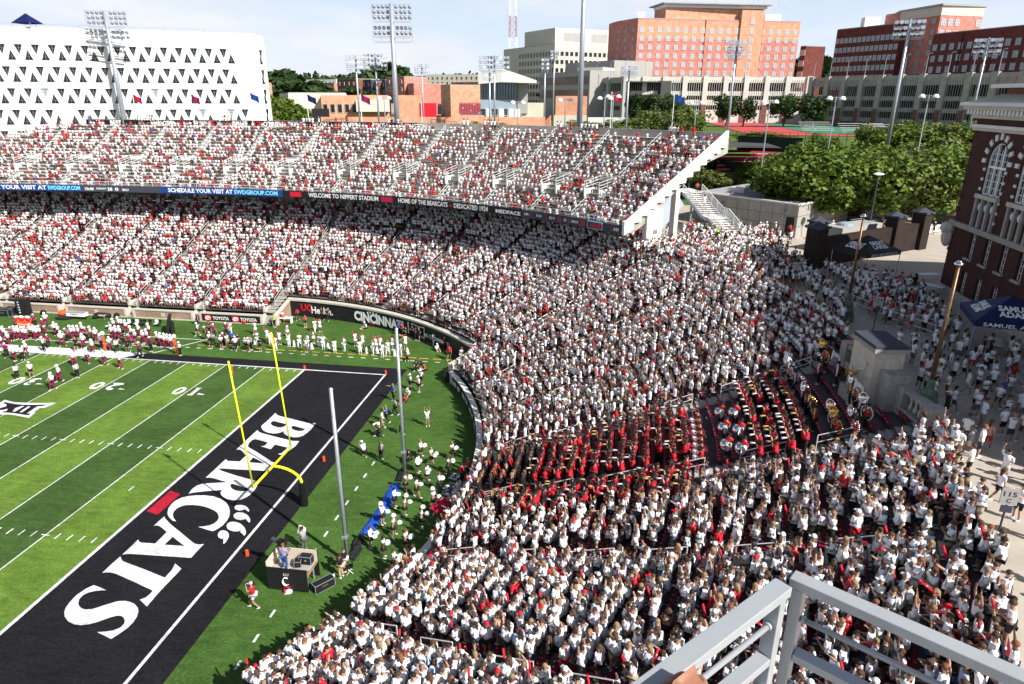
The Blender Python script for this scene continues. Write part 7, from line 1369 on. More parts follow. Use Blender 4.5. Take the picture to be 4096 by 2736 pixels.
e, P, z = bldg('dormitory_wing', 'dark brick dormitory wing rising to the right edge behind the garage', [(3735, 138), (4200, 92)], 252, 20, 'brick_dorm', s=1, back=25)
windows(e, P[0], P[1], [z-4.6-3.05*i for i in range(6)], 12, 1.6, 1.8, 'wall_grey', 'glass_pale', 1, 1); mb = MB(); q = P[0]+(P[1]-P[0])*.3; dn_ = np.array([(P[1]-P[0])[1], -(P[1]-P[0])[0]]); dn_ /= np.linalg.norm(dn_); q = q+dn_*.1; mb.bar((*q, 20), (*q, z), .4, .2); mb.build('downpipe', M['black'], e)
# parking garage
def garage(name, label, px, D, nb, ops, bricky=True, m='garage'):
    z = AT(*px[0], D, 1)[2]; P = [np.array(q) for q in roofpts(px, z, 1)]; A, d, nn_, L, rz = face_frame(P[0], P[1]); e = empty(name, (*A, 20), 0, label, 'building'); f = lambda x, zz, o=0.: (*(A+d*x+nn_*o), zz)
    ops = ops or ((1.8, 4.4), (5.8, 7.1), (8.8, 10.2)); bw_ = L/nb; last = 0.
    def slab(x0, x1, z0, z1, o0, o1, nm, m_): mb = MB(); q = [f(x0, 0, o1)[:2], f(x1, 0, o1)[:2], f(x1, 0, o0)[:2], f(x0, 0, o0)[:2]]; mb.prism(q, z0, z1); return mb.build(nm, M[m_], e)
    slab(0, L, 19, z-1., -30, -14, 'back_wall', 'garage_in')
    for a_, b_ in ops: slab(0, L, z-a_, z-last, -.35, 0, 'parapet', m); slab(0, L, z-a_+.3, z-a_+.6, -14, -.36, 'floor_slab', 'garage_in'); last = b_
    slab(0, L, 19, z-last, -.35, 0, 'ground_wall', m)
    for i in range(nb+1):
        x = bw_*i; slab(x-.8, x+.8, 19, z+.25, -.5, .5, 'column', m)
        if bricky: slab(x-.7, x+.7, 19.2, z-8.6, .501, .57, 'brick_pier_face', 'brick_tennis')
        if i < nb:
            for j in range(6): xx = x+1.5+(bw_-3.)*j/5; slab(xx-.05, xx+.05, z-ops[-1][1], z-.9, .01, .12, 'fin', m)
            q = f(x, z, -.5); mb = MB(); mb.tube(q, (q[0], q[1], z+5.), .08, .06, 6); mb.tube((q[0], q[1], z+5.), (q[0]+.7, q[1]-.4, z+5.2), .08, .16, 6); mb.build('deck_lamp', M['galv'], e)
    return e, A, d, nn_, L, z, f
e, A, d, nn_, L, z, f = garage('parking_garage', 'long pale parking garage in sunlight with tall fins and white piers', [(2500, 307), (3240, 308)], 243, 9, ())
mb = MB(); q = A+d*.5+nn_*.7; 
V, F, wd = text2d('next', .03); hh_ = 1.9
mb.add([(*(q+d*(-.7-p_[1]*0+1.5-p_[1]*1.5)), z-9.5+p_[0]*1.9) for p_ in V], F); 
bn_ = MB(); bn_.prism([f(-.9, 0, .56)[:2], f(1.1, 0, .56)[:2], f(1.1, 0, .66)[:2], f(-.9, 0, .66)[:2]], z-11, z-.6); bo = bn_.build('banner', M['white'], e); mb.build('banner_lettering', M['red'], bo, org=tuple(e.location))
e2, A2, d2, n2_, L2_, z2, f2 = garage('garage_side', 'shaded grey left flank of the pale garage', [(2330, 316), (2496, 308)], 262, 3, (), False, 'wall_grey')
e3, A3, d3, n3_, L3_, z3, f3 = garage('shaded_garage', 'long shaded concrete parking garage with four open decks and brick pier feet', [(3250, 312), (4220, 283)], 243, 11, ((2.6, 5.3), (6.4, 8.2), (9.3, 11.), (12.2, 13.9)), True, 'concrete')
car_m = {}
for i, (u, cl) in enumerate(((3345, 'white'), (3395, 'white'), (3425, 'galv'), (3860, 'white'), (3940, 'white'), (4040, 'galv'))):
    p = GZ(u, 300, z3-.3, 1); t = ((p[:2]-A3)@d3); q = A3+d3*t-n3_*3; e = empty('parked_car', (q[0], q[1], z3-1.2), math.atan2(d3[1], d3[0]), 'pale car on the top deck of the shaded garage, %s from the left' % ordn[i], 'car', 'cars on the garage roof'); mb = MB(); mb.box((0, 0, .6), (4.4, 1.8, .7)); mb.build('body', M[cl], e, org=(0, 0, 0)); mb = MB(); mb.box((-.1, 0, 1.2), (2.3, 1.6, .55)); mb.build('cabin', M['glass'], e, org=(0, 0, 0))
# distant town
TW = [(595, 622, 190, 260, 'brick_orange', 'small orange brick house beside the white building'), (700, 770, 183, 520, 'white', 'long white warehouse on the far hill'), (722, 765, 192, 430, 'brick_pink', 'red brick house below the white warehouse'), (772, 815, 182, 360, 'brick_tennis', 'blank red brick house wall in the distant row'), (818, 850, 184, 355, 'slate', 'dark blue gabled house right of the blank brick wall'), (850, 866, 188, 350, 'brick_tennis', 'narrow brown house in the distant row'), (868, 882, 184, 345, 'slate', 'narrow dark grey house in the distant row'), (884, 926, 177, 335, 'brick_pink', 'red brick row house with dark roof behind the tall light tower'),
      (928, 948, 193, 330, 'brick_pink', 'low red house behind the tall light tower'), (945, 988, 190, 340, 'white', 'white painted house with several windows'), (952, 975, 175, 520, 'slate', 'dark apartment block left of the tan apartments'), (976, 1098, 172, 500, 'wall_cream', 'tan and brick apartment complex with many windows'), (1036, 1098, 190, 380, 'brick_pink', 'pinkish brick low block before the apartments'), (1010, 1032, 196, 300, 'brick_orange', 'orange brick gabled house left of the press box'), (640, 660, 215, 240, 'wall_cream', 'small cream house among trees'), (1175, 1190, 180, 420, 'brick_tennis', 'red roofed house by the base of the mast')]
for u0_, u1_, v, D, m, l in TW:
    e, P, z = bldg('town_house' if D < 450 else 'apartment_building', l, [(u0_, v), (u1_, v+(1 if u0_ % 2 else -1))], D, 18, m, back=14)
    wd_ = np.linalg.norm(P[1]-P[0]); n = max(2, int(wd_/3.6)); windows(e, P[0], P[1], [z-2.8-3.2*i for i in range(3)], n, 1.1, 1.6, 'wall_grey' if m in ('white', 'wall_cream') else 'white', 'glass', 0, 1)
# soccer stadium: terrace blocks, press box, brick buildings
so_ = empty('small_stadium', (*GZ(900, 275, 20.5, SC)[:2], 20), 0, 'small soccer stadium with pale and crimson seat blocks behind the rim', 'stadium')
def seatblock(u0, v0, u1, v1, ut0, vt0, ut1, vt1, zb, zt, n, m, nm):
    a = GZ(u0, v0, zb, SC); b = GZ(u1, v1, zb, SC); c = GZ(ut1, vt1, zt, SC) ; d_ = GZ(ut0, vt0, zt, SC); a, b, c, d_ = map(np.array, (a, b, c, d_))
    # limit depth: keep the block's plan depth physical
    dd = 1.05*n*.8; dirn = (a[:2]+b[:2])/2-CAM[:2]; dirn /= np.linalg.norm(dirn); up = np.array([*dirn, 0])*dd
    for i in range(n):
        t0, t1 = i/n, (i+1)/n; A_q, B_q = a+up*t0, b+up*t0; A_r, B_r = a+up*t1, b+up*t1; z_ = zb+(zt-zb)*t1
        mb = MB(); mb.add([(A_q[0], A_q[1], z_-(zt-zb)/n), (B_q[0], B_q[1], z_-(zt-zb)/n), (B_q[0], B_q[1], z_), (A_q[0], A_q[1], z_), (A_r[0], A_r[1], z_), (B_r[0], B_r[1], z_)], [(0, 1, 2, 3), (3, 2, 5, 4)]); mb.build('seat_tier', M['concrete'], so_)
        mb = MB(); k = int(np.linalg.norm(b-a)/.62)
        for j in range(k):
            if (j*7+i*3) % 29 == 0: continue
            q = A_q+(B_q-A_q)*((j+.5)/k)+(A_r-A_q)*.55; mb.add([(q[0]-.22, q[1], z_+.02), (q[0]+.22, q[1], z_+.02), (q[0]+.22, q[1], z_+.5), (q[0]-.22, q[1], z_+.5), (q[0]-.22, q[1]+.12, z_+.5), (q[0]+.22, q[1]+.12, z_+.5)], [(0, 1, 2, 3), (3, 2, 5, 4)])
        mb.build('seat_row', M[m], so_, kind='stuff')
for u0, u1, m in ((752, 795, 'seat_pale'), (798, 838, 'seat_pale'), (842, 893, 'seat_pale'), (897, 950, 'seat_pale'), (953, 1000, 'seat_pale'), (1003, 1048, 'seat_pale')): seatblock(u0, 262, u1, 262+(u0-750)*.004, u0, 238, u1, 238, 20.9, 24.6, 9, m, 'seats')
for u0, u1, m in ((1052, 1108, 'crimson'), (1111, 1150, 'crimson'), (1153, 1185, 'crimson')): seatblock(u0, 266, u1, 266, u0, 236, u1, 236, 20.9, 25.2, 10, m, 'seats')
seatblock(1180, 272, 1246, 272, 1180, 242, 1246, 242, 20.4, 24.4, 9, 'wall_grey', 'seats')
def boxat(par, u0, u1, vt, D, z0, dep, m, nm, s=SC, z1=None):
    z = AT(u0, vt, D, s)[2] if z1 is None else z1; a, b = AT(u0, vt, D, s)[:2], AT(u1, vt, D, s)[:2]; d = b-a; n_ = np.array([-d[1], d[0]])/np.linalg.norm(d); mb = MB(); mb.prism([tuple(a), tuple(b), tuple(b+n_*dep), tuple(a+n_*dep)], z0, z); return mb.build(nm, M[m], par), a, b, z, n_
boxat(so_, 735, 1250, 268, 139, 20, .4, 'brick_orange', 'front_wall')
lb = empty('low_brick_building', (*AT(735, 220, 178, SC)[:2], 20), 0, 'low orange brick building above the pale seats', 'building'); _, a, b, z, n_ = boxat(lb, 735, 818, 218, 178, 20, 10, 'brick_orange', 'wall'); boxat(lb, 818, 890, 218, 178, 20, 10, 'brick_orange', 'wall'); boxat(lb, 815, 892, 224, 174, 24.5, 4, 'wall_cream', 'canopy', z1=27.2); windows(lb, *sorted([a, b], key=lambda q: q[0]), [24.2], 5, 1.1, 2., 'wall_grey', 'glass', 0, 0)
lb = empty('low_brick_building', (*AT(905, 220, 178, SC)[:2], 20), 0, 'low orange brick pavilion right of the tall light tower', 'building'); boxat(lb, 905, 966, 218, 178, 20, 8, 'brick_orange', 'wall'); boxat(lb, 960, 1000, 233, 170, 22, 2, 'red', 'rail_panel', z1=26.5)
pbx = empty('press_box', (*AT(1097, 220, 172, SC)[:2], 20), 0, 'press box with dark glass front and sweeping white wing roof', 'building')
_, a, b, z, n_ = boxat(pbx, 1101, 1185, 186, 172, 23.8, 9, 'glass_blue', 'glass_front', z1=31.6); boxat(pbx, 1101, 1184, 212, 171.6, 25.2, .5, 'glass_pale', 'lower_glazing', z1=27.3); boxat(pbx, 1184, 1210, 190, 172.5, 24.2, 8, 'wall_grey', 'side_wall', z1=31.); boxat(pbx, 1196, 1250, 226, 173, 20, 6, 'wall_cream', 'retaining_wall', z1=26.6)
for i in range(14): t = i/13; q = a+(b-a)*t-n_*.08; mb = MB(); mb.bar((*q, 25.2), (*q, 31.5), .12, .12); mb.build('glazing_bar', M['black'], pbx)
for t in (.2, .55, .82, .99): q = a+(b-a)*t-n_*.2; mb = MB(); mb.tube((*q, 20), (*q, 25.2), .8, n=10); mb.build('column', M['white'], pbx)
q = [AT(1096, 176, 170, SC)[:2], AT(1150, 176, 168.5, SC)[:2], AT(1230, 190, 168, SC)[:2], AT(1230, 190, 178, SC)[:2], AT(1096, 176, 184, SC)[:2]]; mb = MB()
zt_ = [33.4, 34.2, 31.6, 31.8, 34.0]; zb_ = [30.8, 31.2, 31.0, 31.2, 32.4]; n = 5; mb.add([(*q[i], zb_[i]) for i in range(n)]+[(*q[i], zt_[i]) for i in range(n)], [(k, (k+1) % n, n+(k+1) % n, n+k) for k in range(n)]+[(0, 1, 2, 3, 4), (9, 8, 7, 6, 5)]); mb.build('wing_roof', M['concrete_white'], pbx)
lb = empty('brick_block', (*AT(1275, 230, 150, SC)[:2], 20), 0, 'windowless orange brick block right of the press box', 'building'); boxat(lb, 1274, 1346, 222, 152, 24.3, 8, 'brick_orange', 'wall', z1=28.2); boxat(lb, 1270, 1346, 240, 151.6, 20, 9, 'wall_cream', 'base', z1=24.3); boxat(lb, 1348, 1440, 262, 150, 20, .6, 'concrete_white', 'retaining_wall', z1=24.0)
lb = empty('ramp_wall', (*AT(1230, 262, 142, SC)[:2], 20), 0, 'sloping orange brick ramp wall below the brick block', 'wall'); a = AT(1215, 262, 142, SC)[:2]; b = AT(1262, 262, 141, SC)[:2]; mb = MB(); mb.add([(*a, 20), (*b, 20), (*b, 24.6), (*a, 20.6), (a[0], a[1]+1, 20), (b[0], b[1]+1, 20), (b[0], b[1]+1, 24.6), (a[0], a[1]+1, 20.6)], [(0, 1, 2, 3), (4, 7, 6, 5), (3, 2, 6, 7), (1, 5, 6, 2), (0, 3, 7, 4)]); mb.build('brickwork', M['brick_orange'], lb)
q = AT(735, 240, 150, SC); mb = MB(); a, b = AT(712, 235, 150, SC), AT(752, 235, 150, SC); mb.prism([tuple(a[:2]), tuple(b[:2]), (b[0], b[1]+.2), (a[0], a[1]+.2)], 20, 25.6); mb.build('windscreen_fence', M['black'], None, 'black windscreen fence left of the pale seats', 'fence')
a, b = AT(735, 262, 141, SC), AT(775, 262, 141, SC); e = empty('inflatable_arch', (*((a+b)[:2]/2), 20), 0, 'black and red inflatable arch behind the rim', 'arch')
for p_, m in ((a, 'red'), (b, 'red')): mb = MB(); mb.tube((p_[0], p_[1], 20), (p_[0], p_[1], 23.4), .7, n=10); mb.build('leg', M[m], e)
mb = MB(); mb.tube((a[0]+.7, a[1], 23.2), (b[0]-.7, b[1], 23.2), .5, n=10); mb.build('beam', M['black'], e)
# ------------------------------------------------------------------ light towers
lampb = {}
def lamp(r):
    if r not in lampb:
        a = MB(); a.lathe((0, 0, 0), [(.05, .0), (r*.75, .12), (r, .34)], 10); b = MB(); b.lathe((0, 0, .3), [(r*.95, 0), (r*.96, .03)], 10); lampb[r] = (a.mesh('reflector', M['galv']), b.mesh('lens', M['lamp_glass']))
    return lampb[r]
def tower(x, y, z0, ztop, rz, banks, label, r=.31, pole=.5, dx=.7, cols=4, gap=.75, grp='floodlight towers', plat=False, sp=.78):
    e = empty('light_tower', (x, y, z0), rz, label, 'light tower', grp); H = ztop-z0; mb = MB(); mb.tube((0, 0, 0), (0, 0, H), pole, pole*.55, 12); mb.build('pole', M['galv'], e, smooth=True, org=(0, 0, 0))
    for zz, nr, full in banks:
        fr = MB(); hw = gap/2+dx*cols
        for k in range(nr+1): fr.bar((-hw, -.1, zz+.05-k*sp), (hw, -.1, zz+.05-k*sp), .06, .06)
        for s in (-1, 1):
            for xx in (gap/2, gap/2+dx*cols/2, hw): fr.bar((s*xx, -.1, zz+.05), (s*xx, -.1, zz-nr*sp+.05), .05, .05)
        fr.bar((-hw*.9, .1, zz-nr*sp-.15), (hw*.9, .1, zz-nr*sp-.15), .3, .05); fr.build('lamp_frame', M['galv'], e, org=(0, 0, 0))
        if full:
            a, b = lamp(r)
            for k in range(nr):
                for s in (-1, 1):
                    for c in range(cols):
                        o = inst('floodlight', a, (s*(gap/2+dx*(c+.5)), -.35, zz-.35-k*sp), (R(62), 0, R(random.uniform(-8, 8))), e); inst('lens', b, (0, 0, 0), 0, o)
    if plat: mb = MB(); mb.box((0, 0, 1.8), (1.6, 1.0, .1)); mb.build('platform', M['galv'], e, org=(0, 0, 0))
    return e
tower(-54.9, 99.8, 20, 41.5, R(200), [(21.4, 3, True), (18.4, 2, True), (16.8, 1, False)], 'tall floodlight tower before the white triangular windowed building')
tower(-4.4, 99.8, 20, 41.9, R(190), [(21.7, 3, True), (18.6, 2, True), (17.1, 1, False)], 'tall floodlight tower left of centre with two lamp banks')
tower(26.2, 99.6, 20, 52, R(165), [(35, 3, True)], 'tallest bare grey light pole rising out of the picture top', plat=False)
def small(u, vb, vt, D, cols, rows, label, r=.3, lean=0, z0=20, dx=.7, pole=.2, s=SC):
    p = AT(u, vt, D, s); a = math.atan2(CAM[1]-p[1], CAM[0]-p[0])+math.pi/2; return tower(p[0], p[1], z0, p[2], a, [(p[2]-z0-.2, rows, True)], label, r, pole, dx, cols, .4, 'smaller light poles beyond the stadium')
small(814, 260, 126, 135, 3, 3, 'slim light pole, leftmost of two behind the pale seats', .22, dx=.5); small(859, 260, 122, 128, 3, 3, 'slim light pole, right of two behind the pale seats', .25, dx=.6); small(966, 240, 146, 150, 3, 2, 'short slim light pole above the pale seats', .18, dx=.4)
small(1133, 265, 127, 128, 4, 3, 'light pole with wide lamp bank before the press box', .26, dx=.62); small(1122, 265, 155, 120, 1, 2, 'light pole with small side lamps before the press box', .26, dx=.9); small(1250, 265, 133, 150, 1, 3, 'light pole with small lamps right of the press box', .3, dx=.6); small(1271, 250, 115, 200, 1, 3, 'light pole with stacked lamps before the office block', .45, dx=.9)
small(1443, 290, 150, 118, 2, 2, 'light pole with clustered lamps before the next banner', .3, dx=.55); small(1690, 300, 92, 113, 2, 3, 'light pole with clustered lamps before the sunlit dormitory', .32, dx=.55); small(2088, 290, 44, 122, 3, 3, 'tall light pole before the shaded dormitory', .3, dx=.6, pole=.3); small(2268, 260, 86, 135, 3, 3, 'light pole near the top of the brick hall', .3, dx=.55)
def street(u, vt, D, label, z0=20, s=SC, name='street_lamp', two=True, m='galv'):
    p = AT(u, vt, D, s); a = math.atan2(CAM[1]-p[1], CAM[0]-p[0])+math.pi/2; e = empty(name, (p[0], p[1], z0), a, label, 'lamp', 'street lamps'); H = p[2]-z0; mb = MB(); mb.tube((0, 0, 0), (0, 0, H), .11, .08, 8); mb.build('pole', M[m], e, org=(0, 0, 0))
    if two:
        mb = MB(); mb.tube((-.8, 0, H-.1), (.8, 0, H-.1), .05); mb.build('arm', M[m], e, org=(0, 0, 0))
        for sx in (-.85, .85): mb = MB(); mb.lathe((sx, 0, H-.4), [(.42, 0), (.45, .15), (.3, .4), (.1, .5)], 10); mb.build('lamp_head', M['lamp_glass'], e, org=(0, 0, 0))
    else: mb = MB(); mb.lathe((0, 0, H-.05), [(.15, -.1), (.62, .08), (.5, .2), (.1, .28)], 14); mb.build('lamp_head', M['lamp_glass'], e, org=(0, 0, 0))
for u, v, D, l in ((880, 222, 130, 'twin headed lamp left of the crimson seats'), (1187, 232, 118, 'twin headed lamp before the grey seat block'), (1296, 226, 116, 'twin headed lamp left of the tallest pole'), (1387, 222, 115, 'twin headed lamp before the garage corner'), (1406, 218, 116, 'twin headed lamp right beside another before the garage corner'), (1597, 232, 122, 'twin headed lamp before the olive trees'), (1765, 230, 112, 'twin headed lamp before the dark tree'), (1917, 222, 112, 'twin headed lamp rising from the grove left part'), (2130, 217, 118, 'twin headed lamp rising from the grove beside the hall')):
    street(u, v, D, l, z0=gz(*AT(u, v, D, SC)[:2]))
street(2014, 400, 92, 'round topped dark lamp above the police car', z0=11.2, two=False, m='slate'); street(1828, 388, 104, 'round topped lamp at the tennis court corner', z0=11.2, two=False)
# mast
p = AT(1175, 222, 1150, SC); e = empty('radio_mast', (p[0], p[1], 25), 0, 'tall red and white lattice radio mast', 'mast')
for i in range(30):
    z0_, z1_ = 10*i, 10*i+10; w0, w1 = 7.5*(1-i/34), 7.5*(1-(i+1)/34); mb = MB()
    for sx, sy in ((-1, -1), (1, -1), (1, 1), (-1, 1)): mb.bar((sx*w0, sy*w0, z0_), (sx*w1, sy*w1, z1_), .55, .55)
    mb.bar((-w0, -w0, z0_), (w1, -w1, z1_), .35, .35); mb.bar((w0, -w0, z0_), (-w1, -w1, z1_), .35, .35); mb.bar((-w0, -w0, z0_), (w0, -w0, z0_), .35, .35); mb.bar((w0, -w0, z0_), (w0, w0, z0_), .35, .35); mb.build('mast_section', M['white' if (i//3) % 2 == 0 else 'track_red'], e, org=(0, 0, 0))
# flags on the rim
for i, (u, v, m, l) in enumerate(((52, 220, 'slate', 'grey pennant flag at the far left of the rim'), (172, 222, 'black', 'black flag on the rim before the white building'), (305, 226, 'crimson', 'small crimson flag on the rim'), (437, 226, 'brown_flag', 'maroon flag on the rim before the white building'), (572, 222, 'board_blue', 'blue flag at the right end of the white building'), (703, 226, 'navy', 'purple blue flag beside the yellow green trees'), (826, 226, 'brown_flag', 'maroon flag before the pale seats'), (966, 246, 'white', 'bare white flagpole right of the tall tower'), (1402, 222, 'crimson', 'furled red flag before the garage corner'), (1545, 226, 'board_blue', 'blue and gold flag above the right end of the rim'))):
    d_ = ray(u*SC, v*SC); p = CAM+d_*((99.6-CAM[1])/d_[1] if u < 1350 else 118/math.hypot(d_[0], d_[1])); zb = 23.; e = empty('flagpole', (p[0], p[1], zb), 0, l, 'flag', 'flags along the rim'); H = p[2]-zb+.8; mb = MB(); mb.tube((0, 0, -3), (0, 0, H), .07, .05, 7); mb.build('pole', M['white'], e, org=(0, 0, 0))
    if 'bare' not in l:
        mb = MB(); n = 8; V = []
        for j in range(n+1):
            for k in range(3): V.append((.1+j*.2, .15*math.sin(j*1.3+k), H-.1-k*.5-j*.09))
        mb.add(V, [(j*3+k, (j+1)*3+k, (j+1)*3+k+1, j*3+k+1) for j in range(n) for k in range(2)]); mb.build('flag', M[m], e, org=(0, 0, 0), smooth=True)
# ------------------------------------------------------------------ tennis court block, concession building, stair
tb_ = empty('tennis_deck', (50, 108, 11.2), 0, 'dark brick building with tennis court and windscreen fence on its roof', 'building')
ca = GZ(1745, 405, 14.6, SC)[:2]; cl_ = GZ(1560, 350, 14.6, SC)[:2]; 
ca = np.array([58.8, 115.]); fl_ = np.array([46., 127.]); fr_ = np.array([64.5, 118.]); bk = np.array([50, 140.]); bk2 = np.array([74, 138.])
mb = MB(); P = [tuple(fl_), tuple(ca), tuple(fr_), tuple(bk2), tuple(bk)]; mb.prism(P, 11.2, 14.6); mb.build('wall', M['brick_tennis'], tb_)
for t0, t1 in ((.12, .35), (.42, .72)):
    a = fl_+(ca-fl_)*t0; b = fl_+(ca-fl_)*t1; dd = (ca-fl_)/np.linalg.norm(ca-fl_); nn_ = np.array([dd[1], -dd[0]]); nn_ = nn_ if nn_@(CAM[:2]-ca) > 0 else -nn_; mb = MB(); mb.prism([tuple(a), tuple(b), tuple(b+nn_*.06), tuple(a+nn_*.06)], 11.2, 13.5); mb.build('opening', M['black'], tb_)
mb = MB(); mb.prism([tuple(np.array(p)) for p in P], 14.6, 14.75); mb.build('court_surface', M['court_green'], tb_)
for a, b in ((fl_, ca), (ca, fr_)):
    n = max(2, int(np.linalg.norm(b-a)/2.4)); mb = MB()
    for i in range(n+1): q = a+(b-a)*i/n; mb = MB(); mb.tube((*q, 14.7), (*q, 16.9), .05); mb.build('fence_post', M['black'], tb_)
    if a is fl_:
        mb = MB(); mb.bar((*a, 15.8), (*b, 15.8), .03, 1.9); mb.build('windscreen', M['fence_black'], tb_)
    else: mb = MB(); mb.bar((*a, 16.85), (*b, 16.85), .04, .04); mb.build('fence_rail', M['black'], tb_)
ctr = np.array([60, 127.])
ln_ = MB()
for dy in (-4, -1, 2, 5): ln_.bar((52, ctr[1]+dy, 14.76), (70, ctr[1]+dy+.5, 14.76), .12, .01)
for dx in (55, 61, 67): ln_.bar((dx, 121.5, 14.762), (dx+1, 133, 14.762), .12, .01)
ln_.build('court_lines', M['white'], tb_)
bl = empty('bleachers', (*AT(1735, 350, 138, SC)[:2], 14.7), R(8), 'crimson bleacher benches with white edges behind the tennis court', 'bleachers')
for i in range(6):
    mb = MB(); mb.box((0, 1.0*i, .45+.62*i), (14.5-.5*i, .5, .42)); mb.build('bench', M['crimson'], bl, org=(0, 0, 0)); mb = MB(); mb.box((-.5*i*0, 1.0*i-.2, .70+.62*i), (14.5-.5*i, .12, .06)); mb.build('nosing', M['white'], bl, org=(0, 0, 0))
mb = MB(); mb.box((0, 2.6, 1.2), (13.6, 4.8, .3), M=Matrix.Rotation(R(31), 3, 'X')); mb.build('frame', M['black'], bl, org=(0, 0, 0))
h_ = MB(); a = AT(1692, 316, 140, SC); b = AT(1840, 322, 136, SC); h_.bar((a[0], a[1], a[2]-.9), (b[0], b[1], b[2]-.9), .2, 2.6); h_.build('windscreen_fence', M['fence_black'], None, 'long black windscreen fence under the hedge', 'fence')
hm = leaf_mesh(2600, 1, 1, 5, .05); hm.materials.append(M['leaf']); c = (a+b)/2; o = inst('hedge', hm, (c[0], c[1]+1.5, c[2]+.4), math.atan2(b[1]-a[1], b[0]-a[0])); o.scale = (8.5, 1.4, .9); tag(o, 'clipped bright green hedge above the black fence', 'hedge')
# track fence
a = AT(1690, 300, 142, SC); b = AT(2060, 330, 138, SC); e = empty('track_fence', a, 0, 'thin black mesh fence along the running track', 'fence')
for i in range(21): q = a+(b-a)*i/20; mb = MB(); mb.tube((q[0], q[1], 19.8), (q[0], q[1], 22.), .05, n=5); mb.build('post', M['black'], e)
for z in (20.3, 21.1, 21.95): mb = MB(); mb.bar((a[0], a[1], z), (b[0], b[1], z), .04, .04); mb.build('rail', M['black'], e)
# white bleachers by the track and trash of the meet
for i, (u, D) in enumerate(((1880, 190), (1990, 185), (2040, 182))):
    p = AT(u, 270, D, SC); e = empty('bleachers', (p[0], p[1], 20.1), R(10), 'pale metal bleachers beside the track, %s from the left' % ordn[i], 'bleachers', 'bleachers beside the track')
    for k in range(5): mb = MB(); mb.box((0, .8*k, .4+.45*k), (11 if i else 8, .3, .08)); mb.build('plank', M['alu'], e, org=(0, 0, 0)); mb = MB(); mb.box((0, .8*k+.2, .2+.2*k), (.1, .1, .45*k+.4)); mb.build('support', M['galv'], e, org=(0, 0, 0))
# concession building
cb = empty('concession_building', (55.5, 74.7, 11.2), 0, 'low pale concrete building with panel joints and dark doorways on the plaza', 'building')
c0 = np.array([55.5, 74.7]); c1_ = np.array([43.8, 85.6]); c2_ = np.array([65.0, 86.]); c3_ = np.array([53, 97.]); HB = 4.15
mb = MB(); mb.prism([tuple(c1_), tuple(c0), tuple(c2_), tuple(c3_)], 11.2, 11.2+HB); mb.build('wall', M['concrete'], cb); mb = MB(); cc0 = (c0+c3_)/2; mb.prism([tuple(cc0+(np.array(q)-cc0)*.94) for q in (c1_, c0, c2_, c3_)], 11.2+HB, 11.25+HB); mb.build('roof', M['roof_grey'], cb)
for a, b, n in ((c1_, c0, 9), (c0, c2_, 4)):
    d = (b-a); Ln = np.linalg.norm(d); d = d/Ln; nn_ = np.array([d[1], -d[0]])
    for i in range(1, n): q = a+d*Ln*i/n+nn_*.004; mb = MB(); mb.bar((*q, 11.2), (*q, 11.2+HB), .05, .02, up=(0, 1, 0)); mb.build('joint', M['concrete_dark'], cb)
    for z in (12.6, 13.9): mb = MB(); mb.bar((*(a+nn_*.005), z), (*(b+nn_*.005), z), .02, .05); mb.build('joint', M['concrete_dark'], cb)
    mb = MB(); mb.bar((*(a+nn_*.02), 11.2+HB+.08), (*(b+nn_*.02), 11.2+HB+.08), .35, .2); mb.build('coping', M['concrete_white'], cb)
    for t in ((.3, .88) if n == 9 else (.45,)):
        q = a+d*Ln*t+nn_*.15; mb = MB(); mb.box((*q, 14.4), (.4, .3, .25), math.atan2(d[1], d[0])); mb.build('wall_lamp', M['frame_grey'], cb)
    for t in ((.22, .94) if n == 9 else ()):
        q = a+d*Ln*t+nn_*.01; mb = MB(); mb.box((*q, 12.5), (1.1, .1, 2.5), math.atan2(d[1], d[0])); mb.build('doorway', M['black'], cb)
for x, y, sx in ((50, 86, 2.2), (57, 84, 1.6), (52.5, 88, 2.4)): mb = MB(); mb.box((x, y, 15.7), (sx, 1.3, .7), R(-42)); mb.build('roof_vent', M['concrete_white'], cb)
e = empty('white_container', (62.5, 92.2, 11.2), R(-20), 'white box trailer parked behind the concrete building', 'trailer'); mb = MB(); mb.box((0, 0, 2.6), (8.5, 2.6, 3.6)); mb.build('box', M['white'], e, org=(0, 0, 0)); mb = MB(); mb.box((0, 0, .6), (8, 2.2, .5)); mb.build('chassis', M['black'], e, org=(0, 0, 0))
for sx in (-3, 3): mb = MB(); mb.tube((sx, -1.2, .5), (sx, 1.2, .5), .5, n=12); mb.build('wheel', M['black'], e, org=(0, 0, 0))
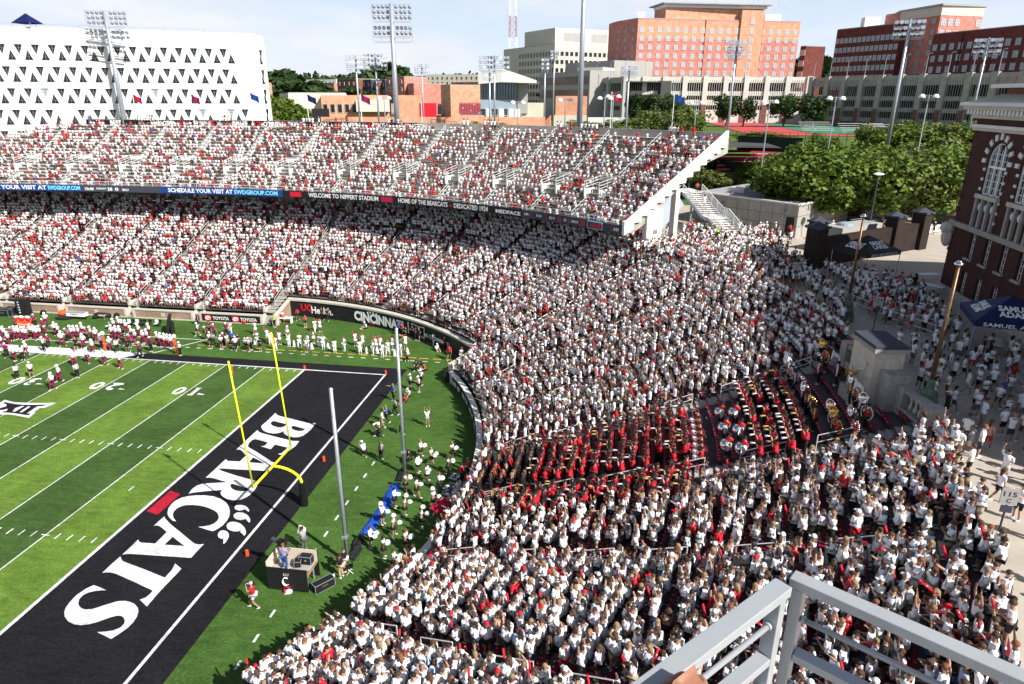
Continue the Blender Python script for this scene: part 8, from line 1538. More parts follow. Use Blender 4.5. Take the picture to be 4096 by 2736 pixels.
# exterior stair
sa = np.array([*GZ(1578, 452, 15.3, SC)[:2]]); sb_ = np.array([47.9, 69.9]); sa = np.array([43.2, 83.6]); d = sb_-sa; Ls = float(np.linalg.norm(d)); d = d/Ls; nn_ = np.array([-d[1], d[0]]); Wd = 2.7; rzs = math.atan2(d[1], d[0])
es = empty('outdoor_stair', (*sa, 11.2), rzs, 'pale steel stair with mesh railings down from the upper deck', 'stair'); H0 = 4.4; n = 24
def sz(x): 
    t = x/Ls; return H0*(1-t/.46)*.5+H0*.5 if t < .46 else (H0*.5 if t < .58 else H0*.5*(1-(t-.58)/.42))
for i in range(26):
    x = Ls*(i+.5)/26; z = sz(x); mb = MB(); mb.box((x, 0, z-.03), (Ls/26*1.04, Wd, .06)); mb.build('tread', M['concrete_white'], es, org=(0, 0, 0))
for s in (-1, 1):
    y = s*(Wd/2+.06); pts = [(0, H0), (Ls*.46, H0*.5), (Ls*.58, H0*.5), (Ls, 0)]
    for (xa, za), (xb, zb) in zip(pts, pts[1:]):
        mb = MB(); mb.bar((xa, y, za-.2), (xb, y, zb-.2), .08, .4); mb.build('stringer', M['galv'], es, org=(0, 0, 0)); mb = MB(); mb.bar((xa, y, za+1.05), (xb, y, zb+1.05), .09, .07)
        for h in (.2, .35, .5, .65, .8): mb.bar((xa, y, za+h), (xb, y, zb+h), .015, .05)
        for i in range(5): t = i/4; mb.bar((xa+(xb-xa)*t, y, za+(zb-za)*t-.1), (xa+(xb-xa)*t, y, za+(zb-za)*t+1.05), .06, .06)
        mb.build('railing', M['rail_white'], es, org=(0, 0, 0))
mb = MB(); mb.box((-1.8, 0, H0-.1), (3.7, Wd+.2, .2)); mb.build('top_landing', M['concrete_white'], es, org=(0, 0, 0))
for x in (.2, Ls*.52): mb = MB(); mb.tube((x, 0, 0), (x, 0, sz(x)-.2), .15); mb.build('support', M['galv'], es, org=(0, 0, 0))
def stp(x, y): q = sa+d*x+nn_*y; return (q[0], q[1], 11.2+sz(x))
person(stp(4.6, -.3), rzs-math.pi/2, 'woman in white coming down the outdoor stair', None, 'down', 'walk', 'tee', 'shorts', 'short', WHITE, WHITE, HAIRC['dark'], SKC[1]); person(stp(.8, .3), rzs-math.pi/2, 'person in red and black at the top of the outdoor stair', None, 'hold', 'stand', 'tee', 'shorts', 'short', (.5, .05, .08), BLK, HAIRC['dark'], SKC[3])
GP = [(3037, 942, 'w', 'by the concrete wall'), (3062, 940, 'w', 'second by the concrete wall'), (3098, 942, 'w', 'third by the concrete wall'), (2952, 915, 'w', 'behind the stair foot'), (2970, 958, 'g', 'right of the stair foot'), (3155, 950, 'd', 'by the dark doorway'), (3290, 930, 'w', 'before the sunlit concrete wall'), (3060, 990, 'w', 'on the open paving'), (3325, 935, 'w', 'second before the sunlit concrete wall')]
for u, v, ty, l in GP:
    kw = dict(TY[ty]); kw.setdefault('hc', HAIRC['brown']); person(GZ(u, v, 11.2), random.random()*6, '%s %s' % (DESC[ty].replace('female cheerleader', 'woman'), l), 'people on the plaza', random.choice(('cross', 'phone', 'down')), 'stand', **kw)
for u, v, l in ((2926, 875, 'behind the stair foot against the wall'), (2870, 965, 'left of the stair foot'), (2980, 1040, 'in the plaza crowd right of the stair')): kw = dict(TY['N']); person(GZ(u, v, 11.2), R(200), 'guard in neon yellow jacket %s' % l, 'guards on the plaza', 'cross', 'stand', top='long', bottom='trousers', hair='cap', tc=(.45, .9, .05), bc=BLK, hc=(.45, .9, .05))
# ------------------------------------------------------------------ brick hall on the right
hx = 63.; hall = empty('brick_hall', (hx, 32, 11.2), 0, 'dark red brick hall with arched stone trimmed windows and pale cornice', 'building')
y0, y1 = 10.5, 51.3
bays_a = [46.5-5.05*i for i in range(7)]
def hp(y, z, o=0.): return (hx-o, y, z)
holes = []; arches = []
for yc in bays_a:
    w2 = 1.5; zb_, zs = 20.5, 23.2; L_ = [(yc-w2, zb_), (yc+w2, zb_), (yc+w2, zs)]
    for k in range(1, 12): t = math.pi*k/12; L_.append((yc+w2*math.cos(t), zs+w2*math.sin(t)))
    L_.append((yc-w2, zs)); holes.append(L_); arches.append(L_)
rows_ = [(15.05, 17.2), (11.95, 13.85)]; rect = []
for zb_, zt_ in rows_:
    for i in range(15):
        yc = 47.4-2.53*i; h = [(yc-.42, zb_), (yc+.42, zb_), (yc+.42, zt_), (yc-.42, zt_)]; holes.append(h); rect.append(h)
mb = MB(); poly_fill(mb, [[(y0, 11), (y1, 11), (y1, 27.2), (y0, 27.2)]]+holes, lambda p: hp(*p))
for h in holes:
    for a, b in zip(h, h[1:]+h[:1]): mb.add([hp(*a), hp(*b), hp(b[0], b[1], -.35), hp(a[0], a[1], -.35)], [(0, 1, 2, 3)])
mb.add([hp(y1, 11), hp(y1, 27.2), (hx+22, y1, 27.2), (hx+22, y1, 11)], [(0, 1, 2, 3)]); mb.add([hp(y0, 11), hp(y0, 27.2), (hx+22, y0, 27.2), (hx+22, y0, 11)], [(3, 2, 1, 0)]); mb.add([hp(y0, 27.2), hp(y1, 27.2), (hx+22, y1, 27.2), (hx+22, y0, 27.2)], [(0, 1, 2, 3)])
mb.build('wall', M['brick_hall'], hall)
for h in rect:
    yc = (h[0][0]+h[1][0])/2; zb_, zt_ = h[0][1], h[2][1]; mb = MB(); mb.bb(hp(yc-.42, zb_, -.28), hp(yc+.42, zt_, -.3)); o = mb.build('window', M['glass'], hall); mb = MB()
    for z in np.linspace(zb_, zt_, 5): mb.bb(hp(yc-.42, z-.03, -.27), hp(yc+.42, z+.03, -.22))
    for yy in (yc-.4, yc, yc+.4): mb.bb(hp(yy-.035, zb_, -.27), hp(yy+.035, zt_, -.22))
    mb.build('sash', M['white'], o, org=tuple(hall.location)); mb = MB(); mb.bb(hp(yc-.6, zb_-.18, -.1), hp(yc+.6, zb_, .18)); mb.build('sill', M['stone_grey'], hall)
    mb = MB(); mb.bb(hp(yc-.44, zb_, -.2), hp(yc-.42+.06, zt_, .02)); mb.build('jamb', M['stone'], hall)
for yc, L_ in zip(bays_a, arches):
    mb = MB(); poly_fill(mb, [L_], lambda p: hp(p[0], p[1], -.3)); o = mb.build('arched_window', M['glass'], hall); mb = MB()
    for a, b in zip(L_, L_[1:]+L_[:1]): mb.bar(hp(*a, -.2), hp(*b, -.2), .16, .2)
    for yy in (yc-.5, yc+.5): mb.bar(hp(yy, 20.5, -.2), hp(yy, 24.45, -.2), .16, .14)
    mb.bar(hp(yc-1.5, 22.75, -.2), hp(yc+1.5, 22.75, -.2), .14, .18)
    mb.build('frame', M['white'], o, org=tuple(hall.location)); mb = MB()
    for z in (21.1, 21.65, 22.2, 23.3, 23.8): hw = 1.5 if z < 23.2 else math.sqrt(max(.1, 2.25-(z-23.2)**2)); mb.bar(hp(yc-hw, z, -.24), hp(yc+hw, z, -.24), .04, .05)
    for yy in (yc-1., yc, yc+1.): mb.bar(hp(yy, 20.5, -.24), hp(yy, 24.2, -.24), .04, .04)
    mb.build('glazing_bars', M['white'], o, org=tuple(hall.location))
    for k in range(9):
        t = math.pi*k/8; q = (yc+2.0*math.cos(t), 23.2+2.0*math.sin(t)); mb = MB(); mb.box((0, 0, 0), (.14, .34, .5), M=Matrix.Rotation(-(t-math.pi/2)*-1, 3, 'X')); v_ = [(p_[0]+hx-.05, p_[1]+q[0], p_[2]+q[1]) for p_ in mb.v]; mb.v = v_; mb.build('stone_block', M['concrete_white'], hall)
    for s in (-1, 1):
        for z in (18.4, 19.2, 20., 20.8, 21.6, 22.4): mb = MB(); mb.bb(hp(yc+s*1.52, z, -.05), hp(yc+s*(1.52+.32), z+.22, .07)); mb.build('quoin', M['concrete_white'], hall)
    mb = MB(); mb.bb(hp(yc-1.75, 20.18, -.1), hp(yc+1.75, 20.5, .3)); mb.build('sill', M['stone'], hall)
    for yy in (yc-1.5, yc-.5, yc+.5, yc+1.5): mb = MB(); mb.bb(hp(yy-.14, 17.75, 0), hp(yy+.14, 20.18, .22)); mb.build('pilaster', M['stone_grey'], hall)
    for yy in (yc-1., yc, yc+1.): mb = MB(); mb.box((0, 0, 0), (.1, .36, .36), M=Matrix.Rotation(R(45), 3, 'X')); mb.v = [(p_[0]+hx-.04, p_[1]+yy, p_[2]*1.3+19.5) for p_ in mb.v]; mb.build('stone_diamond', M['concrete_white'], hall)
for z0_, z1_, o_, m, nm in ((17.3, 17.55, .22, 'stone_grey', 'string_course'), (17.55, 17.75, .32, 'stone_grey', 'string_course'), (25.5, 25.75, .16, 'stone', 'string_course'), (25.75, 26.0, .24, 'concrete_white', 'string_course'), (26.5, 26.8, .4, 'stone', 'cornice'), (27.2, 27.5, .9, 'stone', 'cornice'), (27.5, 27.75, 1.15, 'concrete_white', 'cornice'), (11.2, 11.9, .25, 'stone', 'plinth')):
    mb = MB(); mb.bb(hp(y0-.1, z0_, 0.), hp(y1+o_, z1_, o_)); mb.bb((hx, y1, z0_), (hx+22, y1+o_, z1_)); mb.build(nm, M[m], hall)
for i in range(72): y = y1+.3-.55*i; mb = MB(); mb.bb(hp(y-.16, 26.8, 0), hp(y+.16, 27.2, .75)); mb.build('bracket', M['concrete_white'], hall)
for z in np.arange(15, 24, 1.2): mb = MB(); mb.bb(hp(y1-.45, z, -.02), hp(y1+.06, z+.3, .07)); mb.build('quoin', M['brick_hall'], hall)
# attic storey and tiled ledge
mb = MB(); mb.bb((hx+1.2, y0, 27.2), (hx+20, y1-1.2, 28.9)); mb.build('attic', M['brick_tennis'], hall); mb = MB(); mb.bb((hx+.3, y0, 28.9), (hx+21, y1-.3, 29.2)); mb.build('attic_cornice', M['concrete_white'], hall)
mb = MB(); mb.add([(hx-.9, y0, 27.75), (hx-.9, y1+.9, 27.75), (hx+1.2, y1-1.2, 28.4), (hx+1.2, y0, 28.4)], [(0, 1, 2, 3)]); mb.build('ledge_roof', M['concrete_white'], hall)
for i in range(60): y = y1+.2-.6*i; mb = MB(); mb.bar(hp(y, 27.8, .8), hp(min(y, y1-1.2), 28.42, -1.1), .08, .08); mb.build('ledge_rib', M['stone'], hall)
mb = MB(); mb.bb((hx+5, y0+2, 29.2), (hx+18, y1-4, 33.5)); mb.build('roof_block', M['slate'], hall)
# corner carved console
mb = MB(); mb.ball((hx-.2, y1+.2, 16.3), .55, 8, 7, sz=1.9); mb.ball((hx-.3, y1+.2, 17.), .7, 8, 6, sz=.8); mb.build('carved_corner', M['stone'], hall)
# ------------------------------------------------------------------ gate wall
gw = empty('gate_wall', (60, 64, 11.2), 0, 'dark brick gate wall with capped square pillars and an arched opening', 'wall'); ga, gb = np.array([53.5, 58.5]), np.array([70.8, 72.5]); gd = (gb-ga); gl = np.linalg.norm(gd); gd /= gl; gn = np.array([-gd[1], gd[0]]); grz = math.atan2(gd[1], gd[0])
for t, s_ in ((0, 1.5), (.14, 1.4), (.62, 1.4), (.86, 1.5)):
    q = ga+gd*gl*t+(gn*2.2 if t == .14 else 0); mb = MB(); mb.box((*q, 13.3), (s_, s_, 4.2), grz); mb.build('pillar', M['brick_gate'], gw); mb = MB(); mb.box((*q, 15.5), (s_+.35, s_+.35, .22), grz); mb.add([(q[0]-s_*.6, q[1]-s_*.6, 15.6), (q[0]+s_*.6, q[1]-s_*.6, 15.6), (q[0]+s_*.6, q[1]+s_*.6, 15.6), (q[0]-s_*.6, q[1]+s_*.6, 15.6), (q[0], q[1], 16.1)], [(0, 1, 4), (1, 2, 4), (2, 3, 4), (3, 0, 4)]); mb.build('pillar_cap', M['slate'], gw)
mb = MB(); 
for t0, t1, z1_ in ((.05, .60, 14.3), (.66, .82, 14.3)):
    a, b = ga+gd*gl*t0, ga+gd*gl*t1; mb.prism([tuple(a-gn*.3), tuple(b-gn*.3), tuple(b+gn*.3), tuple(a+gn*.3)], 11.2, z1_)
mb.build('wall_panel', M['brick_gate'], gw)
q = ga+gd*gl*.84-gn*.3
e = empty('notice_panel', (*(ga+gd*gl*.36-gn*.45), 11.2), grz, 'plain pale blue panel leaning on the dark gate wall', 'panel'); mb = MB(); mb.box((0, 0, 1.3), (1.1, .06, 1.7)); mb.build('sheet', M['glass_pale'], e, org=(0, 0, 0))
for sx in (-.5, .5): mb = MB(); mb.tube((sx, 0, 0), (sx, 0, .5), .03); mb.build('foot', M['galv'], e, org=(0, 0, 0))
# tents
def tent(p, w_, dep, h, m, rz, label, txt, big):
    e = empty('canopy_tent', p, rz, label, 'tent'); x, y = w_/2, dep/2; e1 = h*.68
    mb = MB(); V = [(-x, -y, e1), (x, -y, e1), (x, y, e1), (-x, y, e1), (0, 0, h)]; mb.add(V, [(0, 1, 4), (1, 2, 4), (2, 3, 4), (3, 0, 4)]); mb.build('roof', M[m], e, org=(0, 0, 0))
    mb = MB()
    for a, b in zip(V[:4], V[1:4]+V[:1]): mb.add([a, b, (b[0], b[1], b[2]-.4), (a[0], a[1], a[2]-.4)], [(0, 1, 2, 3)])
    mb.build('valance', M[m], e, org=(0, 0, 0))
    for sx in (-x+.05, x-.05):
        for sy in (-y+.05, y-.05): mb = MB(); mb.tube((sx, sy, 0), (sx, sy, e1), .035); mb.build('leg', M['galv'], e, org=(0, 0, 0))
    mb = MB(); put_text(mb, txt, (0, -y-.02, e1-.32), (1, 0, 0), (0, 0, 1), .25, w_*.8, center=True)
    sl = Vector((0, y, h-e1)).normalized(); o_ = np.array((0, -y, e1))+np.array(sl)*dep*.12+np.array((0, -sl.z, sl.y))*.04
    for k, t in enumerate(big[::-1]): put_text(mb, t, o_+np.array(sl)*.55*k, (1, 0, 0), tuple(sl), .46, min(w_*.42, .42*len(t)), center=True, bold=.04)
    sx_ = Vector((x, 0, h-e1)).normalized(); o2 = np.array((-x, 0, e1))+np.array(sx_)*.35+np.array((-sx_.z, 0, sx_.x))*.04
    for k, t in enumerate(big[::-1]): put_text(mb, t, o2+np.array(sx_)*.5*k, (0, -1, 0), tuple(sx_), .42, min(w_*.38, .38*len(t)), center=True, bold=.04)
    mb.build('lettering', M['white'], e, org=(0, 0, 0)); return e
pt = GZ(1990, 640, 11.2, SC); tent((57.6, 55.8, 11.2), 4.6, 4.2, 4.1, 'black', grz-.12, 'black peaked brewery tent before the dark gate wall', 'GREAT LAKES BREWING CO', ['GREAT', 'LAKES'])
tent((59.6, 33.6, 11.2), 4.8, 4.6, 4.3, 'navy', R(62)-math.pi/2+R(15), 'dark blue peaked beer tent beside the brick hall', 'SAMUEL ADAMS', ['SAMUEL', 'ADAMS'])
def table(p, rz, label, L_=1.9):
    e = empty('folding_table', p, rz, label, 'table', 'folding tables on the plaza'); mb = MB(); mb.box((0, 0, .75), (L_, .75, .05)); mb.build('top', M['white'], e, org=(0, 0, 0))
    for sx in (-.8, .8):
        for sy in (-.3, .3): mb = MB(); mb.tube((sx, sy, 0), (sx, sy, .73), .025); mb.build('leg', M['galv'], e, org=(0, 0, 0))
table(GZ(2125, 645, 11.2, SC), .2, 'white folding table by the corner of the brick hall'); table(GZ(2135, 672, 11.2, SC), -.9, 'second white folding table against the hall wall'); table(GZ(1990, 655, 11.2, SC), grz, 'folding table under the black brewery tent'); table((59.6, 34.2, 11.2), R(70), 'folding table under the dark blue beer tent')
# ------------------------------------------------------------------ lamp standards, pedestal and balustrade
def standard(x, y, H, z, label):
    e = empty('lamp_standard', (x, y, z), 0, label, 'lamp standard', 'old bronze lamp standards'); mb = MB(); mb.lathe((0, 0, 0), [(.62, 0), (.66, .25), (.42, .5), (.5, .9), (.36, 1.2), (.42, 1.5), (.2, 1.75), (.22, 2.1), (.12, 2.3)], 12); mb.build('base', M['verdigris'], e, org=(0, 0, 0), smooth=False)
    mb = MB(); mb.tube((0, 0, 2.2), (0, 0, H), .12, .09, 10); mb.build('pole', M['bronze'], e, org=(0, 0, 0), smooth=True)
    for a in (0, 1.57, 3.14, 4.71): mb = MB(); mb.ball((.5*math.cos(a), .5*math.sin(a), .35), .16, 7, 5, sz=1.6); mb.build('scroll', M['verdigris'], e, org=(0, 0, 0))
    mb = MB(); mb.ball((0, 0, H+.1), .24, 12, 8, sz=.55); mb.ball((0, 0, H+.22), .13, 10, 6, sz=.6); mb.build('finial', M['chrome'], e, org=(0, 0, 0), smooth=True)
standard(50.3, 22.3, 8.7, 11.2, 'tall bronze lamp standard right of the carved pedestal'); standard(51.3, 39.9, 8.3, 11.2, 'tall bronze lamp standard left of the stone balustrade')
pc = np.array([48.6, 25.9]); prz = R(97); e = empty('carved_pedestal', (*pc, 10.2), prz-math.pi/2+R(0), 'large carved stone pedestal block with grey slab top above the tubas', 'pedestal')
# local x across toward the plaza, y along the balustrade
for nm, c_, d_, m in (('plinth', (0, 0, .3), (2.1, 3.3, .9), 'stone_grey'), ('block', (.1, 0, 2.3), (1.75, 2.7, 3.2), 'stone'), ('cornice', (.1, 0, 4.0), (2.0, 3.0, .25), 'stone_grey'), ('top_slab', (.1, 0, 4.22), (1.9, 2.9, .2), 'slate'), ('step_block', (.3, -1.9, 1.6), (1.2, 1.1, 2.6), 'stone_grey')):
    mb = MB(); mb.box(c_, d_); mb.build(nm, M[m], e, org=(0, 0, 0))
mb = MB()
for a, b, r in (((-.8, .7, 1.6), (-.8, .1, 2.3), .12), ((-.8, .1, 2.3), (-.8, -.5, 2.5), .15), ((-.8, -.5, 2.5), (-.8, -.75, 3.0), .13), ((-.8, .1, 2.3), (-.8, .1, 1.4), .07), ((-.8, -.5, 2.5), (-.8, -.4, 1.5), .07), ((-.8, .7, 1.6), (-.8, 1.0, 2.2), .05), ((-.8, -.4, 2.6), (-.8, -.9, 2.1), .06)): mb.tube(a, b, r, r*.7, 7)
mb.build('relief_figure', M['stone'], e, org=(0, 0, 0)); mb = MB(); mb.ball((.3, -1.38, 3.1), .5, 9, 6, sy=.35); mb.build('relief_head', M['stone'], e, org=(0, 0, 0))
def balus(a, b, z, label):
    a = np.array(a); b = np.array(b); L_ = np.linalg.norm(b-a); e = empty('balustrade', (*a, z), math.atan2(*(b-a)[::-1]), label, 'balustrade', 'stone balustrades'); mb = MB(); mb.box((L_/2, 0, .25), (L_, .7, .5)); mb.build('base', M['stone_grey'], e, org=(0, 0, 0)); mb = MB(); mb.box((L_/2, 0, 1.5), (L_, .6, .2)); mb.build('handrail', M['stone_grey'], e, org=(0, 0, 0))
    n = int(L_/.42)
    for i in range(n): mb = MB(); mb.lathe((L_*(i+.5)/n, 0, .5), [(.1, 0), (.14, .15), (.07, .45), (.12, .7), (.12, .9)], 8); mb.build('baluster', M['stone'], e, org=(0, 0, 0))
    for x in (.0, L_): mb = MB(); mb.box((x, 0, .85), (.75, .85, 1.7)); mb.build('pier', M['stone_grey'], e, org=(0, 0, 0))
balus((48.7, 30.6), (49.1, 27.9), 10.9, 'stone balustrade left of the carved pedestal'); balus((49.6, 23.3), (50., 20.6), 10.9, 'stone balustrade running down right of the carved pedestal')
# ramp with railings, steps up to the hall
ra = empty('plaza_railing', (52, 47, 11.2), 0, 'white pipe railings of the ramp between the tents', 'railing')
for off in (0, 1.9):
    a, b, c_ = np.array([52.0+off*.6, 47.5+off*.3]), np.array([54.6+off*.6, 40.+off*.3]), np.array([56.6+off*.3, 36.6+off*.6])
    for (p_, q_) in ((a, b), (b, c_)):
        n = max(2, int(np.linalg.norm(q_-p_)/1.6)); mb = MB()
        for h in (.45, 1.0): mb.bar((*p_, 11.2+h), (*q_, 11.2+h), .05, .05)
        for i in range(n+1): t = p_+(q_-p_)*i/n; mb.tube((*t, 11.2), (*t, 12.2), .03, n=5)
        mb.build('rail_section', M['rail_white'], ra)
mb = MB(); 
for i in range(5): mb.prism([(56.2+i*.55, 31), (62.9, 31), (62.9, 12), (55.0+i*.55, 12)], 11.2 if i == 0 else 11.2+.15*i-.001, 11.2+.15*(i+1)); 
mb.build('hall_steps', M['concrete'], kind='structure')
# section signs and boards
def sign(p, rz, txt, label):
    e = empty('section_sign', p, rz, label, 'sign', 'grey section signs on poles'); mb = MB(); mb.tube((0, 0, 0), (0, 0, 2.6), .04); mb.build('pole', M['slate'], e, org=(0, 0, 0)); mb = MB(); mb.box((0, -.05, 2.5), (.6, .05, .7)); mb.build('panel', M['wall_grey'], e, org=(0, 0, 0)); mb = MB(); put_text(mb, txt, (0, -.08, 2.52), (1, 0, 0), (0, 0, 1), .2, .45, center=True); put_text(mb, 'C', (0, -.08, 2.24), (1, 0, 0), (0, 0, 1), .18, center=True); mb.build('lettering', M['black'], e, org=(0, 0, 0)); mb = MB(); mb.box((0, -.05, 1.95), (.4, .04, .3)); mb.build('small_plate', M['slate'], e, org=(0, 0, 0))
sign(GZ(3972, 2200, 11.2), R(-8), '115', 'grey section sign reading 115 at the lower right plaza'); sign(GZ(3490, 1330, 11.2), R(-10), '114', 'grey section sign reading 114 behind the balustrade'); sign(GZ(3170, 1170, 11.2), R(-10), '113', 'grey section sign at the shaded corner below the gate wall')
for q0, t in ((R(84.2)-R(7.6), 'BIG'), (R(104.6), 'SHEDONIST PRODUCTION'), (R(109.6), 'SHEDONIST PRODUCTION'), (R(114.4), 'SHEDONIST')):
    e = empty('edge_board', bp(62.2, q0, 10.8), 0, 'black sponsor board at the plaza edge %s' % ('above the student rows by the lamp standard' if t == 'BIG' else 'at the lower right, %s from the top' % ordn[max(0, int(round((math.degrees(q0)-104.6)/4.9)))]), 'board', 'black boards along the plaza edge'); mb = MB(); sweep(mb, stations(q0, q0+R(4.6), 62.1), [(0, 11.2), (0, 12.15), (.08, 12.15), (.08, 11.2)]); mb.build('board', M['banner_black'], e); mb = MB(); V, F, wd = text2d(t, .02); k = 4.4/wd; mb.add([bp(62.2, q0+R(.2)+p_[0]*k/62.2, 11.45+p_[1]*.5) for p_ in V], F); mb.build('lettering', M['white'], e)
mb = MB(); 
for p0, p1_ in (((53.2, 5.), (53.2, 8.)), ((53.2, 8.), (50.6, 8.6)), ((50.6, 8.6), (50.3, 5.6)), ((50.3, 5.6), (52, 6.8)), ((52, 6.8), (51.2, 8.4))): mb.bar((*p0, 11.21), (*p1_, 11.21), .14, .01)
mb.build('red_painted_mark', M['red'], kind='structure')
# vehicles and barriers at the road
def suv(p, rz, label, m, hatch=False):
    e = empty('police_car' if m == 'police_white' else 'dark_car', p, rz, label, 'car'); prof = [(-2.45, .35), (2.4, .35), (2.5, .75), (2.35, 1.05), (1.3, 1.2), (.5, 1.75), (-1.9, 1.8), (-2.4, 1.15), (-2.5, .7)]
    mb = MB(); n = len(prof)
    for yy, s_ in ((-.95, 1), (.95, 1)): pass
    V = [(x, -.95+(.12 if z > 1.3 else 0), z) for x, z in prof]+[(x, .95-(.12 if z > 1.3 else 0), z) for x, z in prof]; mb.add(V, [(k, (k+1) % n, n+(k+1) % n, n+k)[::-1] for k in range(n)]+[tuple(range(n)), tuple(range(2*n-1, n-1, -1))]); mb.build('body', M[m], e, org=(0, 0, 0))
    for s_ in (-1, 1): mb = MB(); y = s_*.9; mb.add([(-1.9, y*1.0, 1.2), (1.15, y*1.0, 1.2), (.48, y*.955, 1.68), (-1.75, y*.955, 1.7)], [(0, 1, 2, 3)]); mb.build('side_window', M['glass'], e, org=(0, 0, 0))
    mb = MB(); mb.add([(1.3, -.8, 1.23), (1.3, .8, 1.23), (.53, .74, 1.74), (.53, -.74, 1.74)], [(0, 1, 2, 3)]); mb.build('windscreen', M['glass'], e, org=(0, 0, 0))
    for x in (-1.6, 1.55):
        for s_ in (-1, 1): mb = MB(); mb.tube((x, s_*.8, .38), (x, s_*.98, .38), .38, n=14); w_ = mb.build('wheel', M['black'], e, org=(0, 0, 0)); mb = MB(); mb.tube((x, s_*.985, .38), (x, s_*1.0, .38), .2, n=10); mb.build('rim', M['chrome'], w_, org=(0, 0, 0))
    if m == 'police_white':
        mb = MB(); mb.box((-.2, 0, 1.85), (.3, 1.3, .12)); mb.build('light_bar', M['blue'], e, org=(0, 0, 0)); mb = MB(); mb.box((.1, -.962, .85), (1.8, .01, .3)); mb.box((.1, .962, .85), (1.8, .01, .3)); mb.build('door_stripe', M['slate'], e, org=(0, 0, 0)); mb = MB(); put_text(mb, 'POLICE', (-.7, -.975, .76), (1, 0, 0), (0, 0, 1), .2, 1.3); mb.build('lettering', M['white'], e, org=(0, 0, 0))
    if hatch: mb = MB(); mb.box((-2.9, 0, 2.1), (1.2, 1.6, .08), M=None); mb.build('tailgate', M['glass'], e, org=(0, 0, 0))
suv(GZ(2010, 510, 11.22, SC), R(-14), 'white police car with raised tailgate parked by the bank', 'police_white', True); suv(GZ(2150, 512, 11.22, SC), R(-12), 'dark car with orange reflections behind the white banner', 'black_gloss')
def barrier(ua, ub, v, label, ch, m='galv', name='crowd_barrier', txt=None, vb=None):
    a, b = GZ(ua, v, 11.2, SC), GZ(ub, v if vb is None else vb, 11.2, SC); e = empty(name, a, 0, label, 'barrier' if not txt else 'banner', 'barriers along the road'); mb = MB()
    if txt is None:
        for z in (11.35, 12.2): mb.bar((a[0], a[1], z), (b[0], b[1], z), .05, .05)
        for i in range(15): t = a+(b-a)*i/14; mb.bar((t[0], t[1], 11.3), (t[0], t[1], 12.2), .03, .03)
        mb.build('bars', M[m], e)
    else:
        mb.bar((a[0], a[1], 11.75), (b[0], b[1], 11.75), .03, .9); mb.build('sheet', M[m], e); d = (b-a)/np.linalg.norm(b-a); nn_ = np.array([d[1], -d[0], 0]); mb = MB(); put_text(mb, txt, a+nn_*.04+d*.6+np.array([0, 0, .35]), d, (0, 0, 1), .42, float(np.linalg.norm(b-a))*.75); mb.build('lettering', M['white' if m != 'white' else 'slate'], e)
barrier(1955, 1990, 520, 'black crowd barrier left of the police car', 0, 'black'); barrier(1990, 2030, 523, 'black crowd barrier before the police car', 0, 'black')
barrier(2032, 2065, 527, 'black banner with red emblem on the road barrier', 0, 'banner_black', 'road_banner', 'BEARCAT'); barrier(2068, 2110, 533, 'black banner reading Cincinnati on the road barrier', 0, 'navy', 'road_banner', 'CINCINNATI'); barrier(2112, 2165, 538, 'white information banner on the road barrier', 0, 'white', 'road_banner', 'CLAIM YOUR STADIUM', 530)
for u, v, l in ((1990, 528, 'first'), (2028, 528, 'second'), (2050, 531, 'third')): p = GZ(u, v, 11.2, SC); mb = MB(); mb.bar((p[0], p[1], 11.2), (p[0], p[1], 12.5), .1, .1); mb.bar((p[0]-.3, p[1], 11.25), (p[0]+.3, p[1], 11.25), .1, .1); mb.build('barrier_post', M['orange'], None, 'orange barrier post near the police car, %s from the left' % l, 'post')
a, b = GZ(1882, 552, 11.2, SC), GZ(1962, 548, 11.2, SC); e = empty('pretzel_stand', a, 0, 'maroon and white pretzel counter seen behind the gate pillars', 'stall'); d = (b-a)/np.linalg.norm(b-a); nn_ = np.array([d[1], -d[0], 0]); mb = MB(); mb.bar((a[0], a[1], 12.3), (b[0], b[1], 12.3), .8, 1.2); mb.build('counter', M['brown_flag'], e); mb = MB(); mb.bar((*(a+nn_*.41)[:2], 12.3), (*(b+nn_*.41)[:2], 12.3), .02, 1.0); mb.build('sign_board', M['white'], e); mb = MB(); put_text(mb, 'PRETZELS', a+nn_*.44+d*.5+np.array([0, 0, .8]), d, (0, 0, 1), .7, float(np.linalg.norm(b-a))*.85, bold=.04); mb.build('lettering', M['brown_flag'], e)
e = empty('food_trailer', (61.8, 66.5, 11.2), grz, 'pale roofed food trailer behind the gate wall with round roof vent', 'trailer'); mb = MB(); mb.box((0, 2.6, 1.7), (7.5, 2.6, 2.7)); mb.build('body', M['wall_grey'], e, org=(0, 0, 0)); mb = MB(); mb.lathe((-1.5, 2.6, 3.05), [(.9, 0), (.8, .25), (.3, .4)], 14); mb.build('roof_dome', M['glass_pale'], e, org=(0, 0, 0)); mb = MB(); mb.tube((1, 3.6, 3.3), (3.4, 3.6, 3.3), .04); mb.tube((1, 2, 3.3), (3.4, 2, 3.3), .04); mb.build('roof_rack', M['chrome'], e, org=(0, 0, 0))
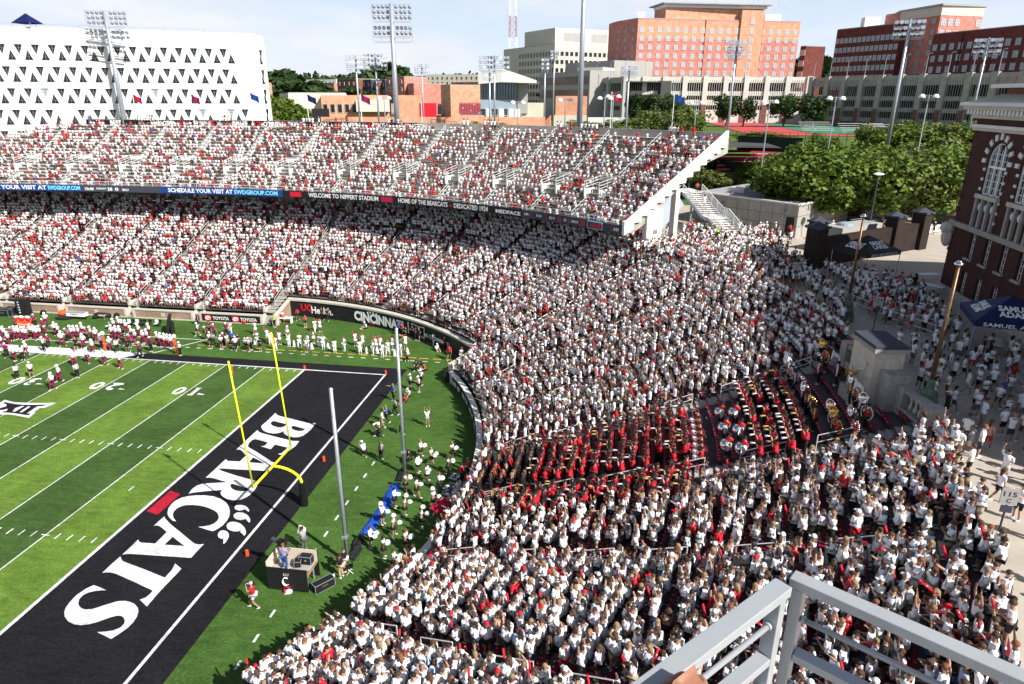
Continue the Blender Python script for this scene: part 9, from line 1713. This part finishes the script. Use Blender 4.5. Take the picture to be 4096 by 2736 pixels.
# ------------------------------------------------------------------ foreground railing and hand
fr = empty('guard_railing', (32.97, -13.07, 25.5), 0, 'grey painted steel guard railing meeting at a corner in the foreground', 'railing')
cL = np.array(GZ(1795, 1345, 26.6, SC)); cR = np.array(GZ(1815, 1325, 26.6, SC)); dL = np.array(GZ(1500, 1568, 26.6, SC))-cL; dL[2] = 0; dL /= np.linalg.norm(dL); dR = np.array(GZ(2347, 1560, 26.6, SC))-cR; dR[2] = 0; dR /= np.linalg.norm(dR)
def g(nm, a, b, w_, h, up=(0, 0, 1)): mb = MB(); mb.bar(tuple(a), tuple(b), w_, h, up=up); o = mb.build(nm, M['rail_grey'], fr); bv = o.modifiers.new('bevel', 'BEVEL'); bv.width = .003; bv.segments = 2
up3 = np.array([0, 0, 1.])
cL2 = cL+dL*.03; cR2 = cR+dR*.03
g('top_rail', cL, cL+dL*1.6, .062, .036); g('post', cL2-up3*.019, cL2-up3*1.1, .05, .036, up=tuple(dL)); g('mid_rail', cL2+dL*.02-up3*.27, cL+dL*1.6-up3*.27, .05, .03)
g('top_rail', cR, cR+dR*1.9, .055, .036); g('post', cR2-up3*.019, cR2-up3*1.1, .05, .036, up=tuple(dR)); g('mid_rail', cR2+dR*.02-up3*.29, cR+dR*1.9-up3*.29, .05, .03)
for h, c_, d_, L_ in ((.13, cL2, dL, 1.6), (.40, cL2, dL, 1.6), (.5, cL2, dL, 1.6), (.14, cR2, dR, 1.9), (.42, cR2, dR, 1.9), (.53, cR2, dR, 1.9)):
    mb = MB(); mb.tube(tuple(c_-up3*h), tuple(c_+d_*L_-up3*h), .0095, n=12); mb.build('bar', M['rail_grey'], fr, smooth=True); mb = MB(); mb.tube(tuple(c_+d_*.024-up3*h), tuple(c_+d_*.034-up3*h), .014, n=12); mb.build('weld', M['rail_grey'], fr)
mb = MB(); q = [cL+dL*.35, cR+dR*.35, cR+dR*2.2+np.array([0, -1.5, 0]), cL+dL*2-np.array([0, 1.5, 0])]; mb.prism([tuple(a[:2]) for a in (cL+dL*.0+np.array([.0, -.04, 0]), cL+dL*1.8, np.array([31.6, -17]), np.array([34.5, -17]), cR+dR*1.9)], 25.2, 25.42); mb.build('viewing_platform_floor', M['concrete'], kind='structure')
# hand gripping the left rail
hc_ = np.array(GZ(1548, 1572, 26.63, SC)); sd = np.array([-dL[1], dL[0], 0.])
if (CAM-hc_)@sd < 0: sd = -sd
V = []; E = []; Rr = []
def ch_(pts, rs):
    b = len(V); V.extend([tuple(p) for p in pts]); Rr.extend(rs); E.extend([(b+i, b+i+1) for i in range(len(pts)-1)])
mb = MB()
palm = hc_+sd*.055+up3*.012
vs_, fs_ = skin_mesh([tuple(palm+sd*.2-up3*.02), tuple(palm+sd*.07), tuple(palm), tuple(palm-sd*.035+up3*.008)], [(0, 1), (1, 2), (2, 3)], [.032, .034, .044, .038], 2, 2); mb.add(vs_, fs_)
for k in range(4):
    b = palm-sd*.03+dL*(k-1.5)*.021; Lf = (.026, .03, .029, .024)[k]; m1 = b-sd*Lf+up3*.008; m2 = m1-sd*.022-up3*.028; m3 = m2+sd*.004-up3*.03
    vs_, fs_ = skin_mesh([tuple(b), tuple(m1), tuple(m2), tuple(m3)], [(0, 1), (1, 2), (2, 3)], [.0105, .0105, .009, .008], 0, 2); mb.add(vs_, fs_)
b = palm-dL*.03-up3*.0; vs_, fs_ = skin_mesh([tuple(b), tuple(b-dL*.035-up3*.008-sd*.01), tuple(b-dL*.045-sd*.04-up3*.012)], [(0, 1), (1, 2)], [.014, .012, .010], 0, 2); mb.add(vs_, fs_)
ho = mb.build('person', M['skin'], None, 'hand of a spectator resting on the foreground grey rail at the bottom edge', 'person', smooth=True)
vs_, fs_ = skin_mesh([tuple(palm+sd*.13-up3*.01), tuple(palm+sd*.3-up3*.05)], [(0, 1)], [.045, .055], 0, 2); mb = MB(); mb.add(vs_, fs_); mb.build('sleeve', M['sleeve'], ho, smooth=True)
# ------------------------------------------------------------------ labels kept to sixteen words
for o in bpy.data.objects:
    l = o.get('label')
    if isinstance(l, str) and len(l.split()) > 0:
        l = l.replace('-', ' ').replace('haired', 'haired'); wl = l.split()
        for dropw in ('the', 'a', 'and', 'in', 'small', 'red', 'from'):
            while len(wl) > 16 and dropw in wl[1:]:
                j = len(wl)-1-wl[::-1].index(dropw); wl.pop(j)
        o['label'] = ' '.join(wl[:16]).rstrip(',')
